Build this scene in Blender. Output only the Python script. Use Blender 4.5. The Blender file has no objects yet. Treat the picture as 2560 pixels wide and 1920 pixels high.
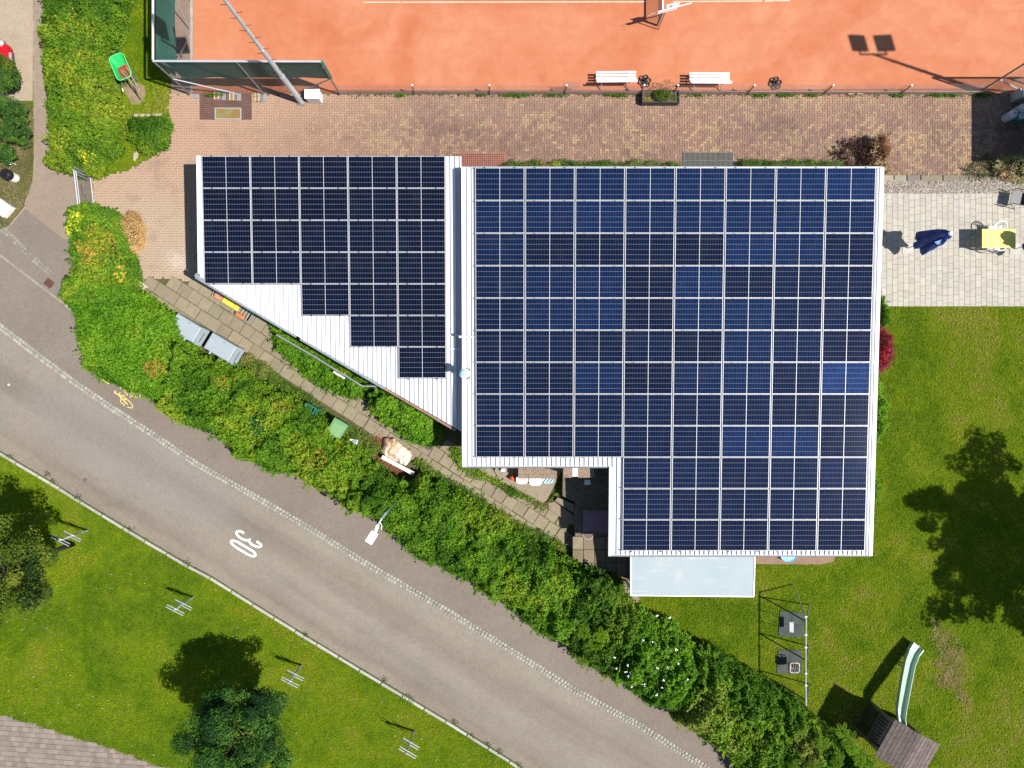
import bpy, bmesh, math, random
import numpy as np
from mathutils import Vector, Matrix
random.seed(7); rng = np.random.default_rng(7)
S = bpy.context.scene
PI = math.pi
# ---------------------------------------------------------------- camera
HC = 28.27; FP = 1767.0                      # camera height (m), focal length in photo pixels
cd = bpy.data.cameras.new('camera'); cam = bpy.data.objects.new('camera', cd); S.collection.objects.link(cam)
cam.location = (0, 0, HC); cam.rotation_euler = (0, 0, 0)
cd.sensor_width = 36; cd.lens = 36 * FP / 2560; cd.clip_end = 1000; cd.clip_start = 0.1
S.camera = cam
# ---------------------------------------------------------------- world and sun
SUN = Vector((0.62, -0.21, 1.0)).normalized()
EL = math.asin(SUN.z); AZ = math.atan2(SUN.x, SUN.y)
w = bpy.data.worlds.new('World'); S.world = w; w.use_nodes = True
nt = w.node_tree; bg = nt.nodes['Background']
sk = nt.nodes.new('ShaderNodeTexSky'); sk.sky_type = 'NISHITA'; sk.sun_disc = False
sk.sun_elevation = EL; sk.sun_rotation = AZ; sk.altitude = 300; sk.air_density = 1.0; sk.dust_density = 0.6
nt.links.new(sk.outputs[0], bg.inputs[0]); bg.inputs[1].default_value = 0.075
sd = bpy.data.lights.new('sun', 'SUN'); sd.energy = 4.6; sd.angle = math.radians(0.55); sd.color = (1.0, 0.955, 0.88)
so = bpy.data.objects.new('sun', sd); S.collection.objects.link(so)
so.rotation_euler = SUN.to_track_quat('Z', 'Y').to_euler(); so.location = (20, -10, 40)
S.view_settings.view_transform = 'Standard'; S.view_settings.look = 'None'
S.view_settings.gamma = 1; S.view_settings.exposure = 0.70; S.view_settings.use_curve_mapping = False
S.render.engine = 'CYCLES'
try:
    S.cycles.max_bounces = 6; S.cycles.transparent_max_bounces = 16; S.cycles.caustics_reflective = False
    S.cycles.caustics_refractive = False
except Exception: pass

# ---------------------------------------------------------------- helpers
C = S.collection
SC = FP / HC                                   # pixels of the photo per metre on the ground
def P(x, y, z=0.0):
    k = (HC - z) / FP
    return Vector(((x - 1280) * k, (960 - y) * k, z))
def G(x, y): return ((x - 1280) / SC, (960 - y) / SC)
def tag(o, label=None, cat=None, group=None, kind=None):
    if label: o['label'] = label
    if cat: o['category'] = cat
    if group: o['group'] = group
    if kind: o['kind'] = kind
    return o
def thing(name, label, cat, loc=(0, 0, 0), rotz=0, group=None):
    o = bpy.data.objects.new(name, None); C.objects.link(o); o.empty_display_size = .2
    o.location = loc; o.rotation_euler = (0, 0, rotz)
    return tag(o, label, cat, group)
def link_mesh(name, me, parent=None, loc=None, rot=None):
    o = bpy.data.objects.new(name, me); C.objects.link(o)
    if parent: o.parent = parent
    if loc is not None: o.location = loc
    if rot is not None: o.rotation_euler = rot
    return o
def copy_tree(o, parent=None):
    c = o.copy(); C.objects.link(c); c.parent = parent
    for ch in list(o.children): copy_tree(ch, c)
    return c
def npmesh(name, V, F, mat, col=None, uv=None, smooth=False):
    """V (n,3), F (m,k) numpy; col (n,3) per vertex"""
    me = bpy.data.meshes.new(name)
    V = np.asarray(V, dtype=np.float32); F = np.asarray(F, dtype=np.int32)
    n, k = F.shape
    me.vertices.add(len(V)); me.vertices.foreach_set('co', V.ravel())
    me.loops.add(n * k); me.loops.foreach_set('vertex_index', F.ravel())
    me.polygons.add(n); me.polygons.foreach_set('loop_start', np.arange(0, n * k, k, dtype=np.int32))
    me.polygons.foreach_set('loop_total', np.full(n, k, dtype=np.int32))
    me.polygons.foreach_set('use_smooth', np.full(n, bool(smooth)))
    if col is not None:
        a = me.color_attributes.new('tint', 'FLOAT_COLOR', 'POINT')
        c4 = np.ones((len(V), 4), dtype=np.float32); c4[:, :3] = col
        a.data.foreach_set('color', c4.ravel())
    if mat: me.materials.append(mat)
    me.update(calc_edges=True)
    return me
class MB:
    """collects shapes into one mesh"""
    def __init__(s, off=(0, 0, 0)): s.v = []; s.f = []; s.c = []; s.col = None; s.off = Vector(off)
    def color(s, c): s.col = c; return s
    def add(s, vs, fs):
        b = len(s.v); s.v += [tuple(Vector(p) - s.off) for p in vs]; s.f += [tuple(i + b for i in f) for f in fs]
        if s.col is not None: s.c += [s.col] * len(vs)
        return s
    def box(s, c, d, rz=0, M=None):
        x, y, z = d[0] / 2, d[1] / 2, d[2] / 2
        vs = [Vector(p) for p in ((-x,-y,-z),(x,-y,-z),(x,y,-z),(-x,y,-z),(-x,-y,z),(x,-y,z),(x,y,z),(-x,y,z))]
        R = M if M is not None else Matrix.Rotation(rz, 3, 'Z')
        return s.add([R @ p + Vector(c) for p in vs], [(0,3,2,1),(4,5,6,7),(0,1,5,4),(1,2,6,5),(2,3,7,6),(3,0,4,7)])
    def bar(s, a, b, w, h=None, up=(0, 0, 1)):
        a = Vector(a); b = Vector(b); d = (b - a); L = d.length; d = d / L; h = h or w
        u = Vector(up); x = d.cross(u)
        if x.length < 1e-4: x = d.cross(Vector((1, 0, 0)))
        x.normalize(); y = x.cross(d)
        M = Matrix((x, d, y)).transposed()
        return s.box((a + b) / 2, (w, L, h), M=M)
    def tube(s, pts, r, n=8, r2=None, closed=False, cap=True):
        pts = [Vector(p) for p in pts]; m = len(pts); vs = []; fs = []
        prev = None
        for i, p in enumerate(pts):
            if closed: d = pts[(i + 1) % m] - pts[i - 1]
            else: d = pts[min(i + 1, m - 1)] - pts[max(i - 1, 0)]
            d.normalize()
            x = d.cross(Vector((0, 0, 1)))
            if x.length < 1e-3: x = prev if prev is not None else Vector((1, 0, 0))
            x.normalize(); prev = x; y = x.cross(d)
            rr = r if r2 is None else r + (r2 - r) * i / max(1, m - 1)
            for k in range(n):
                a = 2 * PI * k / n; vs.append(p + x * math.cos(a) * rr + y * math.sin(a) * rr)
        for i in range(m if closed else m - 1):
            j = (i + 1) % m
            for k in range(n): fs.append((i*n+k, i*n+(k+1) % n, j*n+(k+1) % n, j*n+k))
        if not closed and cap: fs.append(tuple(range(n))[::-1]); fs.append(tuple((m-1)*n+k for k in range(n)))
        return s.add(vs, fs)
    def lathe(s, c, prof, n=16, rz=0):
        vs = []; fs = []; c = Vector(c); m = len(prof)
        for r, z in prof:
            for k in range(n):
                a = 2 * PI * k / n; vs.append(c + Vector((r * math.cos(a), r * math.sin(a), z)))
        for i in range(m - 1):
            for k in range(n): fs.append((i*n+k, i*n+(k+1) % n, (i+1)*n+(k+1) % n, (i+1)*n+k))
        fs.append(tuple(range(n))[::-1]); fs.append(tuple((m-1)*n+k for k in range(n)))
        return s.add(vs, fs)
    def prism(s, pts, z0, z1):
        """pts ccw or cw xy list; z0 / z1 numbers or functions(x,y)"""
        A = sum(pts[i][0]*pts[(i+1) % len(pts)][1] - pts[(i+1) % len(pts)][0]*pts[i][1] for i in range(len(pts)))
        if A < 0: pts = pts[::-1]
        f0 = z0 if callable(z0) else (lambda x, y: z0); f1 = z1 if callable(z1) else (lambda x, y: z1)
        n = len(pts); vs = [(p[0], p[1], f0(p[0], p[1])) for p in pts] + [(p[0], p[1], f1(p[0], p[1])) for p in pts]
        fs = [tuple(range(n))[::-1], tuple(range(n, 2*n))] + [(i, (i+1) % n, n+(i+1) % n, n+i) for i in range(n)]
        return s.add(vs, fs)
    def sphere(s, c, r, n=10, m=6, sq=(1, 1, 1)):
        c = Vector(c); prof = []
        vs = []; fs = []
        for i in range(m + 1):
            t = PI * i / m
            for k in range(n):
                a = 2*PI*k/n; vs.append(c + Vector((r*sq[0]*math.sin(t)*math.cos(a), r*sq[1]*math.sin(t)*math.sin(a), r*sq[2]*math.cos(t))))
        for i in range(m):
            for k in range(n): fs.append((i*n+k, (i+1)*n+k, (i+1)*n+(k+1) % n, i*n+(k+1) % n))
        return s.add(vs, fs)
    def mesh(s, name, mat, smooth=False):
        me = bpy.data.meshes.new(name); me.from_pydata(s.v, [], s.f)
        if s.c:
            a = me.color_attributes.new('tint', 'FLOAT_COLOR', 'POINT')
            a.data.foreach_set('color', np.array([(c[0], c[1], c[2], 1) for c in s.c], dtype=np.float32).ravel())
        if smooth: me.polygons.foreach_set('use_smooth', [True] * len(me.polygons))
        me.materials.append(mat); me.update(); return me
    def build(s, name, mat, parent=None, smooth=False, bevel=0):
        me = s.mesh(name, mat, smooth)
        if bevel:
            bm = bmesh.new(); bm.from_mesh(me)
            bmesh.ops.remove_doubles(bm, verts=bm.verts, dist=1e-5)
            bmesh.ops.bevel(bm, geom=list(bm.edges), offset=bevel, segments=2, affect='EDGES', profile=.5)
            bm.to_mesh(me); bm.free()
        return link_mesh(name, me, parent)

# ---- polygons / noise
def inpoly(X, Y, poly):
    X = np.asarray(X); Y = np.asarray(Y); r = np.zeros(X.shape, bool); n = len(poly)
    for i in range(n):
        x1, y1 = poly[i]; x2, y2 = poly[(i+1) % n]
        if y1 == y2: continue
        c = ((y1 > Y) != (y2 > Y)) & (X < (x2-x1)*(Y-y1)/(y2-y1)+x1); r ^= c
    return r
def edgedist(X, Y, poly):
    d = np.full(X.shape, 1e9); n = len(poly)
    for i in range(n):
        x1, y1 = poly[i]; x2, y2 = poly[(i+1) % n]; dx, dy = x2-x1, y2-y1; L = dx*dx+dy*dy+1e-12
        t = np.clip(((X-x1)*dx+(Y-y1)*dy)/L, 0, 1); d = np.minimum(d, np.hypot(X-x1-t*dx, Y-y1-t*dy))
    return d
def hash2(ix, iy, seed):
    h = (ix.astype(np.int64)*374761393 + iy.astype(np.int64)*668265263 + seed*982451653) & 0x7fffffff
    h = ((h ^ (h >> 13)) * 1274126177) & 0x7fffffff
    return ((h ^ (h >> 16)) & 0xffff) / 65535.0
def vnoise(X, Y, s, seed=0):
    x = X/s; y = Y/s; ix = np.floor(x); iy = np.floor(y); fx = x-ix; fy = y-iy
    fx = fx*fx*(3-2*fx); fy = fy*fy*(3-2*fy)
    a = hash2(ix, iy, seed); b = hash2(ix+1, iy, seed); c = hash2(ix, iy+1, seed); d = hash2(ix+1, iy+1, seed)
    return (a*(1-fx)+b*fx)*(1-fy)+(c*(1-fx)+d*fx)*fy

# ---------------------------------------------------------------- materials
def new_mat(name):
    m = bpy.data.materials.new(name); m.use_nodes = True; t = m.node_tree
    return m, t, t.nodes['Principled BSDF'], t.nodes['Material Output']
def ramp(t, fac, stops):
    r = t.nodes.new('ShaderNodeValToRGB'); e = r.color_ramp.elements
    while len(e) > 1: e.remove(e[-1])
    e[0].position = stops[0][0]; e[0].color = (*stops[0][1], 1)
    for p, c in stops[1:]: q = e.new(p); q.color = (*c, 1)
    t.links.new(fac, r.inputs[0]); return r.outputs[0]
def noise(t, scale, detail=4, rough=.6, vec=None, dist=0):
    n = t.nodes.new('ShaderNodeTexNoise'); n.inputs['Scale'].default_value = scale; n.inputs['Detail'].default_value = detail
    n.inputs['Roughness'].default_value = rough; n.inputs['Distortion'].default_value = dist
    if vec is not None: t.links.new(vec, n.inputs['Vector'])
    return n.outputs['Fac']
def mixc(t, fac, a, b, mode='MIX'):
    n = t.nodes.new('ShaderNodeMix'); n.data_type = 'RGBA'; n.blend_type = mode
    for s, v in ((n.inputs[0], fac), (n.inputs[6], a), (n.inputs[7], b)):
        if hasattr(v, 'is_output') or isinstance(v, bpy.types.NodeSocket): t.links.new(v, s)
        elif isinstance(v, tuple): s.default_value = (*v, 1)
        else: s.default_value = v
    return n.outputs[2]
def math_(t, op, a, b=None, c=None):
    n = t.nodes.new('ShaderNodeMath'); n.operation = op
    for i, v in enumerate((a, b, c)):
        if v is None: continue
        if isinstance(v, bpy.types.NodeSocket): t.links.new(v, n.inputs[i])
        else: n.inputs[i].default_value = v
    return n.outputs[0]
def bump(t, bsdf, h, strength=.3, dist=.02):
    b = t.nodes.new('ShaderNodeBump'); b.inputs['Strength'].default_value = strength; b.inputs['Distance'].default_value = dist
    t.links.new(h, b.inputs['Height']); t.links.new(b.outputs[0], bsdf.inputs['Normal'])
def geo(t): return t.nodes.new('ShaderNodeNewGeometry').outputs['Position']
def plain(name, col, rough=.6, metal=0, var=.12, scale=3, bumps=0, spec=None, tint=False):
    m, t, b, o = new_mat(name)
    g = geo(t); n = noise(t, scale, 5, .65, g); n2 = noise(t, scale * 9, 3, .6, g)
    f = math_(t, 'ADD', math_(t, 'MULTIPLY', n, .65), math_(t, 'MULTIPLY', n2, .35))
    lo = tuple(max(0, c * (1 - var * 2)) for c in col); hi = tuple(min(1, c * (1 + var * 2)) for c in col)
    c = ramp(t, f, [(.3, lo), (.7, hi)])
    if tint:
        a = t.nodes.new('ShaderNodeAttribute'); a.attribute_name = 'tint'
        c = mixc(t, 1.0, c, a.outputs['Color'], 'MULTIPLY')
        oi = t.nodes.new('ShaderNodeObjectInfo'); c = mixc(t, 1.0, c, oi.outputs['Color'], 'MULTIPLY')
    t.links.new(c, b.inputs['Base Color']); b.inputs['Roughness'].default_value = rough; b.inputs['Metallic'].default_value = metal
    if spec is not None: b.inputs['Specular IOR Level'].default_value = spec
    if bumps: bump(t, b, n2, bumps, .01)
    return m
def leafmat(name, trans=.35, rough=.55, spec=.15):
    m, t, b, o = new_mat(name)
    a = t.nodes.new('ShaderNodeAttribute'); a.attribute_name = 'tint'
    t.links.new(a.outputs['Color'], b.inputs['Base Color']); b.inputs['Roughness'].default_value = rough
    b.inputs['Specular IOR Level'].default_value = spec
    tr = t.nodes.new('ShaderNodeBsdfTranslucent'); c = mixc(t, 1.0, a.outputs['Color'], (1.0, 1.15, .45), 'MULTIPLY'); t.links.new(c, tr.inputs[0])
    mx = t.nodes.new('ShaderNodeMixShader'); mx.inputs[0].default_value = trans
    t.links.new(b.outputs[0], mx.inputs[1]); t.links.new(tr.outputs[0], mx.inputs[2]); t.links.new(mx.outputs[0], o.inputs['Surface'])
    return m
M = {}
M['leaf'] = leafmat('leaf'); M['grass'] = leafmat('grass_blade', .3, .8, .05)
M['core'] = plain('hedge_inside', (.010, .014, .005), .95, var=.3)  # twig mass, near-black so the shade between leaves is in its colour
M['bark'] = plain('bark', (.05, .04, .028), .9, var=.25, scale=8, bumps=.5)
M['white'] = plain('white_paint', (.80, .80, .79), .45, var=.015)
M['roofwhite'] = plain('white_roof_sheet', (.60, .61, .62), .35, var=.02, scale=1.2)
M['alu'] = plain('aluminium', (.72, .73, .75), .35, 0.55, var=.04)
M['galv'] = plain('galvanised_steel', (.36, .385, .40), .42, .45, var=.12, scale=6)
M['galvd'] = plain('weathered_galvanised_steel', (.20, .21, .22), .5, .4, var=.15, scale=6)
M['black'] = plain('black_plastic', (.02, .02, .022), .4, var=.1)
M['blackm'] = plain('black_iron', (.03, .03, .035), .5, .2, var=.15)
M['wood'] = plain('weathered_wood', (.22, .16, .12), .85, var=.25, scale=10, bumps=.3)
M['woodl'] = plain('pale_wood', (.45, .33, .2), .8, var=.2, scale=10)
M['concrete'] = plain('concrete', (.30, .27, .225), .9, var=.18, scale=3, bumps=.3)
M['cream'] = plain('cream_render_wall', (.55, .5, .4), .9, var=.06)
M['glass'] = plain('window_glass', (.03, .04, .05), .08, var=.02)
# ================================================================ ground materials
def m_asphalt(name, lo, hi, streak=None, speck=.5, bands=False):
    m, t, b, o = new_mat(name); g = geo(t)
    n1 = noise(t, .35, 5, .6, g); n2 = noise(t, 55, 3, .8, g); n3 = noise(t, 3, 5, .7, g)
    c = ramp(t, math_(t, 'ADD', math_(t, 'MULTIPLY', n1, .6), math_(t, 'MULTIPLY', n3, .4)), [(.35, lo), (.65, hi)])
    if streak:
        mp = t.nodes.new('ShaderNodeMapping'); mp.vector_type = 'TEXTURE'; mp.inputs['Rotation'].default_value = (0, 0, math.radians(-31.7)); mp.inputs['Scale'].default_value = (14, 1, 1)
        t.links.new(g, mp.inputs[0]); ns = noise(t, .8, 4, .55, mp.outputs[0])
        c = mixc(t, math_(t, 'MULTIPLY', ramp_f(t, ns, .48, .68), .55), c, streak)
    if bands:   # wheel tracks and a dusty gutter, worn along the street
        a = math.radians(-31.7); k0 = G(640, 1509); sp = t.nodes.new('ShaderNodeSeparateXYZ'); t.links.new(g, sp.inputs[0])
        vv = math_(t, 'ADD', math_(t, 'MULTIPLY', math_(t, 'SUBTRACT', sp.outputs[0], k0[0]), -math.sin(a)), math_(t, 'MULTIPLY', math_(t, 'SUBTRACT', sp.outputs[1], k0[1]), math.cos(a)))
        vv = math_(t, 'ADD', vv, math_(t, 'MULTIPLY', noise(t, .5, 4, .6, g), .7)); vv = math_(t, 'DIVIDE', math_(t, 'SUBTRACT', vv, .35), 5.2)
        c = mixc(t, .62, c, ramp(t, vv, [(.0, (1.02, .98, .93)), (.05, (.98, .95, .9)), (.09, (.78, .75, .73)), (.2, (.98, .97, .96)), (.34, (1.04, 1.04, 1.03)), (.42, (.84, .81, .80)), (.5, (.86, .83, .81)), (.62, (1.06, 1.06, 1.05)), (.8, (1.04, 1.04, 1.04)), (.92, (.92, .9, .89)), (1, (.86, .84, .82))]), 'MULTIPLY')
    if bands:   # an old resurfacing patch
        q = G(330, 1140); d = t.nodes.new('ShaderNodeMapping'); d.vector_type = 'TEXTURE'; d.inputs['Location'].default_value = (q[0], q[1], 0); d.inputs['Rotation'].default_value = (0, 0, a); d.inputs['Scale'].default_value = (4.6, 1.25, 100)
        t.links.new(g, d.inputs[0]); ln = t.nodes.new('ShaderNodeVectorMath'); ln.operation = 'LENGTH'; t.links.new(d.outputs[0], ln.inputs[0])
        pf_ = ramp_f(t, math_(t, 'ADD', ln.outputs['Value'], math_(t, 'MULTIPLY', noise(t, 1.2, 5, .7, g), .5)), 1.42, 1.18)
        c = mixc(t, math_(t, 'MULTIPLY', pf_, .6), c, (.215, .195, .178))
    v = t.nodes.new('ShaderNodeTexVoronoi'); v.inputs['Scale'].default_value = 26; t.links.new(g, v.inputs['Vector'])
    c = mixc(t, speck, c, ramp(t, n2, [(.32, (.55, .55, .55)), (.5, (1, 1, 1)), (.7, (1.0, 1.0, 1.0)), (.78, (1.6, 1.55, 1.45))]), 'MULTIPLY')
    c = mixc(t, .35, c, ramp(t, v.outputs['Color'], [(.2, (.7, .7, .7)), (.8, (1.25, 1.2, 1.15))]), 'MULTIPLY')
    t.links.new(c, b.inputs['Base Color']); b.inputs['Roughness'].default_value = .92; b.inputs['Specular IOR Level'].default_value = .2
    bump(t, b, n2, .35, .01); return m
def ramp_f(t, f, a, b):
    n = t.nodes.new('ShaderNodeMapRange'); n.inputs[1].default_value = a; n.inputs[2].default_value = b; t.links.new(f, n.inputs[0]); return n.outputs[0]
M['road'] = m_asphalt('old_asphalt', (.196, .170, .141), (.242, .213, .178), streak=(.145, .120, .104), bands=True)
M['side'] = m_asphalt('footway_asphalt', (.166, .137, .115), (.203, .171, .144))
M['path'] = m_asphalt('pale_asphalt', (.215, .168, .132), (.27, .215, .17))
M['paleroad'] = m_asphalt('dusty_concrete', (.29, .235, .175), (.36, .30, .225), speck=.35)
def m_lawn(name, cols, s=1.0):
    m, t, b, o = new_mat(name); g = geo(t)
    n1 = noise(t, .55 * s, 5, .65, g); n2 = noise(t, 22, 4, .75, g)
    c = ramp(t, math_(t, 'ADD', math_(t, 'MULTIPLY', n1, .65), math_(t, 'MULTIPLY', n2, .35)), [(.3, cols[0]), (.5, cols[1]), (.68, cols[2])])
    t.links.new(c, b.inputs['Base Color']); b.inputs['Roughness'].default_value = .95; b.inputs['Specular IOR Level'].default_value = .1
    bump(t, b, n2, .8, .03); return m
M['lawn'] = m_lawn('lawn_soil', [(.05, .085, .004), (.085, .12, .008), (.12, .135, .015)])
M['soil'] = m_lawn('soil_and_moss', [(.05, .06, .018), (.09, .085, .04), (.14, .115, .065)], 2)
def m_clay():
    m, t, b, o = new_mat('red_clay'); g = geo(t)
    n1 = noise(t, .16, 6, .62, g, 1.2); n2 = noise(t, 1.3, 5, .65, g, .6); n3 = noise(t, 40, 3, .7, g)
    c = ramp(t, math_(t, 'ADD', math_(t, 'MULTIPLY', n1, .7), math_(t, 'MULTIPLY', n2, .3)),
             [(.33, (.375, .110, .055)), (.46, (.42, .150, .077)), (.57, (.455, .186, .102)), (.70, (.49, .235, .14))])
    mp = t.nodes.new('ShaderNodeMapping'); mp.inputs['Scale'].default_value = (.05, 1.6, 1); t.links.new(g, mp.inputs[0])
    c = mixc(t, math_(t, 'MULTIPLY', ramp_f(t, noise(t, 2.2, 4, .6, mp.outputs[0]), .55, .75), .25), c, (.40, .105, .05))
    v = t.nodes.new('ShaderNodeTexVoronoi'); v.inputs['Scale'].default_value = .9; v.feature = 'SMOOTH_F1'; t.links.new(g, v.inputs['Vector'])
    c = mixc(t, .5, c, ramp(t, v.outputs['Distance'], [(0, (.82, .80, .78)), (.12, (1, 1, 1)), (1, (1.02, 1.02, 1.02))]), 'MULTIPLY')
    c = mixc(t, .3, c, ramp(t, n3, [(.3, (.8, .75, .72)), (.7, (1.12, 1.12, 1.12))]), 'MULTIPLY')
    t.links.new(c, b.inputs['Base Color']); b.inputs['Roughness'].default_value = .95; b.inputs['Specular IOR Level'].default_value = .1
    bump(t, b, n3, .25, .006); return m
M['clay'] = m_clay()
def m_brick():
    m, t, b, o = new_mat('paving_brick'); g = geo(t)
    a = t.nodes.new('ShaderNodeAttribute'); a.attribute_name = 'tint'
    oi = t.nodes.new('ShaderNodeObjectInfo'); c = mixc(t, 1.0, a.outputs['Color'], oi.outputs['Color'], 'MULTIPLY')
    n1 = noise(t, .45, 5, .6, g); n2 = noise(t, 30, 3, .7, g)
    c = mixc(t, .7, c, ramp(t, n1, [(.34, (.66, .62, .66)), (.52, (1, 1, 1)), (.68, (1.3, 1.2, 1.1))]), 'MULTIPLY')
    c = mixc(t, .5, c, ramp(t, n2, [(.3, (.8, .8, .8)), (.7, (1.15, 1.15, 1.15))]), 'MULTIPLY')
    # clay dust trodden off the court: strongest near the fence line and towards the western yard
    sp = t.nodes.new('ShaderNodeSeparateXYZ'); t.links.new(g, sp.inputs[0])
    west = ramp_f(t, sp.outputs[0], -3, -12.5); north = ramp_f(t, sp.outputs[1], 10.2, 11.4)
    nn = noise(t, 1.1, 5, .6, g)
    f = math_(t, 'ADD', math_(t, 'MULTIPLY', west, .95), math_(t, 'MULTIPLY', north, .3))
    f = math_(t, 'MINIMUM', math_(t, 'MULTIPLY', f, ramp_f(t, nn, .05, .5)), .93)
    south = ramp_f(t, sp.outputs[1], 9.5, 6.5)
    dust = mixc(t, math_(t, 'MULTIPLY', south, west), (.375, .245, .172), (.37, .285, .208))
    c = mixc(t, f, c, dust)
    q = G(447, 652); vd = t.nodes.new('ShaderNodeVectorMath'); vd.operation = 'DISTANCE'; vd.inputs[1].default_value = (q[0], q[1], .028); t.links.new(g, vd.inputs[0])
    st = ramp_f(t, math_(t, 'ADD', vd.outputs['Value'], math_(t, 'MULTIPLY', noise(t, 1.6, 5, .7, g), .9)), 1.15, .55)   # spilt cement on the yard
    c = mixc(t, math_(t, 'MULTIPLY', st, .6), c, (.52, .44, .37))
    t.links.new(c, b.inputs['Base Color']); b.inputs['Roughness'].default_value = .93; b.inputs['Specular IOR Level'].default_value = .15
    bump(t, b, n2, .3, .005); return m
M['brick'] = m_brick()
def m_tinted(name, rough=.9, v=.25, scale=4):
    return plain(name, (1, 1, 1), rough, var=v/2.2, scale=scale, bumps=.25, spec=.2, tint=True)
M['paver'] = m_tinted('concrete_paver'); M['slab'] = m_tinted('weathered_slab', v=.35); M['cobble'] = m_tinted('granite_cobble', v=.3, scale=9)
M['kerb'] = m_tinted('kerb_concrete', v=.25); M['stone'] = m_tinted('gravel_stone', v=.2, scale=20)
M['joint'] = plain('joint_sand', (.19, .14, .105), .95, var=.25, scale=2)
M['jointp'] = plain('pale_joint_sand', (.24, .21, .17), .95, var=.2)
M['line'] = plain('court_line_white', (.62, .47, .36), .8, var=.2, scale=5)
M['roadpaint'] = plain('road_marking_white', (.75, .72, .66), .7, var=.1, scale=20)
M['yellowpaint'] = plain('yellow_chalk', (.68, .5, .14), .85, var=.3, scale=18)

# ================================================================ ground sheets
def sheet(name, pts, z, mat, kind='structure', parent=None, label=None):
    mb = MB(); q = [G(*p) for p in pts]
    A = sum(q[i][0]*q[(i+1) % len(q)][1] - q[(i+1) % len(q)][0]*q[i][1] for i in range(len(q)))
    if A < 0: q = q[::-1]
    mb.add([(x, y, z) for x, y in q], [tuple(range(len(q)))])
    me = mb.mesh(name, mat); bm = bmesh.new(); bm.from_mesh(me); bmesh.ops.triangulate(bm, faces=bm.faces); bm.to_mesh(me); bm.free()
    return tag(link_mesh(name, me, parent), kind=kind)
KB = [(-700, 760), (-300, 960), (0, 1126), (136, 1207), (197, 1245), (362, 1345), (474, 1411), (530, 1440), (640, 1509), (767, 1588), (1028, 1745), (1132, 1807), (1280, 1900), (1309, 1920), (1700, 2160), (2100, 2400)]
CB = [(-700, 250), (-300, 590), (0, 816), (87, 882), (188, 957), (289, 1026), (376, 1082), (492, 1160), (640, 1242), (785, 1327), (929, 1417), (1074, 1500), (1280, 1627), (1425, 1718), (1598, 1813), (1766, 1920), (2200, 2190), (2400, 2310)]
mb = MB(); mb.add([(-90, -90, -.01), (90, -90, -.01), (90, 90, -.01), (-90, 90, -.01)], [(0, 1, 2, 3)])
tag(mb.build('ground', M['lawn']), kind='structure')
sheet('road', CB + KB[::-1], .004, M['road'])
sheet('pavement', CB + [(2400, 2200), (1900, 1800), (1500, 1560), (1000, 1230), (500, 960), (300, 820), (240, 640), (240, 520), (236, 440), (130, 400), (118, 0), (118, -400), (84, -400), (84, 0), (86, 400), (80, 470), (60, 520), (30, 560), (0, 578), (-300, 690), (-700, 800)][:-2] + [(-700, 500)], .008, M['side'])
sheet('footpath', [(84, -400), (118, -400), (118, 0), (125, 380), (236, 440), (240, 520), (238, 560), (165, 600), (110, 560), (62, 522), (80, 470), (86, 400)], .012, M['path'])
sheet('parking_area', [(-700, -400), (83, -400), (83, 0), (82, 252), (-700, 252)], .004, M['paleroad'])
NWG = [(-700, 256), (70, 256), (84, 270), (85, 400), (78, 470), (58, 520), (25, 562), (0, 577), (-300, 690), (-700, 700)]
sheet('dry_lawn', NWG, .016, M['soil'])
LW = KB + [(2100, 2900), (-900, 2900), (-900, 760)]
sheet('street_lawn', [p for p in KB] + [(1700, 2700), (-900, 2700), (-900, 760)], .075, M['lawn'])
sheet('clay_court', [(483, -500), (3400, -500), (3400, 236), (483, 236)], .012, M['clay'])
sheet('court_edge', [(476, -500), (483, -500), (483, 236), (476, 236)], .03, M['concrete'])
sheet('fence_strip', [(428, -500), (476, -500), (476, 236), (428, 236)], .006, plain('pink_slabs', (.26, .17, .13), .9, var=.1))
for seg in ([(908, 6.2), (1002, 6.0)], [(1006, 6.0), (1616, 5.0)], [(1682, 4.5), (1850, 4), (1905, 3.2)], [(1912, 3.0), (1975, 2.0)]):
    a, b_ = seg[0], seg[-1]
    sheet('court_line', [(a[0], a[1] - 1.3), (b_[0], b_[1] - 1.3), (b_[0], b_[1] + 1.3), (a[0], a[1] + 1.3)], .017, M['line'])
BR = [(425, 238), (2700, 238), (2700, 437), (2180, 437), (2180, 424), (1260, 424), (1260, 470), (600, 470), (600, 720), (500, 716), (420, 694), (345, 700), (330, 640), (290, 560), (262, 520), (240, 510), (231, 450), (318, 428), (376, 396), (428, 362), (422, 295)]
paving = sheet('brick_paving', BR, .010, M['joint'])
sheet('yard_path', [(330, 640), (345, 700), (420, 694), (600, 716), (640, 780), (1180, 1060), (1300, 1165), (1530, 1165), (1640, 1400), (1640, 1490), (1480, 1500), (1200, 1300), (900, 1130), (700, 1010), (440, 850), (330, 780), (290, 660)], .014, M['soil'])
terr = sheet('terrace', [(2100, 483), (2750, 483), (2750, 766), (2100, 766)], .010, M['jointp'])
sheet('gravel_bed', [(2100, 452), (2750, 452), (2750, 484), (2100, 484)], .006, plain('gravel_base', (.3, .26, .22), .95, var=.2, scale=20))
sheet('worn_patch', [(300, 215), (340, 205), (362, 215), (364, 240), (350, 262), (330, 262), (318, 240)], .012, plain('bare_soil', (.22, .16, .10), .95, var=.2, scale=4))

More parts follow.
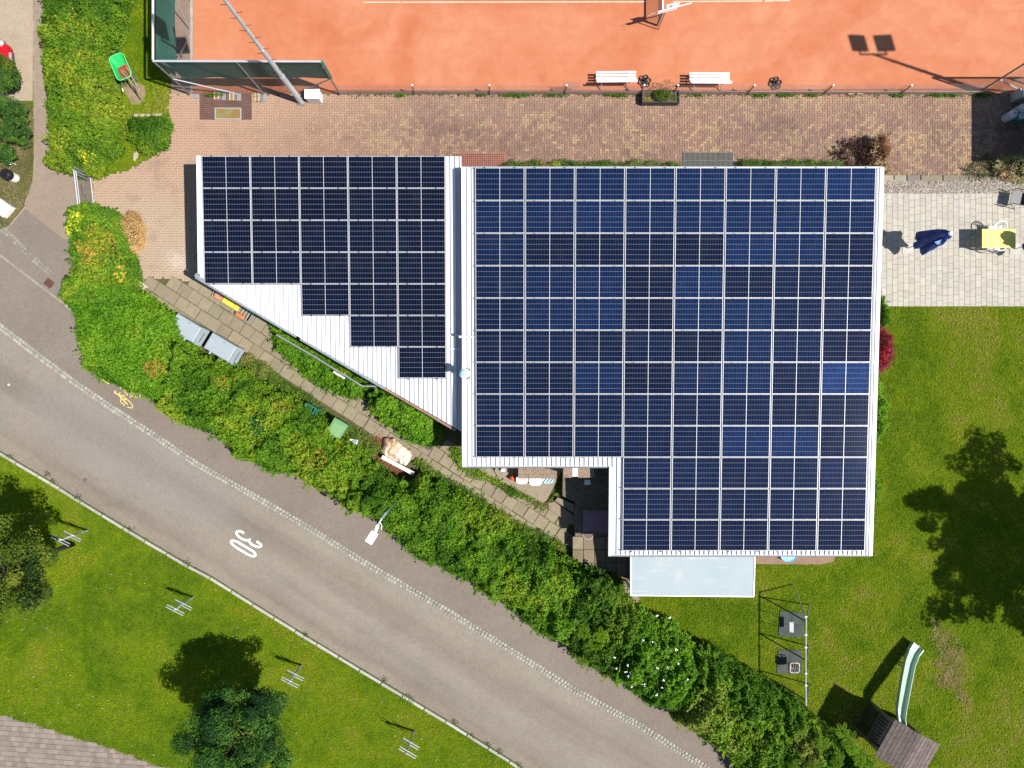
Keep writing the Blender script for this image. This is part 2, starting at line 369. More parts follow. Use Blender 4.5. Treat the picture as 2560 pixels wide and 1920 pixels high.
# ---- bricks (herringbone); the 300 nearest the lens are objects, the rest one joined part
def brick_cols(n):
    r = rng.random(n); c = np.zeros((n, 3))
    c[:] = (.225, .140, .108)
    k = r < .38; c[k] = (.205, .130, .106)
    k = (r > .55) & (r < .88); c[k] = (.245, .158, .115)
    k = r > .90; c[k] = (.30, .205, .128)
    return c * (0.92 + .16 * rng.random((n, 1)))
def make_pieces(name, parent, cx, cy, lx, ly, ang, cols, mat, z0, th, limit=300, jit=.0, bev=0.0):
    """box pieces; nearest `limit` single objects"""
    n = len(cx); cx = np.asarray(cx); cy = np.asarray(cy); lx = np.broadcast_to(lx, n); ly = np.broadcast_to(ly, n); ang = np.broadcast_to(ang, n)
    dz = rng.uniform(-1, 1, n) * jit
    vis = (np.abs(cx) < 1278 / SC) & (np.abs(cy) < 958 / SC)
    order = np.argsort(np.hypot(cx, cy) + np.where(vis, 0, 1000) + np.where(UNDER(cx, cy), 500, 0)) if limit < n else np.arange(n)
    first = order[:limit]; rest = order[limit:]
    cache = {}
    for i in first:
        key = (round(float(lx[i]), 3), round(float(ly[i]), 3))
        if key not in cache:
            mb = MB().color((1, 1, 1)); x, y = key[0]/2, key[1]/2; e = bev or .004
            mb.add([(-x, -y, 0), (x, -y, 0), (x, y, 0), (-x, y, 0), (-x+e, -y+e, th), (x-e, -y+e, th), (x-e, y-e, th), (-x+e, y-e, th)],
                   [(4,5,6,7), (0,1,5,4), (1,2,6,5), (2,3,7,6), (3,0,4,7)])
            cache[key] = mb.mesh(name, mat)
        o = link_mesh(name, cache[key], parent, (cx[i], cy[i], z0 + dz[i]), (0, 0, ang[i]))
        o.color = (*[float(q) for q in cols[i]], 1)
    if len(rest):
        e = bev or .004; m = len(rest)
        sx = np.array([-1, 1, 1, -1, -1, 1, 1, -1]); sy = np.array([-1, -1, 1, 1, -1, -1, 1, 1]); ee = np.array([0]*4+[e]*4)
        X = (lx[rest]/2)[:, None]*sx - sx*ee; Y = (ly[rest]/2)[:, None]*sy - sy*ee
        Z = np.where(np.arange(8) < 4, z0, z0 + th)[None, :] + dz[rest][:, None]
        ca, sa = np.cos(ang[rest])[:, None], np.sin(ang[rest])[:, None]
        V = np.stack([cx[rest][:, None] + X*ca - Y*sa, cy[rest][:, None] + X*sa + Y*ca, Z], -1).reshape(-1, 3)
        F = (np.array([(4,5,6,7), (0,1,5,4), (1,2,6,5), (2,3,7,6), (3,0,4,7)])[None] + (np.arange(m)*8)[:, None, None]).reshape(-1, 4)
        me = npmesh(name + '_field', V, F, mat, np.repeat(np.asarray(cols)[rest], 8, axis=0))
        o = link_mesh(name + '_field', me, parent); o['kind'] = 'stuff'
def UNDER(X, Y):
    """hidden below the roofs"""
    a = inpoly(X, Y, [G(*p) for p in [(560, 440), (1150, 440), (1200, 465), (2110, 465), (2110, 1290), (1400, 1290), (1400, 1100), (1100, 1040), (560, 680)]])
    return a
BG = [G(*p) for p in BR]
i0, i1 = int(-17.5/.1), int(23/.1); j0, j1 = int(3.2/.1), int(11.7/.1)
I, J = np.meshgrid(np.arange(i0, i1), np.arange(j0, j1), indexing='ij'); K = (I - J) % 4
hx = ((I[K == 0] + 1) * .1, (J[K == 0] + .5) * .1); vx = ((I[K == 3] + .5) * .1, (J[K == 3] + 1) * .1)
cx = np.concatenate([hx[0], vx[0]]); cy = np.concatenate([hx[1], vx[1]]); an = np.concatenate([np.zeros(len(hx[0])), np.full(len(vx[0]), PI/2)])
k = inpoly(cx, cy, BG) & ~UNDER(cx, cy); cx, cy, an = cx[k], cy[k], an[k]
cols = brick_cols(len(cx))
# yellowish bricks come in drifts
yl = (vnoise(cx, cy, .8, 5) > .60) & (rng.random(len(cx)) < .42) & (vnoise(cx, cy, 3.1, 6) > .35); cols[yl] = np.array([.29, .205, .128]) * (0.9 + .2*rng.random((yl.sum(), 1)))
make_pieces('brick', paving, cx, cy, .192, .092, an, cols, M['brick'], .010, .018, 300, .0015)

# ---- terrace pavers in columns
X = []; Y = []; LY = []
cw = .222; xc = G(2195, 0)[0]
while xc < G(2680, 0)[0]:
    y = G(0, 484)[1]
    first = True
    while y > G(0, 766)[1]:
        l = rng.choice([.22, .30, .37, .30]); l = l*rng.uniform(.3, 1) if first else l; first = False; l = min(l, y - G(0, 766)[1])
        if l > .06: X.append(xc); Y.append(y - l/2); LY.append(l)
        y -= l
    xc += cw
n = len(X); base = np.array([.43, .40, .345]); cc = base * (0.92 + .14*rng.random((n, 1))) * (1 + .012*rng.normal(size=(n, 3)))
X = np.array(X); Y = np.array(Y); LY = np.array(LY)
make_pieces('paver', terr, X, Y, cw - .006, LY - .006, 0, cc, M['paver'], .010, .022, 300, .001)
# edging slabs north of the gravel
edge = tag(thing('terrace_edging', None, None), kind='structure'); edge['kind'] = 'structure'
for x0, x1, c in ((2100, 2208, (.3, .26, .2)), (2208, 2233, (.33, .30, .24)), (2235, 2265, (.31, .28, .22)), (2267, 2300, (.21, .18, .16)), (2302, 2355, (.24, .2, .14)), (2357, 2420, (.23, .19, .15)), (2422, 2490, (.25, .22, .17)), (2492, 2560, (.25, .22, .17))):
    a = G(x0, 453); b = G(x1, 438.5); mb = MB().color((1, 1, 1)); mb.box((0, 0, .02), (b[0]-a[0]-.01, b[1]-a[1], .04))
    o = mb.build('edging_slab', M['slab'], edge, bevel=.006); o.location = ((a[0]+b[0])/2, (a[1]+b[1])/2, 0); o.color = (*c, 1)
# gravel
gx = rng.uniform(G(2170, 0)[0], G(2680, 0)[0], 5200); gy = rng.uniform(G(0, 485)[1], G(0, 451)[1], 5200)
def stones(name, gx, gy, r0, r1, cols, z=.01, parent=None):
    n = len(gx); r = rng.uniform(r0, r1, n); base = np.array([(1,0,0),(0,1,0),(-1,0,0),(0,-1,0),(0,0,.7),(0,0,-.5)])
    rot = rng.uniform(0, 2*PI, n); ca, sa = np.cos(rot)[:, None], np.sin(rot)[:, None]
    sx = base[None, :, 0]*rng.uniform(.7, 1.3, (n, 1)); sy = base[None, :, 1]*rng.uniform(.7, 1.2, (n, 1))
    V = np.stack([gx[:, None]+(sx*ca-sy*sa)*r[:, None], gy[:, None]+(sx*sa+sy*ca)*r[:, None], z+base[None, :, 2]*r[:, None]+r[:, None]*.3], -1).reshape(-1, 3)
    F = np.array([(0,1,4),(1,2,4),(2,3,4),(3,0,4),(1,0,5),(2,1,5),(3,2,5),(0,3,5)])
    F = (F[None] + (np.arange(n)*6)[:, None, None]).reshape(-1, 3)
    o = link_mesh(name, npmesh(name, V, F, M['stone'], np.repeat(cols, 6, axis=0)), parent); o['kind'] = 'stuff'; return o
gc = np.array([.42, .37, .32])*(0.45 + 1.0*rng.random((5200, 1)))*(1+.06*rng.normal(size=(5200, 3)))
stones('gravel', gx, gy, .018, .042, np.clip(gc, .05, .8))

# ---- street setts: two rows following the channel line
def along(poly, step, off=0.0, start=0.0):
    pts = [Vector(G(*p)) for p in poly]; out = []; d = start
    L = 0
    for a, b in zip(pts, pts[1:]):
        l = (b-a).length; u = (b-a)/l; nrm = Vector((-u.y, u.x))
        while d <= L + l:
            p = a + u*(d-L) + nrm*off; out.append((p.x, p.y, math.atan2(u.y, u.x))); d += step
        L += l
    return out
ch = tag(thing('sett_channel', None, None), kind='structure')
sheet('channel_bed', [(x, y - 10) for x, y in CB] + [(x, y + 10) for x, y in CB[::-1]], .013, plain('mossy_joint', (.15, .14, .095), .95, var=.4, scale=2), parent=ch)
A = along(CB, .148, .070) + along(CB, .140, -.070, .07)
A = [a for a in A if abs(a[0]) < 21.5 and abs(a[1]) < 16.3]
n = len(A); A = np.array(A); cc = np.array([.33, .312, .28])*(0.78+.40*rng.random((n, 1)))
make_pieces('sett', ch, A[:, 0]+rng.normal(0, .004, n), A[:, 1]+rng.normal(0, .004, n), rng.choice([.125, .13, .135], n), rng.choice([.125, .13, .138], n), A[:, 2]+rng.normal(0, .05, n), cc, M['cobble'], .006, .028, 300, .004, .012)
# second row of setts at the footpath mouth, and the pale edging line
ch2 = tag(thing('crossover_setts', None, None), kind='structure')
A = np.array([a for a in along([(-60, 520), (17, 580), (75, 640), (136, 690)], .15, .06) + along([(-60, 520), (17, 580), (75, 640), (136, 690)], .15, -.07)])
keep = rng.random(len(A)) < .8; A = A[keep]; n = len(A)
make_pieces('sett', ch2, A[:, 0], A[:, 1], .125, .12, A[:, 2], np.array([.25, .235, .2])*(0.8+.4*rng.random((n, 1))), M['cobble'], .002, .016, 300, .003, .012)
e2 = tag(thing('footway_edging', None, None), kind='structure')
A = np.array([a for a in along([(-120, 560), (0, 638), (162, 761), (200, 790)], .5)])
make_pieces('edging_stone', e2, A[:, 0], A[:, 1], .485, .10, A[:, 2], np.array([.30, .27, .23])*(0.85+.25*rng.random((len(A), 1))), M['kerb'], .0, .02, 300, .001, .01)
A = np.array([a for a in along([(84, -60), (85, 120), (87, 400), (84, 450), (60, 522), (27, 562), (0, 582)], .5)])
make_pieces('edging_stone', e2, A[:, 0], A[:, 1], .48, .06, A[:, 2], np.array([.30, .24, .18])*(0.8+.3*rng.random((len(A), 1))), M['kerb'], .0, .03, 300, .002, .01)
# kerb of the street lawn
kb = tag(thing('kerb', None, None), kind='structure')
A = np.array([a for a in along(KB, 1.0, -.07) if abs(a[0]) < 22.5 and abs(a[1]) < 17])
gaps = [(197, 1245), (767, 1588), (1028, 1748)]
make_pieces('kerb_stone', kb, A[:, 0], A[:, 1], .975, .125, A[:, 2]+rng.normal(0, .004, len(A)), np.array([.40, .385, .35])*(0.85+.25*rng.random((len(A), 1))), M['kerb'], .0, .11, 300, .004, .012)
# ---- bottom-left path of square pavers, on the level of the lawn
PL = [(-300, 1700), (-120, 1752), (0, 1786), (101, 1813), (188, 1842), (260, 1862), (376, 1906), (428, 1921), (700, 2010), (700, 2300), (-300, 2300)]
pp = sheet('paved_walk', PL, .079, M['joint'])
u = math.radians(-4); X, Y = np.meshgrid(np.arange(-24, -8, .215), np.arange(-17.5, -12, .2)); X = X + (np.round(Y/.2) % 2)*.1
xr = X*math.cos(u)-Y*math.sin(u); yr = X*math.sin(u)+Y*math.cos(u); xr = xr.ravel(); yr = yr.ravel()
k = inpoly(xr, yr, [G(*p) for p in PL]) & (xr > -21.6) & (yr > -16.4); xr, yr = xr[k], yr[k]
make_pieces('paver', pp, xr, yr, .205, .19, u, np.array([.235, .195, .165])*(0.8+.35*rng.random((len(xr), 1))), M['paver'], .079, .015, 300, .003, .008)

# ---- yard path slabs (50 cm), rotated with the hedge
yp = tag(thing('slab_path', None, None), kind='structure')
u = math.radians(-33); X, Y = np.meshgrid(np.arange(-30, 30, .5), np.arange(-30, 30, .5)); 
Xs = X + (np.round(Y/.5) % 2)*.22
xr = (Xs*math.cos(u)-Y*math.sin(u)).ravel(); yr = (Xs*math.sin(u)+Y*math.cos(u)).ravel()
SP = [(345, 705), (430, 700), (600, 700), (655, 800), (700, 862), (790, 925), (900, 990), (1010, 1060), (1100, 1110), (1160, 1120), (1240, 1190), (1330, 1250), (1368, 1265), (1430, 1300), (1436, 1372), (1390, 1370), (1330, 1350), (1240, 1285), (1110, 1200), (1040, 1150), (960, 1110), (880, 1060), (800, 1010), (700, 945), (620, 890), (540, 845), (440, 800), (400, 770), (350, 740)]
k = inpoly(xr, yr, [G(*p) for p in SP]); xr, yr = xr[k], yr[k]; n = len(xr)
make_pieces('slab', yp, xr+rng.normal(0, .006, n), yr+rng.normal(0, .006, n), .487, .487, u+rng.normal(0, .006, n), np.array([.268, .225, .155])*(0.9+.18*rng.random((n, 1)))*(1+.015*rng.normal(size=(n, 3))), M['slab'], .004, .045, 300, .006, .008)
# straight slabs beside the east wing
X, Y = np.meshgrid(np.arange(G(1442, 0)[0], G(1600, 0)[0], .43), np.arange(G(0, 1480)[1], G(0, 1332)[1], .52)); xr, yr = X.ravel(), Y.ravel(); n = len(xr)
make_pieces('slab', yp, xr, yr, .42, .505, 0, np.array([.25, .205, .14])*(0.8+.3*rng.random((n, 1))), M['slab'], .50, .04, 300, .005, .008)
def block(name, pts, z0, z1, mat, parent=None, color=None, bevel=.01):
    mb = MB();
    if color: mb.color((1, 1, 1))
    mb.prism([G(*p) for p in pts], z0, z1); o = mb.build(name, mat, parent, bevel=bevel)
    if color: o.color = (*color, 1)
    return o
block('slab', [(1370, 1256), (1384, 1252), (1436, 1287), (1437, 1312), (1426, 1308), (1371, 1271)], .0, .17, M['slab'], yp, (.27, .22, .155))
block('slab', [(1386, 1249), (1393, 1240), (1432, 1256), (1440, 1284)], .0, .34, M['slab'], yp, (.25, .2, .15))
_pt = [(1408, 1160), (1560, 1160), (1560, 1395), (1600, 1395), (1600, 1500), (1446, 1500), (1438, 1400), (1438, 1256), (1406, 1240)]
tag(block('raised_patio', [(1280+(x-1280)*.982, 960+(y-960)*.982) for x, y in _pt], 0, .50, plain('patio_gravel', (.14, .12, .085), .95, var=.3, scale=9, bumps=.4)), kind='structure')
pf = tag(block('concrete_platform', [(1240, 1165), (1404, 1165), (1403, 1178), (1366, 1250), (1358, 1256), (1330, 1240), (1249, 1200), (1236, 1176)], 0, .12, M['slab'], None, (.28, .235, .17)), kind='structure')
tag(block('border_stone', [(333, 287), (408, 286), (408, 292), (334, 294)], 0, .10, M['slab'], None, (.40, .34, .22)), kind='structure')
tag(block('border_stone', [(336, 380), (350, 376), (346, 392), (337, 405), (334, 400)], 0, .05, M['slab'], None, (.42, .36, .25)), kind='structure')
tag(block('concrete_strip', [(1890, 1385), (2088, 1385), (2084, 1404), (2050, 1411), (1888, 1410)], 0, .03, M['slab'], None, (.27, .18, .13)), kind='structure')

# ---- road markings: the number 30 and the sprayed bicycle
def stroke(mb, pts, wd, z, closed=False):
    pts = [Vector(p) for p in pts]
    def cat(a, b, c, d, t): return .5*((2*b)+(-a+c)*t+(2*a-5*b+4*c-d)*t*t+(-a+3*b-3*c+d)*t**3)
    q = []; n = len(pts)
    rngi = range(n) if closed else range(n-1)
    for i in rngi:
        a, b, c, d = (pts[(i-1) % n], pts[i], pts[(i+1) % n], pts[(i+2) % n]) if closed else (pts[max(i-1, 0)], pts[i], pts[i+1], pts[min(i+2, n-1)])
        for t in (0, .25, .5, .75): q.append(cat(a, b, c, d, t))
    if not closed: q.append(pts[-1])
    m = len(q); vs = []; fs = []
    for i, p in enumerate(q):
        d = (q[(i+1) % m]-q[i-1]) if closed else (q[min(i+1, m-1)]-q[max(i-1, 0)])
        d.normalize(); nn = Vector((-d.y, d.x)); ww = wd*(1+.12*math.sin(i*2.3))
        vs += [(p.x+nn.x*ww/2, p.y+nn.y*ww/2, z), (p.x-nn.x*ww/2, p.y-nn.y*ww/2, z)]
    for i in range(m if closed else m-1):
        j = (i+1) % m; fs.append((2*i+1, 2*j+1, 2*j, 2*i))
    mb.add(vs, fs)
f30 = lambda L: [G(560+x/16.59, 1310+y/16.59) for x, y in L]
mb = MB(); stroke(mb, f30([(830, 390), (760, 325), (650, 295), (555, 310), (520, 370), (560, 460), (650, 550), (770, 620), (900, 668), (1010, 680), (1060, 740), (1150, 840), (1280, 905), (1420, 950), (1520, 935), (1550, 880), (1500, 820), (1410, 760), (1380, 700)]), .088, .012)
stroke(mb, f30([(1010, 690), (1060, 640), (1110, 640)]), .07, .0125)
stroke(mb, f30([(330, 690), (450, 700), (600, 760), (800, 880), (1050, 1030), (1200, 1120), (1290, 1220), (1300, 1310), (1210, 1335), (1050, 1285), (850, 1170), (600, 1020), (450, 920), (340, 830), (295, 750)]), .088, .014, True)
tag(mb.build('road_marking', M['roadpaint']), kind='structure')
fb = lambda L: [G(240+x/13.83, 930+y/13.83) for x, y in L]
mb = MB()
for i, l in enumerate([[(680, 640), (650, 700), (720, 750), (800, 800), (900, 920), (1060, 1085), (1100, 1110)], [(870, 930), (855, 1010), (920, 1090), (1010, 1110)], [(800, 770), (850, 700)], [(840, 800), (1010, 800)],
          [(880, 850), (980, 870), (1100, 970), (1200, 1050), (1265, 1150), (1270, 1230), (1200, 1240), (1080, 1205)], [(950, 1140), (1000, 1165)], [(960, 930), (1060, 960)],
          [(840, 480), (830, 530), (900, 590), (1000, 610), (1040, 650)], [(950, 640), (1010, 690), (1090, 770), (1060, 810)],
          [(1170, 575), (1110, 600), (1125, 660), (1200, 690), (1310, 710), (1290, 790), (1240, 860), (1160, 850)], [(1220, 890), (1280, 920)], [(1170, 740), (1220, 800)],
          [(1350, 850), (1480, 880), (1530, 840), (1510, 770), (1450, 690)], [(130, 180), (190, 240), (280, 290), (350, 345), (470, 420)]]):
    stroke(mb, fb(l), .034 if i else .05, .0125 + .0004*i)
tag(mb.build('sprayed_bicycle', M['yellowpaint']), kind='structure')
# ================================================================ clubhouse
LA, LB = 2.9 - .055*8.18, .055
RA, RB = 3.4 - .058*7.63, .058
def onplane(x, y, a, b, dz=0):
    k = (960 - y)/FP; Y = k*(HC - a - dz)/(1 + k*b); z = a + b*Y + dz
    return ((x-1280)*(HC-z)/FP, Y)
M['rib'] = M['roofwhite']
M['rail'] = plain('dull_rail', (.16, .165, .18), .6, .2)
M['pvframe'] = plain('panel_frame', (.56, .57, .59), .45, .1, var=.05)
def m_cells():
    m, t, b, o = new_mat('solar_cells'); tc = t.nodes.new('ShaderNodeUVMap'); tc.uv_map = 'UV'
    sp = t.nodes.new('ShaderNodeSeparateXYZ'); t.links.new(tc.outputs[0], sp.inputs[0])
    def line(s, n, wd):
        f = math_(t, 'FRACT', math_(t, 'MULTIPLY', s, n)); d = math_(t, 'ABSOLUTE', math_(t, 'SUBTRACT', f, .5))
        return math_(t, 'GREATER_THAN', d, .5 - wd)
    lv = line(sp.outputs[0], 9.0, .055); lh = line(sp.outputs[1], 6.0, .030)
    oi = t.nodes.new('ShaderNodeObjectInfo')
    # each cell a touch different
    wn = t.nodes.new('ShaderNodeTexWhiteNoise'); wn.noise_dimensions = '2D'
    vm = t.nodes.new('ShaderNodeCombineXYZ')
    t.links.new(math_(t, 'FLOOR', math_(t, 'MULTIPLY', sp.outputs[0], 9.0)), vm.inputs[0]); t.links.new(math_(t, 'FLOOR', math_(t, 'MULTIPLY', sp.outputs[1], 6.0)), vm.inputs[1]); t.links.new(vm.outputs[0], wn.inputs['Vector'])
    c = mixc(t, 1.0, oi.outputs['Color'], ramp(t, wn.outputs['Value'], [(0, (.8, .8, .85)), (1, (1.25, 1.2, 1.15))]), 'MULTIPLY')
    g = geo(t); dirt = noise(t, 1.3, 5, .7, g)
    c = mixc(t, math_(t, 'MULTIPLY', ramp_f(t, dirt, .5, .8), .05), c, (.12, .12, .13))
    spk = noise(t, 34, 2, .5, g); c = mixc(t, math_(t, 'MULTIPLY', ramp_f(t, spk, .80, .86), .7), c, (.35, .35, .36))
    c = mixc(t, math_(t, 'MULTIPLY', lv, .42), c, (.085, .08, .10)); c = mixc(t, math_(t, 'MULTIPLY', lh, .62), c, (.21, .21, .25))
    t.links.new(c, b.inputs['Base Color']); b.inputs['Roughness'].default_value = .055; b.inputs['Specular IOR Level'].default_value = .22
    return m
M['cells'] = m_cells()

def roof_slab(name, pts, a, b, th, mat, parent):
    mb = MB(parent.location); mb.prism(pts, lambda x, y: a+b*y-th, lambda x, y: a+b*y)
    o = mb.build(name, mat, parent)
    return o
def ribs(name, pts, a, b, mat, parent, step=.168, x0=0.0, w_=.03, h=.062):
    mb = MB(parent.location); xs = [p[0] for p in pts]; x = min(xs) + .03 + x0
    while x < max(xs) - .01:
        ys = []
        for (x1, y1), (x2, y2) in zip(pts, pts[1:] + pts[:1]):
            if (x1 > x) != (x2 > x): ys.append(y1 + (y2-y1)*(x-x1)/(x2-x1))
        ys.sort()
        for ya, yb in zip(ys[::2], ys[1::2]):
            if yb - ya < .1: continue
            ya += .01; yb -= .01
            za, zb = a+b*ya, a+b*yb
            A_, B_ = w_/2, w_/2*.8
            mb.add([(x-A_, ya, za), (x+A_, ya, za), (x+B_, ya, za+h), (x-B_, ya, za+h), (x-A_, yb, zb), (x+A_, yb, zb), (x+B_, yb, zb+h), (x-B_, yb, zb+h)],
                   [(0, 1, 2, 3), (7, 6, 5, 4), (1, 5, 6, 2), (4, 0, 3, 7), (3, 2, 6, 7)])
        x += step
    o = mb.build(name, mat, parent); o['kind'] = 'stuff'; return o
def walls(pts, a, b, parent, inset=.32, th=.2, z0=0):
    """one wall object per side, standing inside the eaves"""
    n = len(pts); A = sum(pts[i][0]*pts[(i+1) % n][1] - pts[(i+1) % n][0]*pts[i][1] for i in range(n))
    if A < 0: pts = pts[::-1]
    out = []
    for i in range(n):
        p0, p1, p2 = Vector(pts[i-1]), Vector(pts[i]), Vector(pts[(i+1) % n])
        d1 = (p1-p0).normalized(); d2 = (p2-p1).normalized(); n1 = Vector((-d1.y, d1.x)); n2 = Vector((-d2.y, d2.x))
        den = 1 + n1.dot(n2); out.append(p1 + (n1+n2)/den*inset)
    for i in range(n):
        p, q = out[i], out[(i+1) % n]; d = (q-p).normalized(); nn = Vector((-d.y, d.x))
        quad = [p + d*(th+.003), q, q+nn*th, p+d*(th+.003)+nn*th]
        mb = MB(parent.location); mb.prism([(v.x, v.y) for v in quad], z0, lambda x, y: a+b*y-.14); mb.build('wall', M['cream'], parent)
    return out
# --- west wing
LP = [(494, 391), (1137, 391), (1137, 1071), (505, 702), (500, 688)]
lw = [onplane(x, y, LA, LB) for x, y in LP]
# the valley side runs on under the higher roof
lw = [lw[0], (onplane(1153, 391, LA, LB)[0], lw[1][1]), (onplane(1153, 391, LA, LB)[0], onplane(1153, 1080, LA, LB)[1]), lw[3], lw[4]]
west = thing('clubhouse_wing', 'lower west wing of the clubhouse with a triangular white ribbed roof corner', 'building', (-7, 4, 0))
roof_slab('roof', lw, LA, LB, .12, M['roofwhite'], west)
ribs('roof_rib', lw, LA, LB, M['rib'], west)
wl = walls(lw, LA, LB, west)
# --- main wing
RP = [(1154, 419), (2207, 419), (2178, 1388), (1523, 1384), (1523, 1166), (1157, 1166)]
rw = [onplane(x, y, RA, RB) for x, y in RP]
rw[0] = (rw[5][0], rw[0][1]); rw[2] = (rw[1][0], rw[2][1]); rw[3] = (rw[4][0], rw[2][1])
main = thing('clubhouse', 'main clubhouse with the big L-shaped white roof covered in solar panels', 'building', (6, 1, 0))
roof_slab('roof', rw, RA, RB, .14, M['roofwhite'], main)
ribs('roof_rib', rw, RA, RB, M['rib'], main)
wm = walls(rw, RA, RB, main, inset=.35)
# flashings, gutters
mb = MB(west.location)
a_, b_ = lw[0], lw[4]
zf = lambda y, d=0: LA+LB*y+d
mb.bar((a_[0]+.06, a_[1], zf(a_[1], .03)), (b_[0]+.03, b_[1]+.05, zf(b_[1], .03)), .15, .09)
mb.build('edge_flashing', M['white'], west)
mb = MB(west.location)
q0 = Vector((*onplane(490, 690, LA, LB), 0)); q1 = Vector((*onplane(1140, 1073, LA, LB), 0)); dr = (q1-q0).normalized(); off = Vector((-.045*abs(dr.y), -.045, 0))
def gut(mb, a, b, zA, zB, r=.055):
    mb.tube([(a[0], a[1], zA), (b[0], b[1], zB)], r, 8)
mid = q0+(q1-q0)*.385; mid2 = q0+(q1-q0)*.40; q2 = q0+(q1-q0)*.72
gm = MB(west.location); gut(gm, q0+off, mid+off, zf(q0.y, -.04), zf(mid.y, -.04)); gm.build('gutter', M['galv'], west)
gm = MB(west.location); gut(gm, mid2+off, q2+off, zf(mid2.y, -.04), zf(q2.y, -.04)); gm.build('gutter', M['galv'], west)
gm = MB(west.location); gut(gm, q2+off, q1+off, zf(q2.y, -.05), zf(q1.y, -.05), .05); gm.build('gutter', plain('rusty_gutter', (.26, .17, .12), .7, .2, var=.2), west)
gm = MB(west.location); e0 = Vector((*onplane(488, 686, LA, LB), 0)); gm.bar((e0.x, e0.y, zf(e0.y, -.05)), (q0.x+.32, q0.y-.22, zf(q0.y, -.05)), .14, .1); gm.build('gutter_end', M['galv'], west)
zr = lambda y, d=0: RA+RB*y+d
def rgut(name, i, j, mat, off=(0, 0), r=.045, dz=-.05):
    g_ = MB(main.location); a = rw[i]; b = rw[j]; g_.tube([(a[0]+off[0], a[1]+off[1], zr(a[1], dz)), (b[0]+off[0], b[1]+off[1], zr(b[1], dz))], r, 8); g_.build(name, mat, main)
rgut('gutter', 5, 4, M['galvd'], (0, -.03), .04, -.06); rgut('gutter', 3, 2, M['galvd'], (0, -.03), .04, -.06); rgut('gutter', 0, 1, M['galv'], (0, .03), .035, -.05)
for (i, j, ox, wd) in ((0, 5, .045, .10), (1, 2, -.05, .13), (4, 3, .045, .10)):
    g_ = MB(main.location); a = rw[i]; b = rw[j]; g_.bar((a[0]+ox, a[1], zr(a[1], .035)), (b[0]+ox, b[1], zr(b[1], .035)), wd, .07); g_.build('edge_flashing', M['white'], main)
g_ = MB(main.location); g_.tube([(rw[1][0]-.20, rw[1][1]-.02, zr(rw[1][1], .02)), (rw[2][0]-.20, rw[2][1]+.02, zr(rw[2][1], .02))], .03, 8); g_.build('standing_seam', M['roofwhite'], main)
# fascia between the roofs (the step from low to high roof)
g_ = MB(main.location); g_.box((rw[0][0]-.012, (rw[0][1]+rw[5][1])/2, 2.9), (.02, rw[0][1]-rw[5][1], .3)); g_.build('valley_flashing', plain('grey_flashing', (.16, .18, .21), .6, .2, var=.08), main)

# --- windows and doors in the walls
def opening(parent, p, q, s, w_, h, zc, name, glass, frame):
    d = (q-p).normalized(); nn = Vector((d.y, -d.x)); c = p + d*s
    mb = MB(parent.location); mb.box((c.x+nn.x*.012, c.y+nn.y*.012, zc), (w_, .05, h), rz=math.atan2(d.y, d.x)); f = mb.build(name, frame, parent)
    mb = MB(parent.location); mb.box((c.x+nn.x*.03, c.y+nn.y*.03, zc), (w_-.12, .05, h-.12), rz=math.atan2(d.y, d.x)); mb.build('pane' if name == 'window' else 'door_panel', glass, f)
for s in (1.6, 3.4, 6.5, 8.4, 11.0): 
    i = max(range(6), key=lambda k: (wm[k].y + wm[(k+1) % 6].y) - abs(wm[k].y - wm[(k+1) % 6].y)*9)
    opening(main, wm[i], wm[(i+1) % 6], s, 1.2, 1.1, 1.7, 'window', M['glass'], M['white'])
opening(main, wm[i], wm[(i+1) % 6], 5.0, 1.0, 2.05, 1.05, 'door', M['woodl'], M['white'])
j = max(range(6), key=lambda k: (wm[k].x + wm[(k+1) % 6].x) - abs(wm[k].x - wm[(k+1) % 6].x)*9)
for s in (9.2, 11.2, 13.0): opening(main, wm[j], wm[(j+1) % 6], s, 1.5, 2.0, 1.05, 'window', M['glass'], M['white'])
i = max(range(5), key=lambda k: (wl[k].y + wl[(k+1) % 5].y) - abs(wl[k].y - wl[(k+1) % 5].y)*9)
for s in (1.8, 5.2, 7.2): opening(west, wl[i], wl[(i+1) % 5], s, 1.0, .8, 1.9, 'window', M['glass'], M['white'])

# --- solar panels
PWD, PHD = 1.714, 1.112
def panel_meshes():
    mb = MB(); mb.box((0, 0, 0), (PWD, PHD, .035)); fr = mb.mesh('solar_panel', M['pvframe'])
    hw, hh = (PWD-.050)/2, PHD-.020
    me = bpy.data.meshes.new('cell_field'); me.from_pydata([(-hw/2, -hh/2, 0), (hw/2, -hh/2, 0), (hw/2, hh/2, 0), (-hw/2, hh/2, 0)], [], [(0, 1, 2, 3)])
    uv = me.uv_layers.new(name='UV')
    for l, c in zip(range(4), ((0, 0), (1, 0), (1, 1), (0, 1))): uv.data[l].uv = c
    me.materials.append(M['cells']); return fr, me, hw
PF, PC, PHW = panel_meshes()
def place_panel(parent, x, y, a, b, lift, shade):
    th = math.atan(b); z = a+b*y+lift
    o = link_mesh('solar_panel', PF, parent, Vector((x, y, z)) - parent.location, (th, 0, 0))
    for s in (-1, 1):
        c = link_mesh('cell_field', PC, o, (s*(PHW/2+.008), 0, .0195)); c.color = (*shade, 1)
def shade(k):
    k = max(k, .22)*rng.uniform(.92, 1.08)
    return (.0006+.0008*k, .0022+.0052*k, .009+.0205*k)
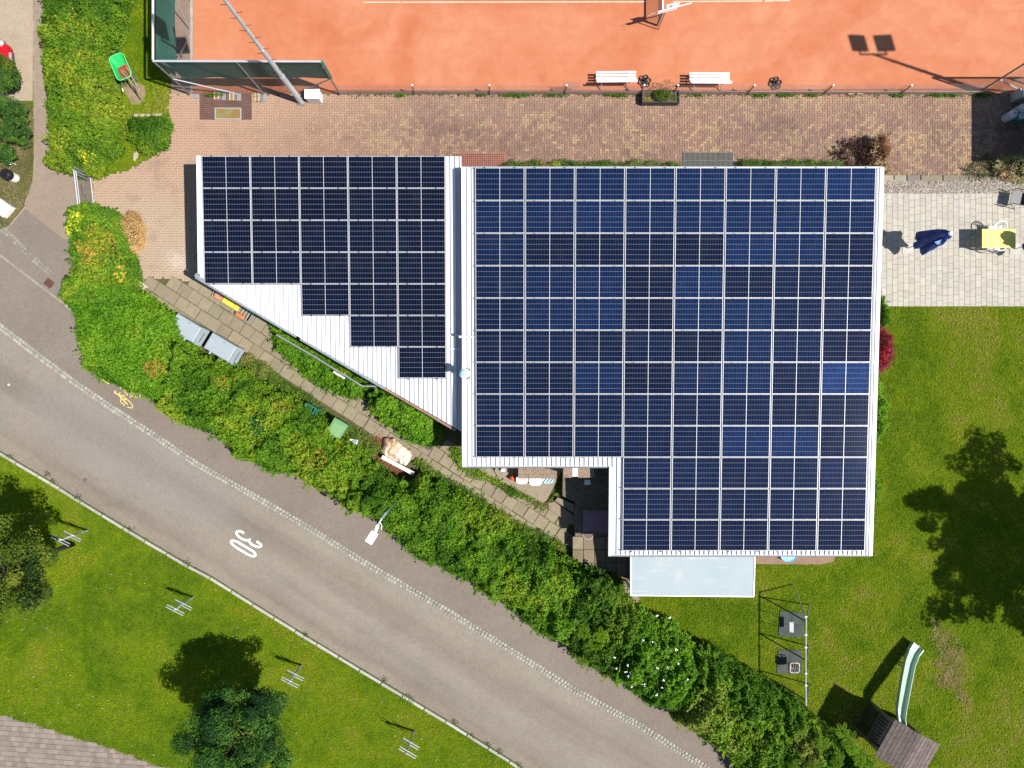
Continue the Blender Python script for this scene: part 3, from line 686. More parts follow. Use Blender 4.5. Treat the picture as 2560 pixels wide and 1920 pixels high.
R8 = [[1.2,1.5,1.6,2,2,2,2.4,2.4], [1.6,1.6,1.9,1.8,1.8,2,2.1,1.6], [1.4,.6,.7,.8,.55,2.4,2.1,.9], [1.2,1.6,1.8,.65,2.2,.8,1.2,1.0], [.9,1.5,1.9,.65,2.1,2.1,1.3,1.4], [.7,1.0,.8,.9,.7,2.0,1.5,1.0], [.8,.7,1.7,.55,1.8,1.9,1.2,4.6], [.9,.9,1,1.1,1,1.2,1.0,1.0], [.7,.8,1,1,1.0,2.3,2.6,1.1], [0,0,0,1.2,1.2,1.1,1.4,1.5], [0,0,0,1.1,1.0,1.0,1.2,1.2], [0,0,0,.9,.8,.8,.9,.9]]  # panel blues; sky reflection and the brightest panel's glare are painted in
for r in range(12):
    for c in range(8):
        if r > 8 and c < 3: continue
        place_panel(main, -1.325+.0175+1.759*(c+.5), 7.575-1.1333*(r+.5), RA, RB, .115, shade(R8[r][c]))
for r in range(7):
    for c in range(5):
        if (r == 4 and c < 2) or (r == 5 and c < 3) or (r == 6 and c < 4): continue
        place_panel(west, -11.10+1.744*(c+.5), 8.145-1.133*(r+.5), LA, LB, .11, shade(rng.uniform(.22, .42)))
# mounting rails at the row joints
for r in range(13):
    y = 7.575-1.1333*r; x0 = -1.325-.05 if r <= 9 else -1.325+3*1.759-.07; x1 = -1.325+8*1.759+.01
    mb = MB(main.location); mb.bar((x0, y, RA+RB*y+.055), (x1, y, RA+RB*y+.055), .035, .05); mb.build('mounting_rail', M['rail'], main)
for r in range(8):
    y = 8.145-1.133*r; c0 = {0: 0, 1: 0, 2: 0, 3: 0, 4: 0, 5: 2, 6: 3, 7: 4}[r]; x0 = -11.10+1.744*c0-.02; x1 = -11.10+5*1.744+.01
    mb = MB(west.location); mb.bar((x0, y, LA+LB*y+.055), (x1, y, LA+LB*y+.055), .035, .05); mb.build('mounting_rail', M['rail'], west)
# clamps
cl = MB().color((1, 1, 1)); cl.box((0, 0, 0), (.07, .035, .02)); clm = cl.mesh('clamp', M['black'])
for parent, nr, nc, ox, oy, px_, a, b, cut in ((main, 12, 8, -1.325, 7.575, 1.759, RA, RB, lambda r, c: r > 9 and c < 3), (west, 7, 5, -11.10, 8.145, 1.744, LA, LB, lambda r, c: (r == 5 and c < 2) or (r == 6 and c < 3) or (r == 7 and c < 4))):
    for r in range(nr+1):
        for c in range(nc):
            if cut(r, c): continue
            for s in (.2, .8):
                y = oy-1.1333*r - (.03 if r == nr else 0); link_mesh('clamp', clm, parent, Vector((ox+px_*(c+s), y, a+b*y+.122)) - parent.location)
# --- vent pipe on the roof
px0 = onplane(1164, 934, RA, RB); zb = RA+RB*px0[1]
vent = thing('roof_vent', 'round white vent pipe with a turquoise cap, between the two roofs', 'vent', (px0[0], px0[1], zb))
mb = MB(); mb.box((0, 0, .03), (.30, .36, .06)); mb.build('base_plate', M['black'], vent)
mb = MB(); mb.lathe((0, 0, 0), [(.165, .05), (.165, .12), (.125, .3), (.125, .62), (.165, .63), (.165, .70)], 20); mb.build('pipe', M['white'], vent, smooth=False)
mb = MB(); mb.lathe((0, 0, 0), [(.135, .70), (.135, .745), (.10, .78), (.02, .80)], 20); mb.build('cap', plain('verdigris_cap', (.33, .60, .56), .5, var=.06), vent)
# --- cable trays crossing from roof to roof
for nm, pts, dz, w_ in (('cable_tray', [(1118, 838), (1147, 838.5)], .06, .07), ('cable_tray', [(1147, 842), (1186, 842)], .06, .08), ('cable_tray', [(1118, 872), (1154, 873)], .06, .055)):
    low = pts[0][0] < 1147; A_, B_ = (LA, LB) if low else (RA, RB)
    a = onplane(*pts[0], A_, B_, dz); b = onplane(*pts[1], A_, B_, dz)
    mb = MB((west if low else main).location); mb.bar((a[0], a[1], A_+B_*a[1]+dz), (b[0], b[1], A_+B_*b[1]+dz), w_, .03); mb.build(nm, M['alu'], west if low else main)
# --- translucent awning south of the main wing
AW = [(1577, 1386), (1887, 1389), (1884, 1491), (1577, 1488)]
aw = thing('awning', 'milky pale blue plastic awning roof projecting over the lawn', 'awning', (P(1730, 1440, 2.2).x, P(1730, 1440, 2.2).y, 0))
m, t_, b, o = new_mat('milky_plastic'); g = geo(t_)
mp = t_.nodes.new('ShaderNodeMapping'); mp.inputs['Scale'].default_value = (.5, 7.0, 1); t_.links.new(g, mp.inputs[0])
sp = t_.nodes.new('ShaderNodeSeparateXYZ'); t_.links.new(g, sp.inputs[0])
c = ramp(t_, noise(t_, .8, 6, .6, g, .4), [(.35, (.285, .345, .37)), (.6, (.325, .37, .385)), (.72, (.40, .43, .44))])
c = mixc(t_, math_(t_, 'MULTIPLY', ramp_f(t_, noise(t_, 1.6, 6, .7, mp.outputs[0], .5), .58, .74), .55), c, (.58, .60, .61))
t_.links.new(c, b.inputs['Base Color']); b.inputs['Roughness'].default_value = .3; M['awning'] = m
z1 = 2.42; z0 = 2.12
co = [P(x, y, z) for (x, y), z in zip(AW, (z1, z1, z0, z0))]
mb = MB(aw.location); mb.add([tuple(v) for v in co] + [tuple(v - Vector((0, 0, .03))) for v in co], [(3, 2, 1, 0), (4, 5, 6, 7), (0, 1, 5, 4), (1, 2, 6, 5), (2, 3, 7, 6), (3, 0, 4, 7)]); mb.build('roof_sheet', M['awning'], aw)
for i, j in ((0, 3), (3, 2), (1, 2)):
    mb = MB(aw.location); mb.bar(co[i]+Vector((0, 0, -.01)), co[j]+Vector((0, 0, -.01)), .045, .07); mb.build('edge_beam', M['white'], aw)
for i in (2, 3):
    mb = MB(aw.location); v = co[i]; s = -1 if i == 2 else 1; mb.bar((v.x+.08*s, v.y+.1, 0), (v.x+.08*s, v.y+.1, v.z-.05), .08); mb.build('post', M['white'], aw)
# red framed cabinet under it, at the west end
cb = thing('cabinet', 'red and black cabinet half hidden under the awning edge', 'cabinet', (*G(1585, 1410), 0))
mb = MB(); mb.box((0, 0, .6), (.55, .9, 1.2)); mb.build('body', M['black'], cb)
for dy in (-.42, .42):
    mb = MB(); mb.box((-.02, dy, .62), (.62, .06, 1.24)); mb.build('frame', plain('red_paint', (.55, .02, .015), .4, var=.05), cb)
pl = thing('paddling_pool', 'bright blue plastic tub peeking out under the south eave', 'tub', (*G(1966, 1379), 0))
mb = MB(); mb.lathe((0, 0, 0), [(.30, 0), (.36, .22), (.36, .25), (.30, .24)], 20); mb.build('tub', plain('sky_blue_plastic', (.02, .25, .6), .4, var=.05), pl)
# ================================================================ plants
def leaves(name, pts, nrm, size, cols, mat, parent=None, kind=None, aspect=.55):
    """one kite-shaped, slightly folded leaf per point"""
    n = len(pts); 
    if np.isscalar(size): size = np.full(n, size)
    nrm = nrm / np.linalg.norm(nrm, axis=1, keepdims=True)
    r = rng.normal(size=(n, 3)); u = np.cross(nrm, r); u /= np.linalg.norm(u, axis=1, keepdims=True); v = np.cross(nrm, u)
    L = size[:, None]*.5; W = L*aspect
    V = np.stack([pts - u*L, pts + v*W - nrm*W*.25, pts + u*L - nrm*L*.15, pts - v*W - nrm*W*.25], 1).reshape(-1, 3)
    F = np.arange(n*4).reshape(-1, 4)
    me = npmesh(name, V, F, mat, np.repeat(np.clip(cols, 0, 1), 4, axis=0))
    o = link_mesh(name, me, parent)
    if kind: o['kind'] = kind
    return o
def palette(X, Y, pal, seed, scale=1.3):
    n = len(X); c = np.array([p for p in pal], float)
    f = vnoise(X, Y, scale, seed)*.6 + vnoise(X, Y, scale*.3, seed+9)*.4
    f = np.clip((f-.25)/.5, 0, .999)*(len(c)-1); i = f.astype(int); t = (f-i)[:, None]
    return c[i]*(1-t) + c[i+1]*t
GREENS = [(.034, .092, .006), (.062, .135, .010), (.095, .175, .012), (.135, .205, .014)]
OLIVE = [(.030, .065, .008), (.06, .105, .012), (.10, .145, .016), (.15, .165, .02)]
LIME = [(.062, .15, .008), (.085, .19, .010), (.115, .23, .014)]
DEEP = [(.020, .06, .010), (.034, .09, .016), (.055, .12, .022)]
BRIGHT = 1.42
HEDGE = []; HI = [0]; PREP = False
def shrub(name, label, cat, poly, H, dens=2400, size=.09, pal=GREENS, seed=1, bump_s=.7, bump_h=.35, sprigs=60, accents=(), edge=.55, zpoly=.7, core=True, group=None, jitter=.28, spr=.35, part='foliage', union=False):
    union = union or bool(group)
    A_ = sum(poly[i][0]*poly[(i+1) % len(poly)][1] - poly[(i+1) % len(poly)][0]*poly[i][1] for i in range(len(poly)))
    pw = []
    for i, (x, y) in enumerate(poly):
        tx, ty = poly[(i+1) % len(poly)][0]-poly[i-1][0], poly[(i+1) % len(poly)][1]-poly[i-1][1]
        nx_, ny_ = (ty, -tx) if A_ > 0 else (-ty, tx); rx, ry = x-1280, y-960
        dt = (nx_*rx+ny_*ry)/(math.hypot(nx_, ny_)*math.hypot(rx, ry)+1e-9)   # sides turned away from the lens show their top, the others their foot
        pw.append(tuple(P(x, y, H*(.45+.38*dt)*zpoly/.7)[:2]))
    if PREP:
        if union: HEDGE.append(pw)
        return None
    if union:
        pw = HEDGE[HI[0]]; HI[0] += 1
    cx = sum(p[0] for p in pw)/len(pw); cy = sum(p[1] for p in pw)/len(pw)
    root = thing(name, label, cat, (cx, cy, 0), 0, group)
    xs = np.array([p[0] for p in pw]); ys = np.array([p[1] for p in pw])
    area = abs(np.sum(xs*np.roll(ys, -1)-np.roll(xs, -1)*ys))/2
    N = int(area*dens*((xs.max()-xs.min())*(ys.max()-ys.min()))/area)
    X = rng.uniform(xs.min(), xs.max(), N); Y = rng.uniform(ys.min(), ys.max(), N)
    k = inpoly(X, Y, pw); X, Y = X[k], Y[k]
    def hf(X, Y):
        d = edgedist(X, Y, pw)
        if union:
            for q in HEDGE:
                if q is pw: continue
                dq = edgedist(X, Y, q); dq = np.where(inpoly(X, Y, q), dq, -dq); d = np.maximum(d, np.minimum(dq + .45, .5))
        d = d + (vnoise(X, Y, .35, seed+3)-.5)*.25
        e = np.clip(d/edge, 0, 1); prof = np.sqrt(np.clip(1-(1-e)**2, 0, 1))
        b = (vnoise(X, Y, bump_s, seed)-.5)*bump_h*1.4 + (vnoise(X, Y, bump_s*.4, seed+1)-.5)*bump_h*.9 + (vnoise(X, Y, bump_s*.17, seed+2)-.5)*bump_h*.5
        return H*(.25+.75*prof) + b*(.4+.6*prof)
    h = hf(X, Y); e = .06
    nx = -(hf(X+e, Y)-hf(X-e, Y))/(2*e); ny = -(hf(X, Y+e)-hf(X, Y-e))/(2*e)
    Z = np.maximum(h - rng.exponential(jitter*.45, len(X)), .03)
    nr = np.stack([nx*.6, ny*.6, np.ones_like(nx)*.9], 1); nr /= np.linalg.norm(nr, axis=1, keepdims=True)
    nr = nr + rng.normal(0, .62, (len(X), 3)); nr[:, 2] = np.abs(nr[:, 2]) + .05
    col = palette(X, Y, pal, seed) * (0.5 + 1.0*rng.random((len(X), 1)))
    for (ax, ay, ar, ac, am) in accents:
        g = P(ax, ay, H); d = np.hypot(X-g.x, Y-g.y); kk = (d < ar*(.6+.8*vnoise(X, Y, .25, seed+7))) & (rng.random(len(X)) < am)
        col[kk] = np.array(ac)*(0.75+.5*rng.random((kk.sum(), 1)))
    P3 = np.stack([X, Y, Z], 1); S3 = rng.uniform(.7, 1.3, len(X))*size
    # sprigs beyond the outline
    per = [];
    for i in range(int(sprigs*1.4)):
        j = rng.integers(len(pw)); t = rng.random(); a = np.array(pw[j]); b = np.array(pw[(j+1) % len(pw)])
        q = a + (b-a)*t; ou = q - np.array([cx, cy])
        nn = np.array([(b-a)[1], -(b-a)[0]]); nn /= (np.linalg.norm(nn)+1e-9)
        if inpoly(np.array([q[0]+nn[0]*.05]), np.array([q[1]+nn[1]*.05]), pw)[0]: nn = -nn
        Ls = rng.uniform(.08, spr*.9); m = rng.integers(10, 24); s = rng.random(m)**1.4*Ls-.05; z0 = H*rng.uniform(.25, .7)
        tang = np.array([-nn[1], nn[0]])*rng.normal(0, .35)
        pt = q[None] + (nn+tang)[None]*s[:, None]; pt = pt + rng.normal(0, .03, (m, 2))
        per.append((np.c_[pt, z0 + s*rng.uniform(-.4, .5) + rng.normal(0, .02, m)], palette(pt[:, 0], pt[:, 1], pal, seed)*rng.uniform(.7, 1.2)))
    if per:
        pp_ = np.concatenate([a for a, b in per]); pc = np.concatenate([b for a, b in per])
        P3 = np.r_[P3, pp_]; col = np.r_[col, pc]; S3 = np.r_[S3, np.full(len(pp_), size*1.05)]
        nr = np.r_[nr, np.stack([rng.normal(0, .4, len(pp_)), rng.normal(0, .4, len(pp_)), np.ones(len(pp_))], 1)]
    # leaves on the upright sides
    pa = np.array(pw); pb = np.roll(pa, -1, axis=0); sl = np.hypot(*(pb-pa).T); m = int(sl.sum()*H*dens*.55)
    js = rng.choice(len(pa), m, p=sl/sl.sum()); tt_ = rng.random((m, 1)); q = pa[js]+(pb-pa)[js]*tt_
    sg = 1 if np.sum(xs*np.roll(ys, -1)-np.roll(xs, -1)*ys) > 0 else -1
    on = np.c_[(pb-pa)[js][:, 1], -(pb-pa)[js][:, 0]]*sg; on /= np.linalg.norm(on, axis=1, keepdims=True)+1e-9
    bul = (vnoise(q[:, 0], q[:, 1], .35, seed+3)-.5)[:, None]*.22
    zz_ = rng.random(m)*H*.62; q = q + on*(bul + rng.normal(-.02, .07, (m, 1)) - (zz_[:, None]/H)**2*.15)
    P3 = np.r_[P3, np.c_[q, zz_]]; S3 = np.r_[S3, rng.uniform(.7, 1.3, m)*size]; col = np.r_[col, palette(q[:, 0], q[:, 1], pal, seed)*(.6+.8*rng.random((m, 1)))]
    nr = np.r_[nr, np.c_[on*.7, np.full(m, .6)]+rng.normal(0, .55, (m, 3))]
    if BRIGHT != 1: col = col*BRIGHT
    off = np.array([cx, cy, 0])
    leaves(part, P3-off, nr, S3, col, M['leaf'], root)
    if core:  # dark mass under the leaves, its colour carries the inner shade
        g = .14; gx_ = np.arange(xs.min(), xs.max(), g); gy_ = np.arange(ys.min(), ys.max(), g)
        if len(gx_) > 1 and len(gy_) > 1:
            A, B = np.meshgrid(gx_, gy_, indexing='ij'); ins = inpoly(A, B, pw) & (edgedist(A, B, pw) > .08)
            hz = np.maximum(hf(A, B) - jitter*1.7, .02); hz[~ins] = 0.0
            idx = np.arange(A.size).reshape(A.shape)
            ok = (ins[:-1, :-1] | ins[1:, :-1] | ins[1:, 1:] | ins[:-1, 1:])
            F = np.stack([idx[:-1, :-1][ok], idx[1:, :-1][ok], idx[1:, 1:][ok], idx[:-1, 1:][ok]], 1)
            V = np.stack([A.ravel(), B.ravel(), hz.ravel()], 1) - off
            link_mesh('shaded_branches', npmesh('shaded_branches', V, F, M['core']), root)['kind'] = 'stuff'
    return root
def fronds(root, centres, L=.42, n=8, col=(.06, .15, .02)):
    ro = np.array(root.location)
    for c in centres:
        P_, C_ = [], []
        c = np.array(c); a0 = rng.uniform(0, 2*PI); base = np.array(col)*rng.uniform(.8, 1.3)
        for k in range(n):
            a = a0 + 2*PI*k/n + rng.normal(0, .12); ln = L*rng.uniform(.75, 1.15); el = rng.uniform(.1, .45)
            d = np.array([math.cos(a), math.sin(a), 0])
            for i in range(11):
                s = (i+2)/12*ln; z = s*el - 1.1*s*s/L*.5; pr = np.array([-d[1], d[0], 0]); w_ = .085*math.sin(PI*(i+1.5)/13)+.02
                for sg in (-1, 1):
                    P_.append((c + d*s + np.array([0, 0, z]) - ro, pr*sg + d*.35, w_)); C_.append(base*rng.uniform(.85, 1.15))
        V = []; F = []; Cc = []
        for i, ((p, dr, w_), cc) in enumerate(zip(P_, C_)):
            dr = dr/np.linalg.norm(dr); sd_ = np.array([-dr[1], dr[0], 0])*.012
            V += [p, p+dr*w_*.5+sd_, p+dr*w_+np.array([0, 0, -.015]), p+dr*w_*.5-sd_]; F.append((4*i, 4*i+1, 4*i+2, 4*i+3)); Cc += [cc]*4
        link_mesh('frond', npmesh('frond', np.array(V), np.array(F), M['leaf'], np.array(Cc)), root)
def tree(name, label, base, crown, rad, nclump, per, pal, size=.09, seed=3, clump=.55, group=None, accents=None, trunk=.11, cat='tree', lumpy=.28):
    root = thing(name, label, cat, (base[0], base[1], 0), 0, group); off = np.array([base[0], base[1], 0.])
    cr = np.array(crown); ra = np.array(rad)
    dirs = rng.normal(size=(nclump, 3)); dirs /= np.linalg.norm(dirs, axis=1, keepdims=True); dirs[:, 2] = dirs[:, 2]*.9+.12
    rr = rng.uniform(.45, 1.0, nclump)**.7
    lump = 1 + lumpy*np.sin(np.arctan2(dirs[:, 1], dirs[:, 0])*5+seed) * (rr > .7)
    cc = cr + dirs*ra*rr[:, None]*lump[:, None]*.86
    P3 = []; N3 = []; Cl = []; S3 = []
    for i in range(nclump):
        m = int(per*rng.uniform(.6, 1.3)); d = rng.normal(size=(m, 3)); d /= np.linalg.norm(d, axis=1, keepdims=True)
        R = clump*rng.uniform(.6, 1.25); r_ = R*rng.uniform(.55, 1.0, m)[:, None]
        p = cc[i] + d*r_*np.array([1, 1, .62]); P3.append(p); N3.append(d*.8+np.array([0, 0, .7])+rng.normal(0, .4, (m, 3)))
        base_c = np.array(pal[rng.integers(len(pal))]); c = base_c*(.7+.6*rng.random((m, 1)))
        if accents and rng.random() < accents[1]: c[:] = np.array(accents[0])*(.7+.5*rng.random((m, 1)))
        Cl.append(c); S3.append(np.full(m, size)*rng.uniform(.75, 1.25, m))
    leaves('crown', np.concatenate(P3)-off, np.concatenate(N3), np.concatenate(S3), np.concatenate(Cl), M['leaf'], root)
    mb = MB(off)
    top = cr + np.array([0, 0, ra[2]*.35]); b0 = np.array([base[0], base[1], 0])
    pts = [b0, b0*.6+cr*np.array([.4, .4, 0])+np.array([0, 0, cr[2]*.42]), b0*.25+cr*np.array([.75, .75, 0])+np.array([0, 0, cr[2]*.75]), top]
    mb.tube(pts, trunk, 8, trunk*.25)
    me_root = mb.build('trunk', M['bark'], root, smooth=True)
    mb = MB(off)
    for i in range(0, nclump, max(1, nclump//22)):
        s = rng.uniform(.35, .8); st = np.array(pts[1])*(1-s)+np.array(pts[3])*s; en = cc[i]; mid = (st+en)/2+np.array([0, 0, .1])
        mb.tube([st, mid, en], trunk*.35, 5, trunk*.1)
    mb.build('limb', M['bark'], root)
    return root
D = lambda L: [(x*1.15732, y*1.15732) for x, y in L]   # outline read on the 2212-wide view

# ---- the tall block of hedge beside the footpath
shrub('hedge', 'broad overgrown hedge block filling the strip between the car park path and the wheelbarrow lawn', 'hedge',
      D([(82, -60), (272, -60), (275, 10), (268, 50), (262, 85), (244, 112), (240, 150), (246, 190), (256, 232), (266, 262), (258, 300), (266, 330), (240, 345), (225, 368), (200, 378), (185, 362), (155, 372), (140, 355), (100, 352), (95, 330), (92, 290), (88, 240), (95, 200), (86, 120), (82, 60)]),
      1.7, 1850, 0.100, [(.04, .10, .007), (.075, .15, .009), (.115, .185, .012), (.15, .195, .014)], 11, .6, .32, 70,
      accents=[(180, 60, .5, (.30, .22, .02), .10), (205, 390, .35, (.5, .42, .02), .3), (240, 385, .4, (.45, .2, .03), .12), (160, 180, .5, (.28, .27, .02), .2), (145, 355, .5, (.30, .30, .03), .25)])
shrub('shrub', 'rounded green shrub on the corner between the lawn strip and the brick yard', 'shrub',
      D([(278, 252), (330, 250), (362, 256), (366, 290), (360, 322), (330, 330), (305, 326), (292, 300), (272, 297)]), 1.0, 2600, .07, GREENS, 21, .4, .25, 25)
def long_hedge():
    # ---- the long hedge, kind after kind
    shrub('hedge', 'yellow-green start of the long hedge, beside the metal gate', 'hedge',
          D([(150, 450), (180, 442), (205, 448), (240, 455), (262, 480), (266, 500), (285, 530), (296, 580), (300, 612), (300, 640), (250, 660), (200, 662), (160, 650), (142, 632), (150, 600), (142, 570), (140, 520), (132, 480)]),
          1.7, 1850, 0.098, [(.045, .115, .008), (.07, .155, .010), (.10, .185, .012), (.14, .205, .014)], 31, .6, .35, 55, group='stretches of the long hedge',
          accents=[(175, 560, .45, (.40, .42, .02), .4), (152, 572, .25, (.46, .46, .03), .5), (240, 600, .6, (.27, .21, .02), .35), (255, 625, .55, (.26, .22, .02), .28), (292, 680, .3, (.4, .32, .03), .4), (215, 640, .3, (.4, .22, .05), .3)])
    shrub('hedge', 'bright smooth domed stretch of the long hedge, next to the two grey containers', 'hedge',
          D([(120, 618), (150, 600), (200, 610), (260, 625), (310, 640), (345, 662), (378, 682), (392, 712), (405, 735), (430, 770), (420, 800), (400, 850), (360, 880), (320, 865), (300, 850), (250, 832), (210, 815), (170, 790), (155, 750), (152, 700), (142, 660), (120, 640)]),
          1.75, 2146, 0.085, [(.05, .135, .006), (.072, .17, .008), (.095, .205, .010), (.12, .22, .012)], 41, .35, .2, 45, group='stretches of the long hedge', edge=.9,
          accents=[(385, 920, .4, (.3, .16, .03), .4), (340, 830, .3, (.2, .25, .02), .3)])
    shrub('hedge', 'mixed leafy stretch of the long hedge behind the pale green bin', 'hedge',
          D([(395, 742), (430, 768), (462, 780), (500, 792), (540, 812), (590, 842), (640, 862), (665, 880), (690, 900), (720, 925), (735, 945), (765, 962), (790, 985), (820, 1012), (790, 1060), (760, 1108), (718, 1078), (690, 1062), (660, 1046), (620, 1020), (575, 1022), (548, 1000), (500, 985), (468, 948), (440, 930), (400, 915), (365, 903), (340, 875), (365, 850), (380, 800)]),
          1.8, 1850, 0.095, [(.042, .105, .006), (.068, .15, .008), (.10, .19, .010), (.145, .205, .013)], 51, .62, .42, 80, group='stretches of the long hedge',
          accents=[(700, 1010, .4, (.26, .2, .03), .3), (640, 1060, .4, (.02, .09, .02), .6), (800, 1150, .35, (.28, .18, .03), .3), (560, 960, .3, (.25, .16, .02), .25)])
    shrub('hedge', 'long middle stretch of the hedge between the street lamp and the slab path', 'hedge',
          D([(815, 1010), (850, 1035), (885, 1045), (915, 1030), (950, 1042), (990, 1065), (1030, 1090), (1075, 1108), (1110, 1140), (1150, 1165), (1190, 1190), (1240, 1215), (1280, 1230), (1300, 1250), (1290, 1290), (1260, 1340), (1240, 1385), (1205, 1392), (1170, 1378), (1150, 1355), (1120, 1330), (1100, 1312), (1060, 1300), (1010, 1265), (980, 1250), (940, 1225), (900, 1212), (880, 1190), (850, 1165), (830, 1150), (800, 1125), (760, 1105), (780, 1050)]),
          1.8, 1850, 0.095, [(.038, .095, .006), (.065, .15, .008), (.10, .19, .011), (.14, .21, .014)], 61, .6, .38, 80, group='stretches of the long hedge',
          accents=[(880, 1270, .3, (.3, .2, .04), .25)])
    shrub('hedge', 'dark olive stretch of the hedge left of the white awning', 'hedge',
          D([(1240, 1222), (1290, 1226), (1330, 1245), (1345, 1275), (1362, 1300), (1370, 1330), (1360, 1370), (1345, 1400), (1330, 1430), (1320, 1470), (1290, 1452), (1260, 1432), (1240, 1410), (1225, 1395), (1235, 1340), (1240, 1290)]),
          1.9, 1776, 0.098, [(.030, .078, .006), (.055, .115, .008), (.09, .155, .011), (.13, .18, .015)], 71, .6, .5, 55, group='stretches of the long hedge')
    flowers = shrub('flowering_shrub', 'fresh green shrub with white flower heads in the hedge line', 'shrub',
          D([(1345, 1330), (1372, 1300), (1400, 1325), (1440, 1345), (1480, 1375), (1505, 1400), (1520, 1440), (1510, 1480), (1480, 1520), (1450, 1540), (1400, 1520), (1360, 1490), (1322, 1468), (1325, 1430), (1345, 1380)]),
          1.7, 1850, 0.098, [(.045, .12, .006), (.08, .18, .010), (.115, .22, .014)], 81, .5, .4, 40, union=True)
    shrub('hedge', 'last bushy stretch of the hedge beside the swing', 'hedge',
          D([(1500, 1390), (1540, 1398), (1570, 1425), (1610, 1445), (1650, 1475), (1690, 1500), (1720, 1515), (1750, 1545), (1790, 1575), (1820, 1600), (1870, 1640), (1905, 1680), (1905, 1760), (1640, 1760), (1620, 1700), (1600, 1655), (1560, 1620), (1520, 1592), (1480, 1562), (1450, 1545), (1470, 1500), (1500, 1450)]),
          1.75, 1776, 0.098, [(.045, .11, .006), (.075, .155, .010), (.115, .19, .014), (.16, .20, .03)], 91, .6, .45, 80, group='stretches of the long hedge',
          accents=[(2020, 1880, .6, (.2, .17, .05), .35)])
    
    return flowers
PREP = True; long_hedge(); PREP = False; flowers = long_hedge()
# white flower heads
fl = [(1607, 1602), (1633, 1605), (1536, 1644), (1695, 1658), (1643, 1671), (1669, 1668), (1564, 1680), (1576, 1681), (1571, 1691), (1659, 1703), (1610, 1712), (1578, 1716), (1656, 1719), (1642, 1739), (1656, 1737), (1719, 1700), (1569, 1665), (1690, 1623), (1644, 1541), (1673, 1545), (1542, 1672)]
for x, y in fl:
    mb = MB(flowers.location); c = P(x, y, 1.78)
    for q in range(5): mb.sphere(c+Vector((rng.normal(0, .022), rng.normal(0, .022), rng.normal(0, .012))), rng.uniform(.012, .028), 6, 4, (1, 1, .6))
    mb.build('flower_head', M['white'], flowers)
su = [(1462, 1582), (1505, 1590), (1472, 1620), (1500, 1632), (1460, 1655)]
t = thing('sumac_shrub', 'small shrub with long feathery leaves poking out of the hedge above the footway', 'shrub', tuple(P(1480, 1615, 0))[:3])
fronds(t, [P(x, y, 1.9) for x, y in su], .28, 6, (.11, .20, .006))
mb = MB(t.location)
for x, y in su: mb.tube([t.location, P(x, y, 1.95)], .02, 5, .01)
mb.build('stem', M['bark'], t)
su = [(2105, 1828), (2130, 1872), (2152, 1900), (2095, 1905), (2060, 1860), (2128, 1850), (1985, 1925), (2030, 1918), (2175, 1930)]
t = thing('sumac_shrub', 'feathery-leaved shrub at the foot of the playhouse', 'shrub', tuple(P(2110, 1880, 0))[:3])
fronds(t, [P(x, y, 1.95) for x, y in su], .30, 7, (.10, .19, .008))
mb = MB(t.location)
for x, y in su: mb.tube([t.location, P(x, y, 2.0)], .02, 5, .01)
mb.build('stem', M['bark'], t)

# ---- beside the building
shrub('ground_cover', 'low leafy ground cover under the grey handrail', 'plant',
      [(676, 820), (690, 812), (720, 835), (770, 868), (820, 895), (862, 918), (900, 935), (935, 955), (925, 968), (905, 985), (880, 990), (855, 985), (830, 975), (800, 960), (770, 940), (745, 918), (715, 895), (690, 870)], .55, 2800, .085, LIME, 101, .35, .25, 45, zpoly=.6, edge=.3,
      accents=[(930, 985, .3, (.3, .2, .03), .3), (850, 935, .25, (.4, .33, .03), .3)])
shrub('shrub', 'large round bright green shrub under the sloping roof edge', 'shrub',
      [(930, 985), (960, 970), (1000, 978), (1040, 1000), (1075, 1022), (1093, 1045), (1095, 1080), (1090, 1100), (1062, 1108), (1030, 1100), (1005, 1088), (985, 1070), (960, 1055), (940, 1040), (922, 1015)], 1.5, 3000, .10, LIME, 111, .4, .25, 45, edge=.7)
shrub('ground_cover', 'patch of low leaves at the corner where the two roofs meet', 'plant',
      [(1125, 1120), (1160, 1125), (1165, 1180), (1200, 1190), (1190, 1178), (1240, 1200), (1300, 1235), (1296, 1245), (1235, 1208), (1170, 1172), (1150, 1165), (1135, 1150)], .25, 2600, .07, GREENS, 121, .3, .12, 20, edge=.15, jitter=.12)
shrub('low_plants', 'weedy strip around the concrete platform', 'plant',
      [(1262, 1207), (1300, 1228), (1340, 1250), (1362, 1262), (1378, 1245), (1402, 1205), (1405, 1190), (1440, 1200), (1440, 1245), (1410, 1243), (1390, 1238), (1372, 1262), (1364, 1276), (1345, 1268), (1300, 1240)], .18, 2200, .06, [(.06, .13, .01), (.10, .17, .02), (.17, .17, .05)], 131, .3, .1, 20, edge=.1, jitter=.1)
shrub('grass_patch', 'tall grass between the grey containers and the slab path', 'plant',
      [(600, 900), (625, 880), (660, 905), (700, 940), (760, 985), (800, 1015), (850, 1050), (905, 1085), (940, 1105), (955, 1130), (920, 1150), (880, 1120), (840, 1080), (780, 1040), (700, 985), (640, 945)], .22, 2600, .07, [(.05, .10, .01), (.09, .14, .02), (.15, .15, .04)], 141, .3, .15, 20, edge=.12, jitter=.12)
shrub('grass_patch', 'weedy edge between the long hedge and the slab path south of the tarpaulin', 'plant',
      [(1035, 1150), (1055, 1155), (1090, 1185), (1150, 1218), (1210, 1252), (1290, 1300), (1345, 1330), (1390, 1352), (1430, 1375), (1450, 1400), (1500, 1410), (1500, 1440), (1440, 1430), (1330, 1370), (1240, 1310), (1150, 1255), (1060, 1200)], .3, 2400, .07, [(.05, .11, .01), (.09, .16, .015), (.13, .17, .03)], 151, .4, .2, 30, edge=.15, jitter=.15)
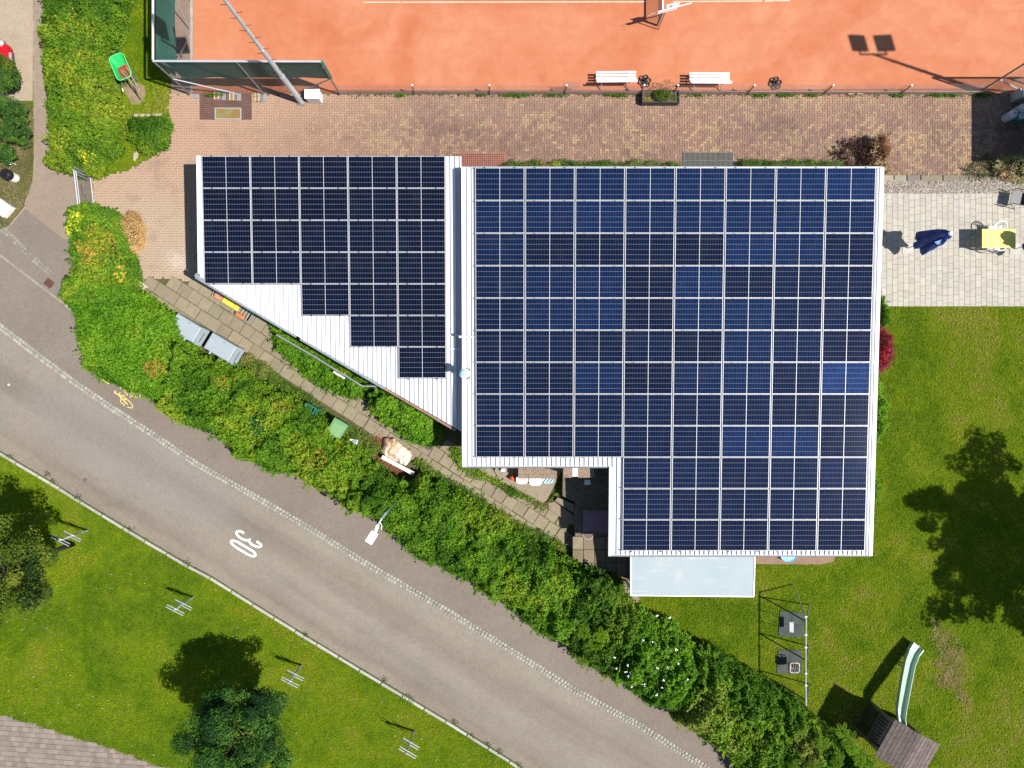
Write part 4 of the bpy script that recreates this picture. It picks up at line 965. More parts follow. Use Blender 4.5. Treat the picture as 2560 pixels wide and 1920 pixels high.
shrub('dry_shrub', 'withered light brown shrub beside the hedge on the brick yard', 'shrub',
      [(298, 538), (325, 530), (345, 545), (360, 575), (362, 600), (350, 620), (335, 632), (318, 615), (305, 585), (296, 560)], .6, 3800, .05, [(.26, .15, .06), (.34, .21, .09), (.42, .28, .13)], 161, .3, .25, 18, edge=.3)
for pts, lab in (([(1258, 408), (1300, 401), (1400, 403), (1500, 402), (1600, 401), (1700, 403), (1708, 420), (1700, 428), (1258, 428)], 'trimmed low hedge strip between the red mat and the grey mat'),
                 ([(1853, 403), (1900, 401), (2000, 402), (2100, 400), (2120, 412), (2118, 428), (1850, 428)], 'trimmed low hedge strip between the grey mat and the reddish shrub')):
    shrub('low_hedge', lab, 'hedge', pts, .45, 4200, .045, [(.05, .10, .02), (.08, .13, .025), (.13, .16, .05)], 171+len(pts), .3, .1, 20, edge=.12, zpoly=.8, jitter=.12, spr=.18,
          accents=[(1365, 415, .25, (.35, .16, .06), .5), (1388, 408, .2, (.3, .35, .04), .6)])
shrub('smoke_bush', 'reddish brown shrub at the north-east corner of the clubhouse roof', 'shrub',
      [(2175, 362), (2195, 345), (2215, 333), (2232, 345), (2240, 375), (2232, 400), (2236, 425), (2205, 436), (2180, 430), (2168, 400)], 1.35, 2300, .06, [(.15, .11, .06), (.27, .17, .10), (.33, .22, .15), (.26, .21, .10)], 181, .35, .5, 40, edge=.5,
      accents=[(2215, 350, .45, (.26, .07, .05), .55), (2200, 400, .35, (.26, .24, .12), .4)])
shrub('shrub_shadow', 'sparse dark leaves standing in for the shadow left of the reddish shrub', 'shrub',
      [(2095, 385), (2120, 352), (2150, 350), (2175, 362), (2178, 400), (2165, 424), (2115, 420), (2105, 400)], .8, 700, .055, [(.03, .015, .012), (.06, .03, .025), (.10, .06, .04)], 191, .3, .5, 40, edge=.4, core=False)  # no real plant: dark leaves added as the reddish shrub's shadow
shrub('mixed_shrub', 'sparse pinkish and cream-leaved shrub in the corner beside the gravel', 'shrub',
      [(2480, 425), (2500, 405), (2525, 392), (2560, 395), (2600, 405), (2600, 448), (2550, 448), (2500, 442)], .7, 1100, .065, [(.14, .15, .05), (.26, .27, .13), (.33, .2, .13)], 201, .3, .5, 30, edge=.4)
shrub('mixed_shrub', 'dark low plants along the shaded end of the brick paving', 'shrub',
      [(2415, 425), (2440, 400), (2470, 390), (2495, 405), (2495, 438), (2440, 442), (2420, 438)], .35, 900, .06, [(.04, .06, .02), (.09, .10, .05), (.2, .15, .08)], 211, .3, .4, 20, edge=.3, core=False)
shrub('rose_bush', 'bright green climbing bush with red blooms against the east wall', 'shrub',
      [(2185, 745), (2200, 740), (2215, 755), (2225, 775), (2226, 800), (2215, 812), (2185, 812)], 1.2, 2600, .08, LIME, 221, .35, .3, 12, edge=.25, accents=[(2205, 738, .16, (.55, .02, .06), .7)])
shrub('red_maple', 'crimson maple bush against the east wall of the clubhouse', 'shrub',
      [(2170, 812), (2195, 812), (2215, 822), (2232, 838), (2242, 860), (2240, 885), (2225, 905), (2215, 920), (2195, 922), (2170, 925)], 1.1, 3200, .055, [(.11, .012, .022), (.17, .02, .035), (.24, .035, .05)], 231, .3, .3, 30, edge=.3, accents=[(2200, 880, .3, (.42, .01, .03), .5), (2205, 905, .2, (.45, .01, .03), .5)])
shrub('wall_plants', 'bright green plants at the foot of the east wall', 'plant',
      [(2170, 955), (2198, 958), (2215, 985), (2220, 1010), (2214, 1040), (2218, 1070), (2205, 1090), (2198, 1105), (2170, 1110)], .5, 2600, .07, LIME, 241, .3, .25, 15, edge=.2)
shrub('wall_plants', 'small light green clump near the south-east corner of the east wall', 'plant',
      [(2170, 1185), (2190, 1188), (2203, 1210), (2200, 1240), (2190, 1255), (2170, 1260)], .35, 2600, .06, LIME, 251, .3, .2, 8, edge=.15)
# weeds along the low fence
wf = np.r_[rng.normal(1000, 8, 40), rng.normal(1205, 8, 25), rng.normal(1288, 18, 130), rng.normal(1378, 10, 30), rng.normal(1400, 8, 15), rng.normal(1540, 12, 90), rng.normal(1732, 14, 30), rng.normal(1900, 10, 60), rng.normal(1960, 12, 50), rng.normal(2028, 10, 40), rng.normal(2240, 8, 50), rng.normal(2340, 12, 60), rng.normal(2375, 10, 60), rng.normal(2450, 12, 90), rng.normal(545, 8, 60), rng.normal(525, 5, 30), rng.uniform(860, 2500, 160)]
cl = np.repeat(wf, 3) + rng.normal(0, 2.5, len(wf)*3); yy = 239.5+np.abs(rng.normal(0, 3, len(cl)))*rng.choice([-.8, 1], len(cl))
P3 = np.array([(G(a, b)[0], G(a, b)[1], rng.uniform(.03, .16)) for a, b in zip(cl, yy)])
o = leaves('fence_weeds', P3, np.c_[rng.normal(0, .5, (len(cl), 2)), np.ones(len(cl))], rng.uniform(.05, .11, len(cl)), np.array([.07, .14, .015])*rng.uniform(.6, 1.6, (len(cl), 1)), M['leaf'], kind='stuff', aspect=.4)
tag(o, 'green weeds growing along the foot of the low court fence', 'weeds')
kw = [(32, 1140), (122, 1186), (138, 1204), (197, 1243), (330, 1325), (470, 1407), (767, 1586), (965, 1698), (1020, 1738), (1030, 1748), (1140, 1803), (1182, 1840), (1222, 1860), (1300, 1910), (1255, 1875)]
Q = np.concatenate([np.c_[rng.normal(x, 5, 26), rng.normal(y, 3.5, 26)] for x, y in kw])
P3 = np.array([(G(a, b)[0], G(a, b)[1], rng.uniform(.08, .18)) for a, b in Q])
o = leaves('kerb_weeds', P3, np.c_[rng.normal(0, .5, (len(Q), 2)), np.ones(len(Q))], rng.uniform(.04, .09, len(Q)), np.array([.08, .12, .02])*rng.uniform(.5, 1.4, (len(Q), 1)), M['leaf'], kind='stuff', aspect=.4)
tag(o, 'tufts of weeds in the joints of the street kerb', 'weeds')
# moss and grass in the slab joints
k0 = inpoly(xr0 := rng.uniform(-16, 5, 30000), yr0 := rng.uniform(-8.5, 4.5, 30000), [G(*p) for p in SP])
xa, ya = xr0[k0], yr0[k0]; u = math.radians(33)
gx_ = (xa*math.cos(u)-ya*math.sin(u))/.5; gy_ = (xa*math.sin(u)+ya*math.cos(u))/.5
dj = np.minimum(np.abs(gy_-np.floor(gy_)-.5), 1)
kk = (dj < .06) & (vnoise(xa, ya, .5, 77) > .45)
o = leaves('joint_weeds', np.c_[xa[kk], ya[kk], np.full(kk.sum(), .055)], np.c_[rng.normal(0, .3, (kk.sum(), 2)), np.ones(kk.sum())], .045, np.array([.09, .12, .03])*rng.uniform(.5, 1.4, (kk.sum(), 1)), M['leaf'], kind='stuff')
tag(o, 'moss and grass sprouting between the path slabs', 'weeds')
# leaf litter and bark mulch beside the tarpaulin
Q = np.concatenate([np.c_[rng.normal(x, s, n), rng.normal(y, s, n)] for x, y, s, n in ((945, 1108, 10, 500), (935, 1130, 12, 600), (955, 1155, 10, 400), (990, 1172, 9, 300), (1010, 1180, 8, 200))])
P3 = np.array([(G(a, b)[0], G(a, b)[1], rng.uniform(.03, .10)) for a, b in Q])
o = leaves('bark_mulch', P3, np.c_[rng.normal(0, .6, (len(Q), 2)), np.ones(len(Q))], rng.uniform(.04, .09, len(Q)), np.array([.30, .13, .07])*rng.uniform(.4, 1.7, (len(Q), 1)), M['leaf'], kind='stuff')
tag(o, 'reddish bark chips and dead leaves beside the pale tarpaulin', 'mulch')

# ---- trees
def tr_at(x, y, z): return tuple(P(x, y, z))
c = tr_at(590, 1848, 3.4)
tree('tree', 'dark green tree on the street lawn at the bottom edge, with its round shadow', (c[0], c[1]), c, (2.1, 2.1, 1.4), 125, 360, [(.013, .050, .010), (.028, .088, .014), (.048, .13, .018), (.075, .17, .022)], .085, 4, .40, accents=((.16, .24, .03), .05), lumpy=.16)
c = tr_at(5, 1425, 4.0)
tree('tree', 'yellow-green tree at the left edge of the street lawn', (c[0], c[1]), c, (1.75, 1.7, 1.5), 110, 300, [(.085, .13, .010), (.13, .18, .015), (.165, .20, .02), (.06, .10, .012)], .085, 5, .45, accents=((.02, .05, .01), .15))
c = (23.3, -7.6, 6.6)
tree('tree', 'broad tree standing east of the garden lawn, throwing the large shadow', (c[0], c[1]), c, (2.75, 3.7, 2.0), 340, 190, GREENS, .15, 6, .42, lumpy=.5)
c = (-2.6+.62*3, G(0, 1945)[1]-1.6, 3.4)
tree('tree', 'small tree below the frame beside the street', (c[0]-.2, c[1]-.9), (c[0]-.2, c[1]-.9, 3.0), (.9, .9, .8), 40, 200, GREENS, .08, 7, .4)
for (x, y, z, r, lab, sd_) in ((-4, 158, 1.9, (.42, .36, .4), 'upper small tree leaning over the red car', 11), (10, 196, 1.8, (.42, .34, .4), 'small tree directly in front of the red car bumper', 12),
                               (14, 262, 2.0, (.62, .42, .5), 'small dense tree at the end of the parking bay', 13), (24, 318, 2.0, (.72, .58, .5), 'small dense tree on the dry lawn, next to the bench frame', 14), (0, 378, 1.8, (.45, .34, .4), 'lowest small tree at the left edge above the waste bin', 15)):
    c = tr_at(x, y, z)
    c = (c[0]*1.03, c[1]*1.03, .95)
    r = (r[0]*1.25, r[1]*1.2, .9)
    tree('small_tree', lab, (c[0]-.15, c[1]), c, tuple(q*.8 for q in r), 30, 170, [(.04, .105, .018), (.06, .14, .02), (.085, .17, .025)] if sd_ > 11 else [(.08, .13, .012), (.11, .17, .02)], .07, sd_, .22, 'small trees along the parking edge', trunk=.035)
c = (24.3, 12.5, 4.4)
tree('tree', 'tree east of the court whose shadow spots the clay', c[:2], c, (1.0, .9, .9), 26, 120, GREENS, .1, 17, .5)

# ---- grass blades
def blades(name, poly, dens, cols, z=0.0, excl=(), h=(.04, .085), fade=0, label='mown grass', seed=1, par=None):
    pw = [G(*p) for p in poly]; xs = [p[0] for p in pw]; ys = [p[1] for p in pw]
    x0, x1, y0, y1 = max(min(xs), -21.2), min(max(xs), 21.2), max(min(ys), -16), min(max(ys), 16)
    n = int((x1-x0)*(y1-y0)*dens); X = rng.uniform(x0, x1, n); Y = rng.uniform(y0, y1, n); k = inpoly(X, Y, pw)
    for e in excl: k &= ~inpoly(X, Y, [G(*p) for p in e])
    if fade: k &= edgedist(X, Y, pw) > fade*vnoise(X, Y, .25, seed+4)*rng.random(len(X))*2
    X, Y = X[k], Y[k]; n = len(X)
    a = rng.uniform(0, 2*PI, n); L = rng.uniform(*h, n); lean = rng.uniform(.5, 1.3, n)*L; wd = rng.uniform(.008, .018, n)
    dx, dy = np.cos(a), np.sin(a)
    V = np.stack([np.c_[X-dy*wd, Y+dx*wd, np.full(n, z)], np.c_[X+dy*wd, Y-dx*wd, np.full(n, z)], np.c_[X+dx*lean, Y+dy*lean, z+L*.7]], 1).reshape(-1, 3)
    f = .5+1.35*(vnoise(X, Y, 2.3, seed)*.4+vnoise(X, Y, .7, seed+1)*.35+vnoise(X, Y, .2, seed+2)*.25-.5)
    cc = np.array(cols); g = np.clip((f-.22)/.56, 0, .999)*(len(cc)-1); i = g.astype(int); t_ = (g-i)[:, None]
    c = (cc[i]*(1-t_)+cc[i+1]*t_)*(.7+.6*rng.random((n, 1)))
    o = link_mesh(name, npmesh(name, V, np.arange(n*3).reshape(-1, 3), M['grass'], np.repeat(c, 3, axis=0)), par)
    return tag(o, label, 'grass', kind='stuff')
GC = [(.075, .17, .002), (.135, .235, .003), (.19, .28, .004), (.25, .28, .015)]
GC2 = [(.105, .20, .004), (.17, .26, .007), (.24, .305, .012), (.32, .31, .05)]
mats_ = [[(1949, 1526), (2011, 1532), (2007, 1593), (1945, 1590)], [(1944, 1624), (2004, 1625), (2003, 1686), (1941, 1683)]]
blades('lawn_grass', [(2120, 769), (2700, 769), (2700, 2050), (2100, 2050), (1900, 1750), (1560, 1500), (1500, 1395), (1550, 1388), (1885, 1388), (1886, 1411), (2055, 1412), (2088, 1404), (2090, 1388), (2140, 1388)], 850, GC2, excl=mats_, label='mown garden lawn east and south of the clubhouse', seed=301)
sp_ = [(2340, 1560), (2385, 1600), (2410, 1650), (2395, 1700), (2360, 1720), (2330, 1680), (2350, 1640)]
sp_ = [(2320, 1540), (2350, 1550), (2395, 1595), (2425, 1650), (2410, 1705), (2440, 1760), (2420, 1790), (2385, 1740), (2350, 1725), (2322, 1690), (2335, 1640), (2318, 1590)]
blades('dry_grass', sp_, 1500, [(.33, .23, .12), (.46, .34, .19)], h=(.05, .09), fade=.8, z=.015, label='worn straw-coloured patch right of the slide', seed=307)
blades('street_grass', [p for p in KB] + [(1700, 2500), (-900, 2500), (-900, 760)], 850, GC, z=.075, excl=[PL], label='bright mown lawn below the street kerb', seed=311)
blades('verge_grass', NWG, 700, [(.13, .13, .03), (.20, .18, .06), (.28, .22, .10), (.10, .13, .02)], z=.016, label='dry yellowish grass around the waste bin', seed=321)
blades('strip_grass', [(296, -40), (427, -40), (427, 222), (425, 300), (420, 366), (374, 394), (318, 426), (232, 449), (232, 420), (300, 380), (300, 300)], 850, GC2, label='grass strip between the tall hedge and the court fence', excl=[[(318, 222), (362, 216), (364, 244), (345, 258), (325, 250)]], seed=331)
# small clover and daisies
n = 420; a, b_ = rng.uniform(-20.6, 0, n), rng.uniform(-15.2, -3, n); k = inpoly(a, b_, [G(*p) for p in LW]) & ~inpoly(a, b_, [G(*p) for p in PL]) & (vnoise(a, b_, 1.5, 5) > .45)
o = leaves('daisies', np.c_[a[k], b_[k], np.full(k.sum(), .16)], np.c_[np.zeros((k.sum(), 2)), np.ones(k.sum())], rng.uniform(.02, .045, k.sum()), np.tile([.75, .75, .68], (k.sum(), 1)), M['leaf'], kind='stuff', aspect=1)
tag(o, 'tiny white daisies scattered in the street lawn', 'flowers')

# ---- litter: leaves blown onto the paving, crumbs on the street
n = 520; a = rng.uniform(-14, 19.5, n); b_ = np.where(rng.random(n) < .5, rng.uniform(8.6, 9.3, n), rng.uniform(8.5, 11.5, n)); k = ~UNDER(a, b_) & inpoly(a, b_, BG); a, b_ = a[k], b_[k]
o = leaves('fallen_leaves', np.c_[a, b_, np.full(len(a), .035)], np.c_[rng.normal(0, .3, (len(a), 2)), np.ones(len(a))], rng.uniform(.03, .07, len(a)), np.array([.26, .17, .09])*rng.uniform(.4, 1.9, (len(a), 1)), M['leaf'], kind='stuff')
tag(o, 'dead leaves and crumbs scattered over the brick paving', 'leaves')
n = 900; a = rng.uniform(-20.5, 8, n); b_ = rng.uniform(-15, 5, n); k = inpoly(a, b_, [G(*p) for p in CB + KB[::-1]]) & (rng.random(n) < .5); a, b_ = a[k], b_[k]
stones('street_grit', a, b_, .006, .018, np.array([.32, .26, .2])*rng.uniform(.3, 1.8, (len(a), 1)), .004)
# ================================================================ court fences
# wire mesh as real thin wires between two ground points; top at z1, bottom z0
def wire_panel(parent, a, b, z0, z1, step, r, mat, name='wire_mesh'):
    a = Vector(a); b = Vector(b); L = (b-a).length; d = (b-a)/L; off = Vector(parent.location)
    n = int(L/step)
    A = []; B = []
    for i in range(n+1):
        p = a + d*(i*L/n); A.append((p.x, p.y, z0)); B.append((p.x, p.y, z1))
    m = max(1, int((z1-z0)/step))
    for i in range(m+1):
        z = z0+(z1-z0)*i/m; A.append((a.x, a.y, z)); B.append((b.x, b.y, z))
    A = np.array(A)-np.array(off); B = np.array(B)-np.array(off); D_ = B-A; D_ /= np.linalg.norm(D_, axis=1, keepdims=True)
    ref = np.where(np.abs(D_[:, 2:3]) > .9, np.array([[1., 0, 0]]), np.array([[0, 0, 1.]])); U = np.cross(D_, ref); U /= np.linalg.norm(U, axis=1, keepdims=True); W = np.cross(D_, U)
    V = []
    for k in range(3):
        t = 2*PI*k/3; o_ = (U*math.cos(t)+W*math.sin(t))*r; V += [A+o_, B+o_]
    V = np.stack(V, 1).reshape(-1, 3); q = np.arange(len(A))[:, None]*6
    F = np.concatenate([q+np.array([[0, 1, 3, 2]]), q+np.array([[2, 3, 5, 4]]), q+np.array([[4, 5, 1, 0]])])
    o = link_mesh(name, npmesh(name, V, F, mat), parent); o['kind'] = 'stuff'; return o
def g3(x, y, z=0.): a = G(x, y); return Vector((a[0], a[1], z))
ZF = 2.92
A0, A1, A2 = g3(475, 236), g3(661, 236.5), g3(851, 237)
NW = g3(475, -420)
M['screen'] = None
m, t, b, o = new_mat('windscreen_net'); g = geo(t)
c = ramp(t, noise(t, .9, 5, .65, g), [(.35, (.024, .105, .082)), (.6, (.034, .14, .11)), (.76, (.08, .22, .17))])
t.links.new(c, b.inputs['Base Color']); b.inputs['Roughness'].default_value = .85
tp = t.nodes.new('ShaderNodeBsdfTransparent'); tl = t.nodes.new('ShaderNodeBsdfTranslucent'); t.links.new(c, tl.inputs[0])
m1 = t.nodes.new('ShaderNodeMixShader'); m1.inputs[0].default_value = .3; t.links.new(b.outputs[0], m1.inputs[1]); t.links.new(tl.outputs[0], m1.inputs[2])
m2 = t.nodes.new('ShaderNodeMixShader'); m2.inputs[0].default_value = .03; t.links.new(m1.outputs[0], m2.inputs[1]); t.links.new(tp.outputs[0], m2.inputs[2]); t.links.new(m2.outputs[0], o.inputs['Surface']); M['screen'] = m
M['wire'] = plain('fence_wire', (.05, .075, .07), .5, .3, var=.1)
M['wireg'] = plain('grey_wire', (.13, .13, .135), .5, .3, var=.1)
def post(parent, p, z, r=.035, mat=None, name='post', top=None):
    mb = MB(parent.location); mb.tube([(p.x, p.y, 0), (p.x, p.y, z)], r, 8); mb.build(name, mat or M['galvd'], parent)
def screen(parent, a, b, z0, z1, sag=.02):
    n = 16; V = []; off = parent.location
    for i in range(n+1):
        p = Vector(a)+(Vector(b)-Vector(a))*i/n
        nn = Vector(((b-a).y, -(b-a).x, 0)).normalized()
        for j, z in enumerate((z0, (z0+z1)/2, z1)): V.append(tuple(p + nn*(.02*math.sin(i*1.3)*(j != 2)) + Vector((0, 0, z + (sag*math.sin(i*2.1) if j == 0 else 0))) - off))
    F = [(i*3+j, (i+1)*3+j, (i+1)*3+j+1, i*3+j+1) for i in range(n) for j in range(2)]
    o = link_mesh('windscreen', npmesh('windscreen', V, F, M['screen']), parent)
fs = thing('court_fence', 'tall wire fence with dark green windscreen along the south-west corner of the clay court', 'fence', tuple(A0))
for p in (A0, A1, A2): post(fs, p, ZF)
mb = MB(fs.location); mb.tube([A0+Vector((0, 0, ZF)), A2+Vector((0, 0, ZF))], .04, 8); mb.build('top_rail', M['alu'], fs)
wire_panel(fs, A0, A2, .05, ZF-.03, .06, .0022, M['wire'])
off_ = Vector((0, .05, 0)); screen(fs, A0+off_+Vector((.35, 0, 0)), A2+off_, 1.42, ZF-.08)
for a, bz, c in ((A0, 1.45, g3(600, 236)), (A2, 1.5, g3(748, 231))):
    mb = MB(fs.location); mb.tube([a+Vector((0, 0, bz)), c], .025, 6); mb.build('brace', M['alu'] if a is A0 else M['galvd'], fs)
mb = MB(fs.location); mb.tube([A2+Vector((.02, .03, z)) for z in (1.5, 1.9, 2.4, 2.85)], .05, 7, .06); mb.build('rolled_screen', plain('green_cloth', (.01, .16, .10), .8), fs)
mb = MB(fs.location); mb.box(A2+Vector((-.05, .04, 2.35)), (.10, .02, .22)); mb.build('notice', M['white'], fs)
fw = thing('court_fence', 'tall west court fence with the weathered green windscreen facing the court', 'fence', tuple(A0+Vector((0, .3, 0))))
mb = MB(fw.location); mb.tube([A0+Vector((0, .04, ZF)), NW+Vector((0, 0, ZF))], .045, 8); mb.build('top_rail', M['alu'], fw)
for y in (0, -210, -420): post(fw, g3(475, y), ZF)
wire_panel(fw, A0+Vector((0, .05, 0)), NW, .05, ZF-.03, .10, .0026, M['wire'])
screen(fw, A0+Vector((.05, .12, 0)), NW+Vector((.05, 0, 0)), 1.32, ZF-.1)
for (x, y), zz in (((475, 76), 2.2), ((475, 87), 1.6)):
    pass
for a, c in ((g3(475, 0, 2.2), g3(475, 76)), (g3(475, 236, 1.7), g3(475, 87))):
    mb = MB(fw.location); mb.tube([a, c], .02, 6); mb.build('brace', M['galv'], fw)
# low fence along the south side, with its posts
lf = thing('low_fence', 'knee-high wire fence on short white-capped posts between the clay court and the brick paving', 'fence', tuple(g3(1500, 237)))
xs_ = [1038, 1225, 1412, 1600, 1682, 1867, 2057, 2247]
for x in xs_:
    p = g3(x, 237); post(lf, p, .90, .028)
    mb = MB(lf.location); mb.sphere(p+Vector((0, 0, .91)), .045, 8, 5); mb.build('post_cap', M['white'], lf)
wire_panel(lf, g3(853, 237), g3(1600, 237), .03, .88, .05, .0021, M['wireg'])
wire_panel(lf, g3(1682, 237), g3(2443, 233), .03, .88, .05, .0021, M['wireg'])
wire_panel(lf, g3(1600, 237), g3(1682, 237), .03, .88, .05, .0021, M['wireg'])
mb = MB(lf.location); mb.box(g3(1648, 236.5, .17), ((2443-853)/SC, .02, .30)); mb.build('kick_board', plain('grey_brown_board', (.30, .215, .185), .8, var=.2), lf)
for x, wd in ((1467, 100), (1500, 60)):
    mb = MB(lf.location); mb.box(g3(x, 233.5, .5), (wd/SC, .01, .5)); o = mb.build('spare_mesh', None or M['wireg'], lf)
    bpy.data.objects.remove(o)
wire_panel(lf, g3(1405, 231), g3(1445, 229), .3, .95, .04, .002, M['wireg'], 'spare_mesh')
# east tall fence post with braces
fe = thing('court_fence', 'tall grey wire fence starting at the right edge of the court', 'fence', tuple(g3(2443, 233)))
E0 = g3(2443, 233); E1 = g3(2800, 233)
post(fe, E0, ZF); post(fe, g3(2630, 233), ZF)
mb = MB(fe.location); mb.tube([E0+Vector((0, 0, ZF)), E1+Vector((0, 0, ZF))], .04, 8); mb.build('top_rail', M['galv'], fe)
wire_panel(fe, E0, E1, .05, ZF-.03, .06, .0022, M['wireg'])
mb = MB(fe.location); mb.tube([E0+Vector((0, 0, 1.3)), g3(2560, 233, .05)], .03, 6); mb.build('brace', M['alu'], fe)

# ================================================================ floodlight masts
M['mast'] = plain('light_galvanised_mast', (.50, .53, .55), .45, .3, var=.08)
def mast(base, H, label, box):
    t = thing('floodlight_mast', label, 'floodlight', (base.x, base.y, 0), 0, 'floodlight masts of the clay court')
    mb = MB(); z = [0, H*.16, H*.28, H*.28, H*.52, H*.52, H*.78, H]; r = [.115, .11, .105, .088, .082, .068, .06, .045]
    mb.lathe((0, 0, 0), list(zip(r, z)), 14); mb.build('pole', M['mast'], t)
    for i in range(14):
        zz = H*.30 + i*H*.045; mb = MB(); s = -1 if i % 2 == 0 else 1
        mb.tube([(0, 0, zz), (s*.16, -.02*s, zz), (s*.27, 0, zz+.03)], .010, 5); mb.build('step_bolt', plain('rusty_iron', (.12, .05, .03), .8) if i == 0 else bpy.data.materials['rusty_iron'], t)
    mb = MB(); mb.tube([(-.55, 0, H), (.55, 0, H)], .04, 6); mb.tube([(0, 0, H-.2), (0, 0, H+.05)], .05, 6); mb.build('crossarm', M['galvd'], t)
    for s in (-1, 1):
        hd = MB(); Mx = Matrix.Rotation(math.radians(28), 3, 'X') @ Matrix.Rotation(math.radians(10*s), 3, 'Y')
        hd.box((s*.52, .42, H+.14), (.66, .66, .16), M=Mx); o = hd.build('lamp_head', M['galvd'], t, bevel=.03)
        gl = MB(); gl.box((s*.52, .42, H+.14)+Vector((0, 0, 0)) if False else Vector((s*.52, .42, H+.14)) + Mx @ Vector((0, 0, -.085)), (.56, .56, .02), M=Mx); gl.build('lamp_glass', M['glass'], o)
        br = MB(); br.bar((s*.52, 0, H), (s*.52, .2, H+.1), .05); br.build('bracket', M['galvd'], t)
    mb = MB(); mb.box((0, 0, .03), (.3, .3, .06)); mb.build('base_plate', M['galvd'], t)
    if box:
        bx = thing('switch_cabinet', 'white electrical cabinet at the foot of the floodlight mast', 'cabinet', (base.x+.36, base.y+.12, 0))
        mb = MB(); mb.box((.22, 0, .25), (.56, .34, .48)); mb.build('housing', M['white'], bx, bevel=.015)
        mb = MB(); mb.box((.22, 0, .50), (.60, .38, .025)); mb.build('lid', M['white'], bx)
        mb = MB(); mb.box((.22, -.176, .25), (.50, .01, .40)); mb.build('door', plain('light_grey_paint', (.5, .51, .52), .5), bx)
mast(g3(753, 255), 8.6, 'grey stepped floodlight mast rising over the court corner, beside a white cabinet', True)
mast(g3(2578, 270), 10.2, 'floodlight mast beyond the right edge of the court whose twin-lamp shadow falls on the clay', False)

# ================================================================ court furniture
def bench(c, label, rz):
    t = thing('bench', label, 'bench', (c.x, c.y, 0), rz, 'white slatted benches on the clay court')
    L = 1.58
    for i, (y, z) in enumerate(((.235, .46), (.125, .45), (.015, .45))):
        mb = MB(); mb.box((0, y, z), (L, .078, .03)); mb.build('slat', M['white'], t, bevel=.006)
    for i, (y, z) in enumerate(((-.125, .55), (-.235, .76))):
        mb = MB(); Mx = Matrix.Rotation(math.radians(68-12), 3, 'X'); mb.box((0, y, z), (L, .10, .03), M=Mx); mb.build('slat', M['white'], t, bevel=.006)
    for s in (-.55, .55):
        mb = MB(); mb.tube([(s, .24, 0), (s, .2, .43), (s, -.06, .42), (s, -.2, .84)], .022, 6); mb.tube([(s, -.3, 0), (s, -.1, .42)], .022, 6); mb.tube([(s, .22, .16), (s, -.22, .16)], .016, 6)
        mb.build('support', plain('bench_iron', (.5, .5, .5), .5, .3), t)
bench(g3(1536, 208), 'white slatted bench left of the planter', .01)
bench(g3(1766, 211), 'white slatted bench right of the planter', -.01)
for x, y, lab in ((1611, 204.5, 'black six-lobed cast iron parasol base next to the planter'), (1937, 209, 'black six-lobed cast iron parasol base standing alone by the fence')):
    t = thing('parasol_stand', lab, 'parasol base', tuple(g3(x, y, .012)), .2, 'parasol bases')
    for k in range(6):
        a = 2*PI*k/6; mb = MB(); pts = [(.17*math.cos(a)+.085*math.cos(q), .17*math.sin(a)+.085*math.sin(q), .04) for q in [2*PI*i/12 for i in range(12)]]
        mb.tube(pts, .020, 6, closed=True); mb.build('ring', M['blackm'], t)
        mb = MB(); mb.bar((0, 0, .045), (.17*math.cos(a), .17*math.sin(a), .04), .03); mb.build('spoke', M['blackm'], t)
    mb = MB(); mb.tube([(0, 0, 0), (0, 0, .38)], .03, 8); mb.build('tube', M['blackm'], t)
# planter
t = thing('planter', 'dark grey rectangular planter with small shrubs and yellow flowers', 'planter', tuple(g3(1647, 250)))
mb = MB(); w_, d_, h_ = 1.44, .46, .36
for (c, s) in (((0, -d_/2, h_/2), (w_, .03, h_)), ((0, d_/2, h_/2), (w_, .03, h_)), ((-w_/2, 0, h_/2), (.03, d_+.03, h_+.002)), ((w_/2, 0, h_/2), (.03, d_+.03, h_+.002))): mb.box(c, s)
mb.build('trough', M['blackm'], t)
mb = MB(); mb.box((0, 0, .15), (w_-.04, d_-.04, .28)); mb.build('soil', plain('potting_soil', (.09, .065, .045), .95, var=.3, scale=12), t)
def tuft(parent, name, cx, cy, cz, r, h, n, col, size=.06, jit=1):
    a = rng.uniform(0, 2*PI, n); q = np.sqrt(rng.random(n))*r; P3 = np.c_[cx+q*np.cos(a), cy+q*np.sin(a)*jit, cz+rng.random(n)*h*(1-q/r*.5)]
    leaves(name, P3, np.c_[rng.normal(0, .6, (n, 2)), np.ones(n)], rng.uniform(.6, 1.3, n)*size, np.array(col)*rng.uniform(.5, 1.5, (n, 1)), M['leaf'], parent, aspect=.35)
tuft(t, 'shrub', .05, .02, .3, .34, .45, 900, (.09, .14, .015), .07, .7); tuft(t, 'shrub', .2, .34, .3, .35, .6, 220, (.18, .10, .03), .06, .7)
tuft(t, 'flowers', -.5, -.1, .28, .14, .12, 120, (.45, .38, .04), .05); tuft(t, 'flowers', .55, -.02, .28, .13, .12, 120, (.12, .16, .02), .06); tuft(t, 'flowers', -.42, .08, .28, .16, .1, 90, (.08, .12, .02), .06)
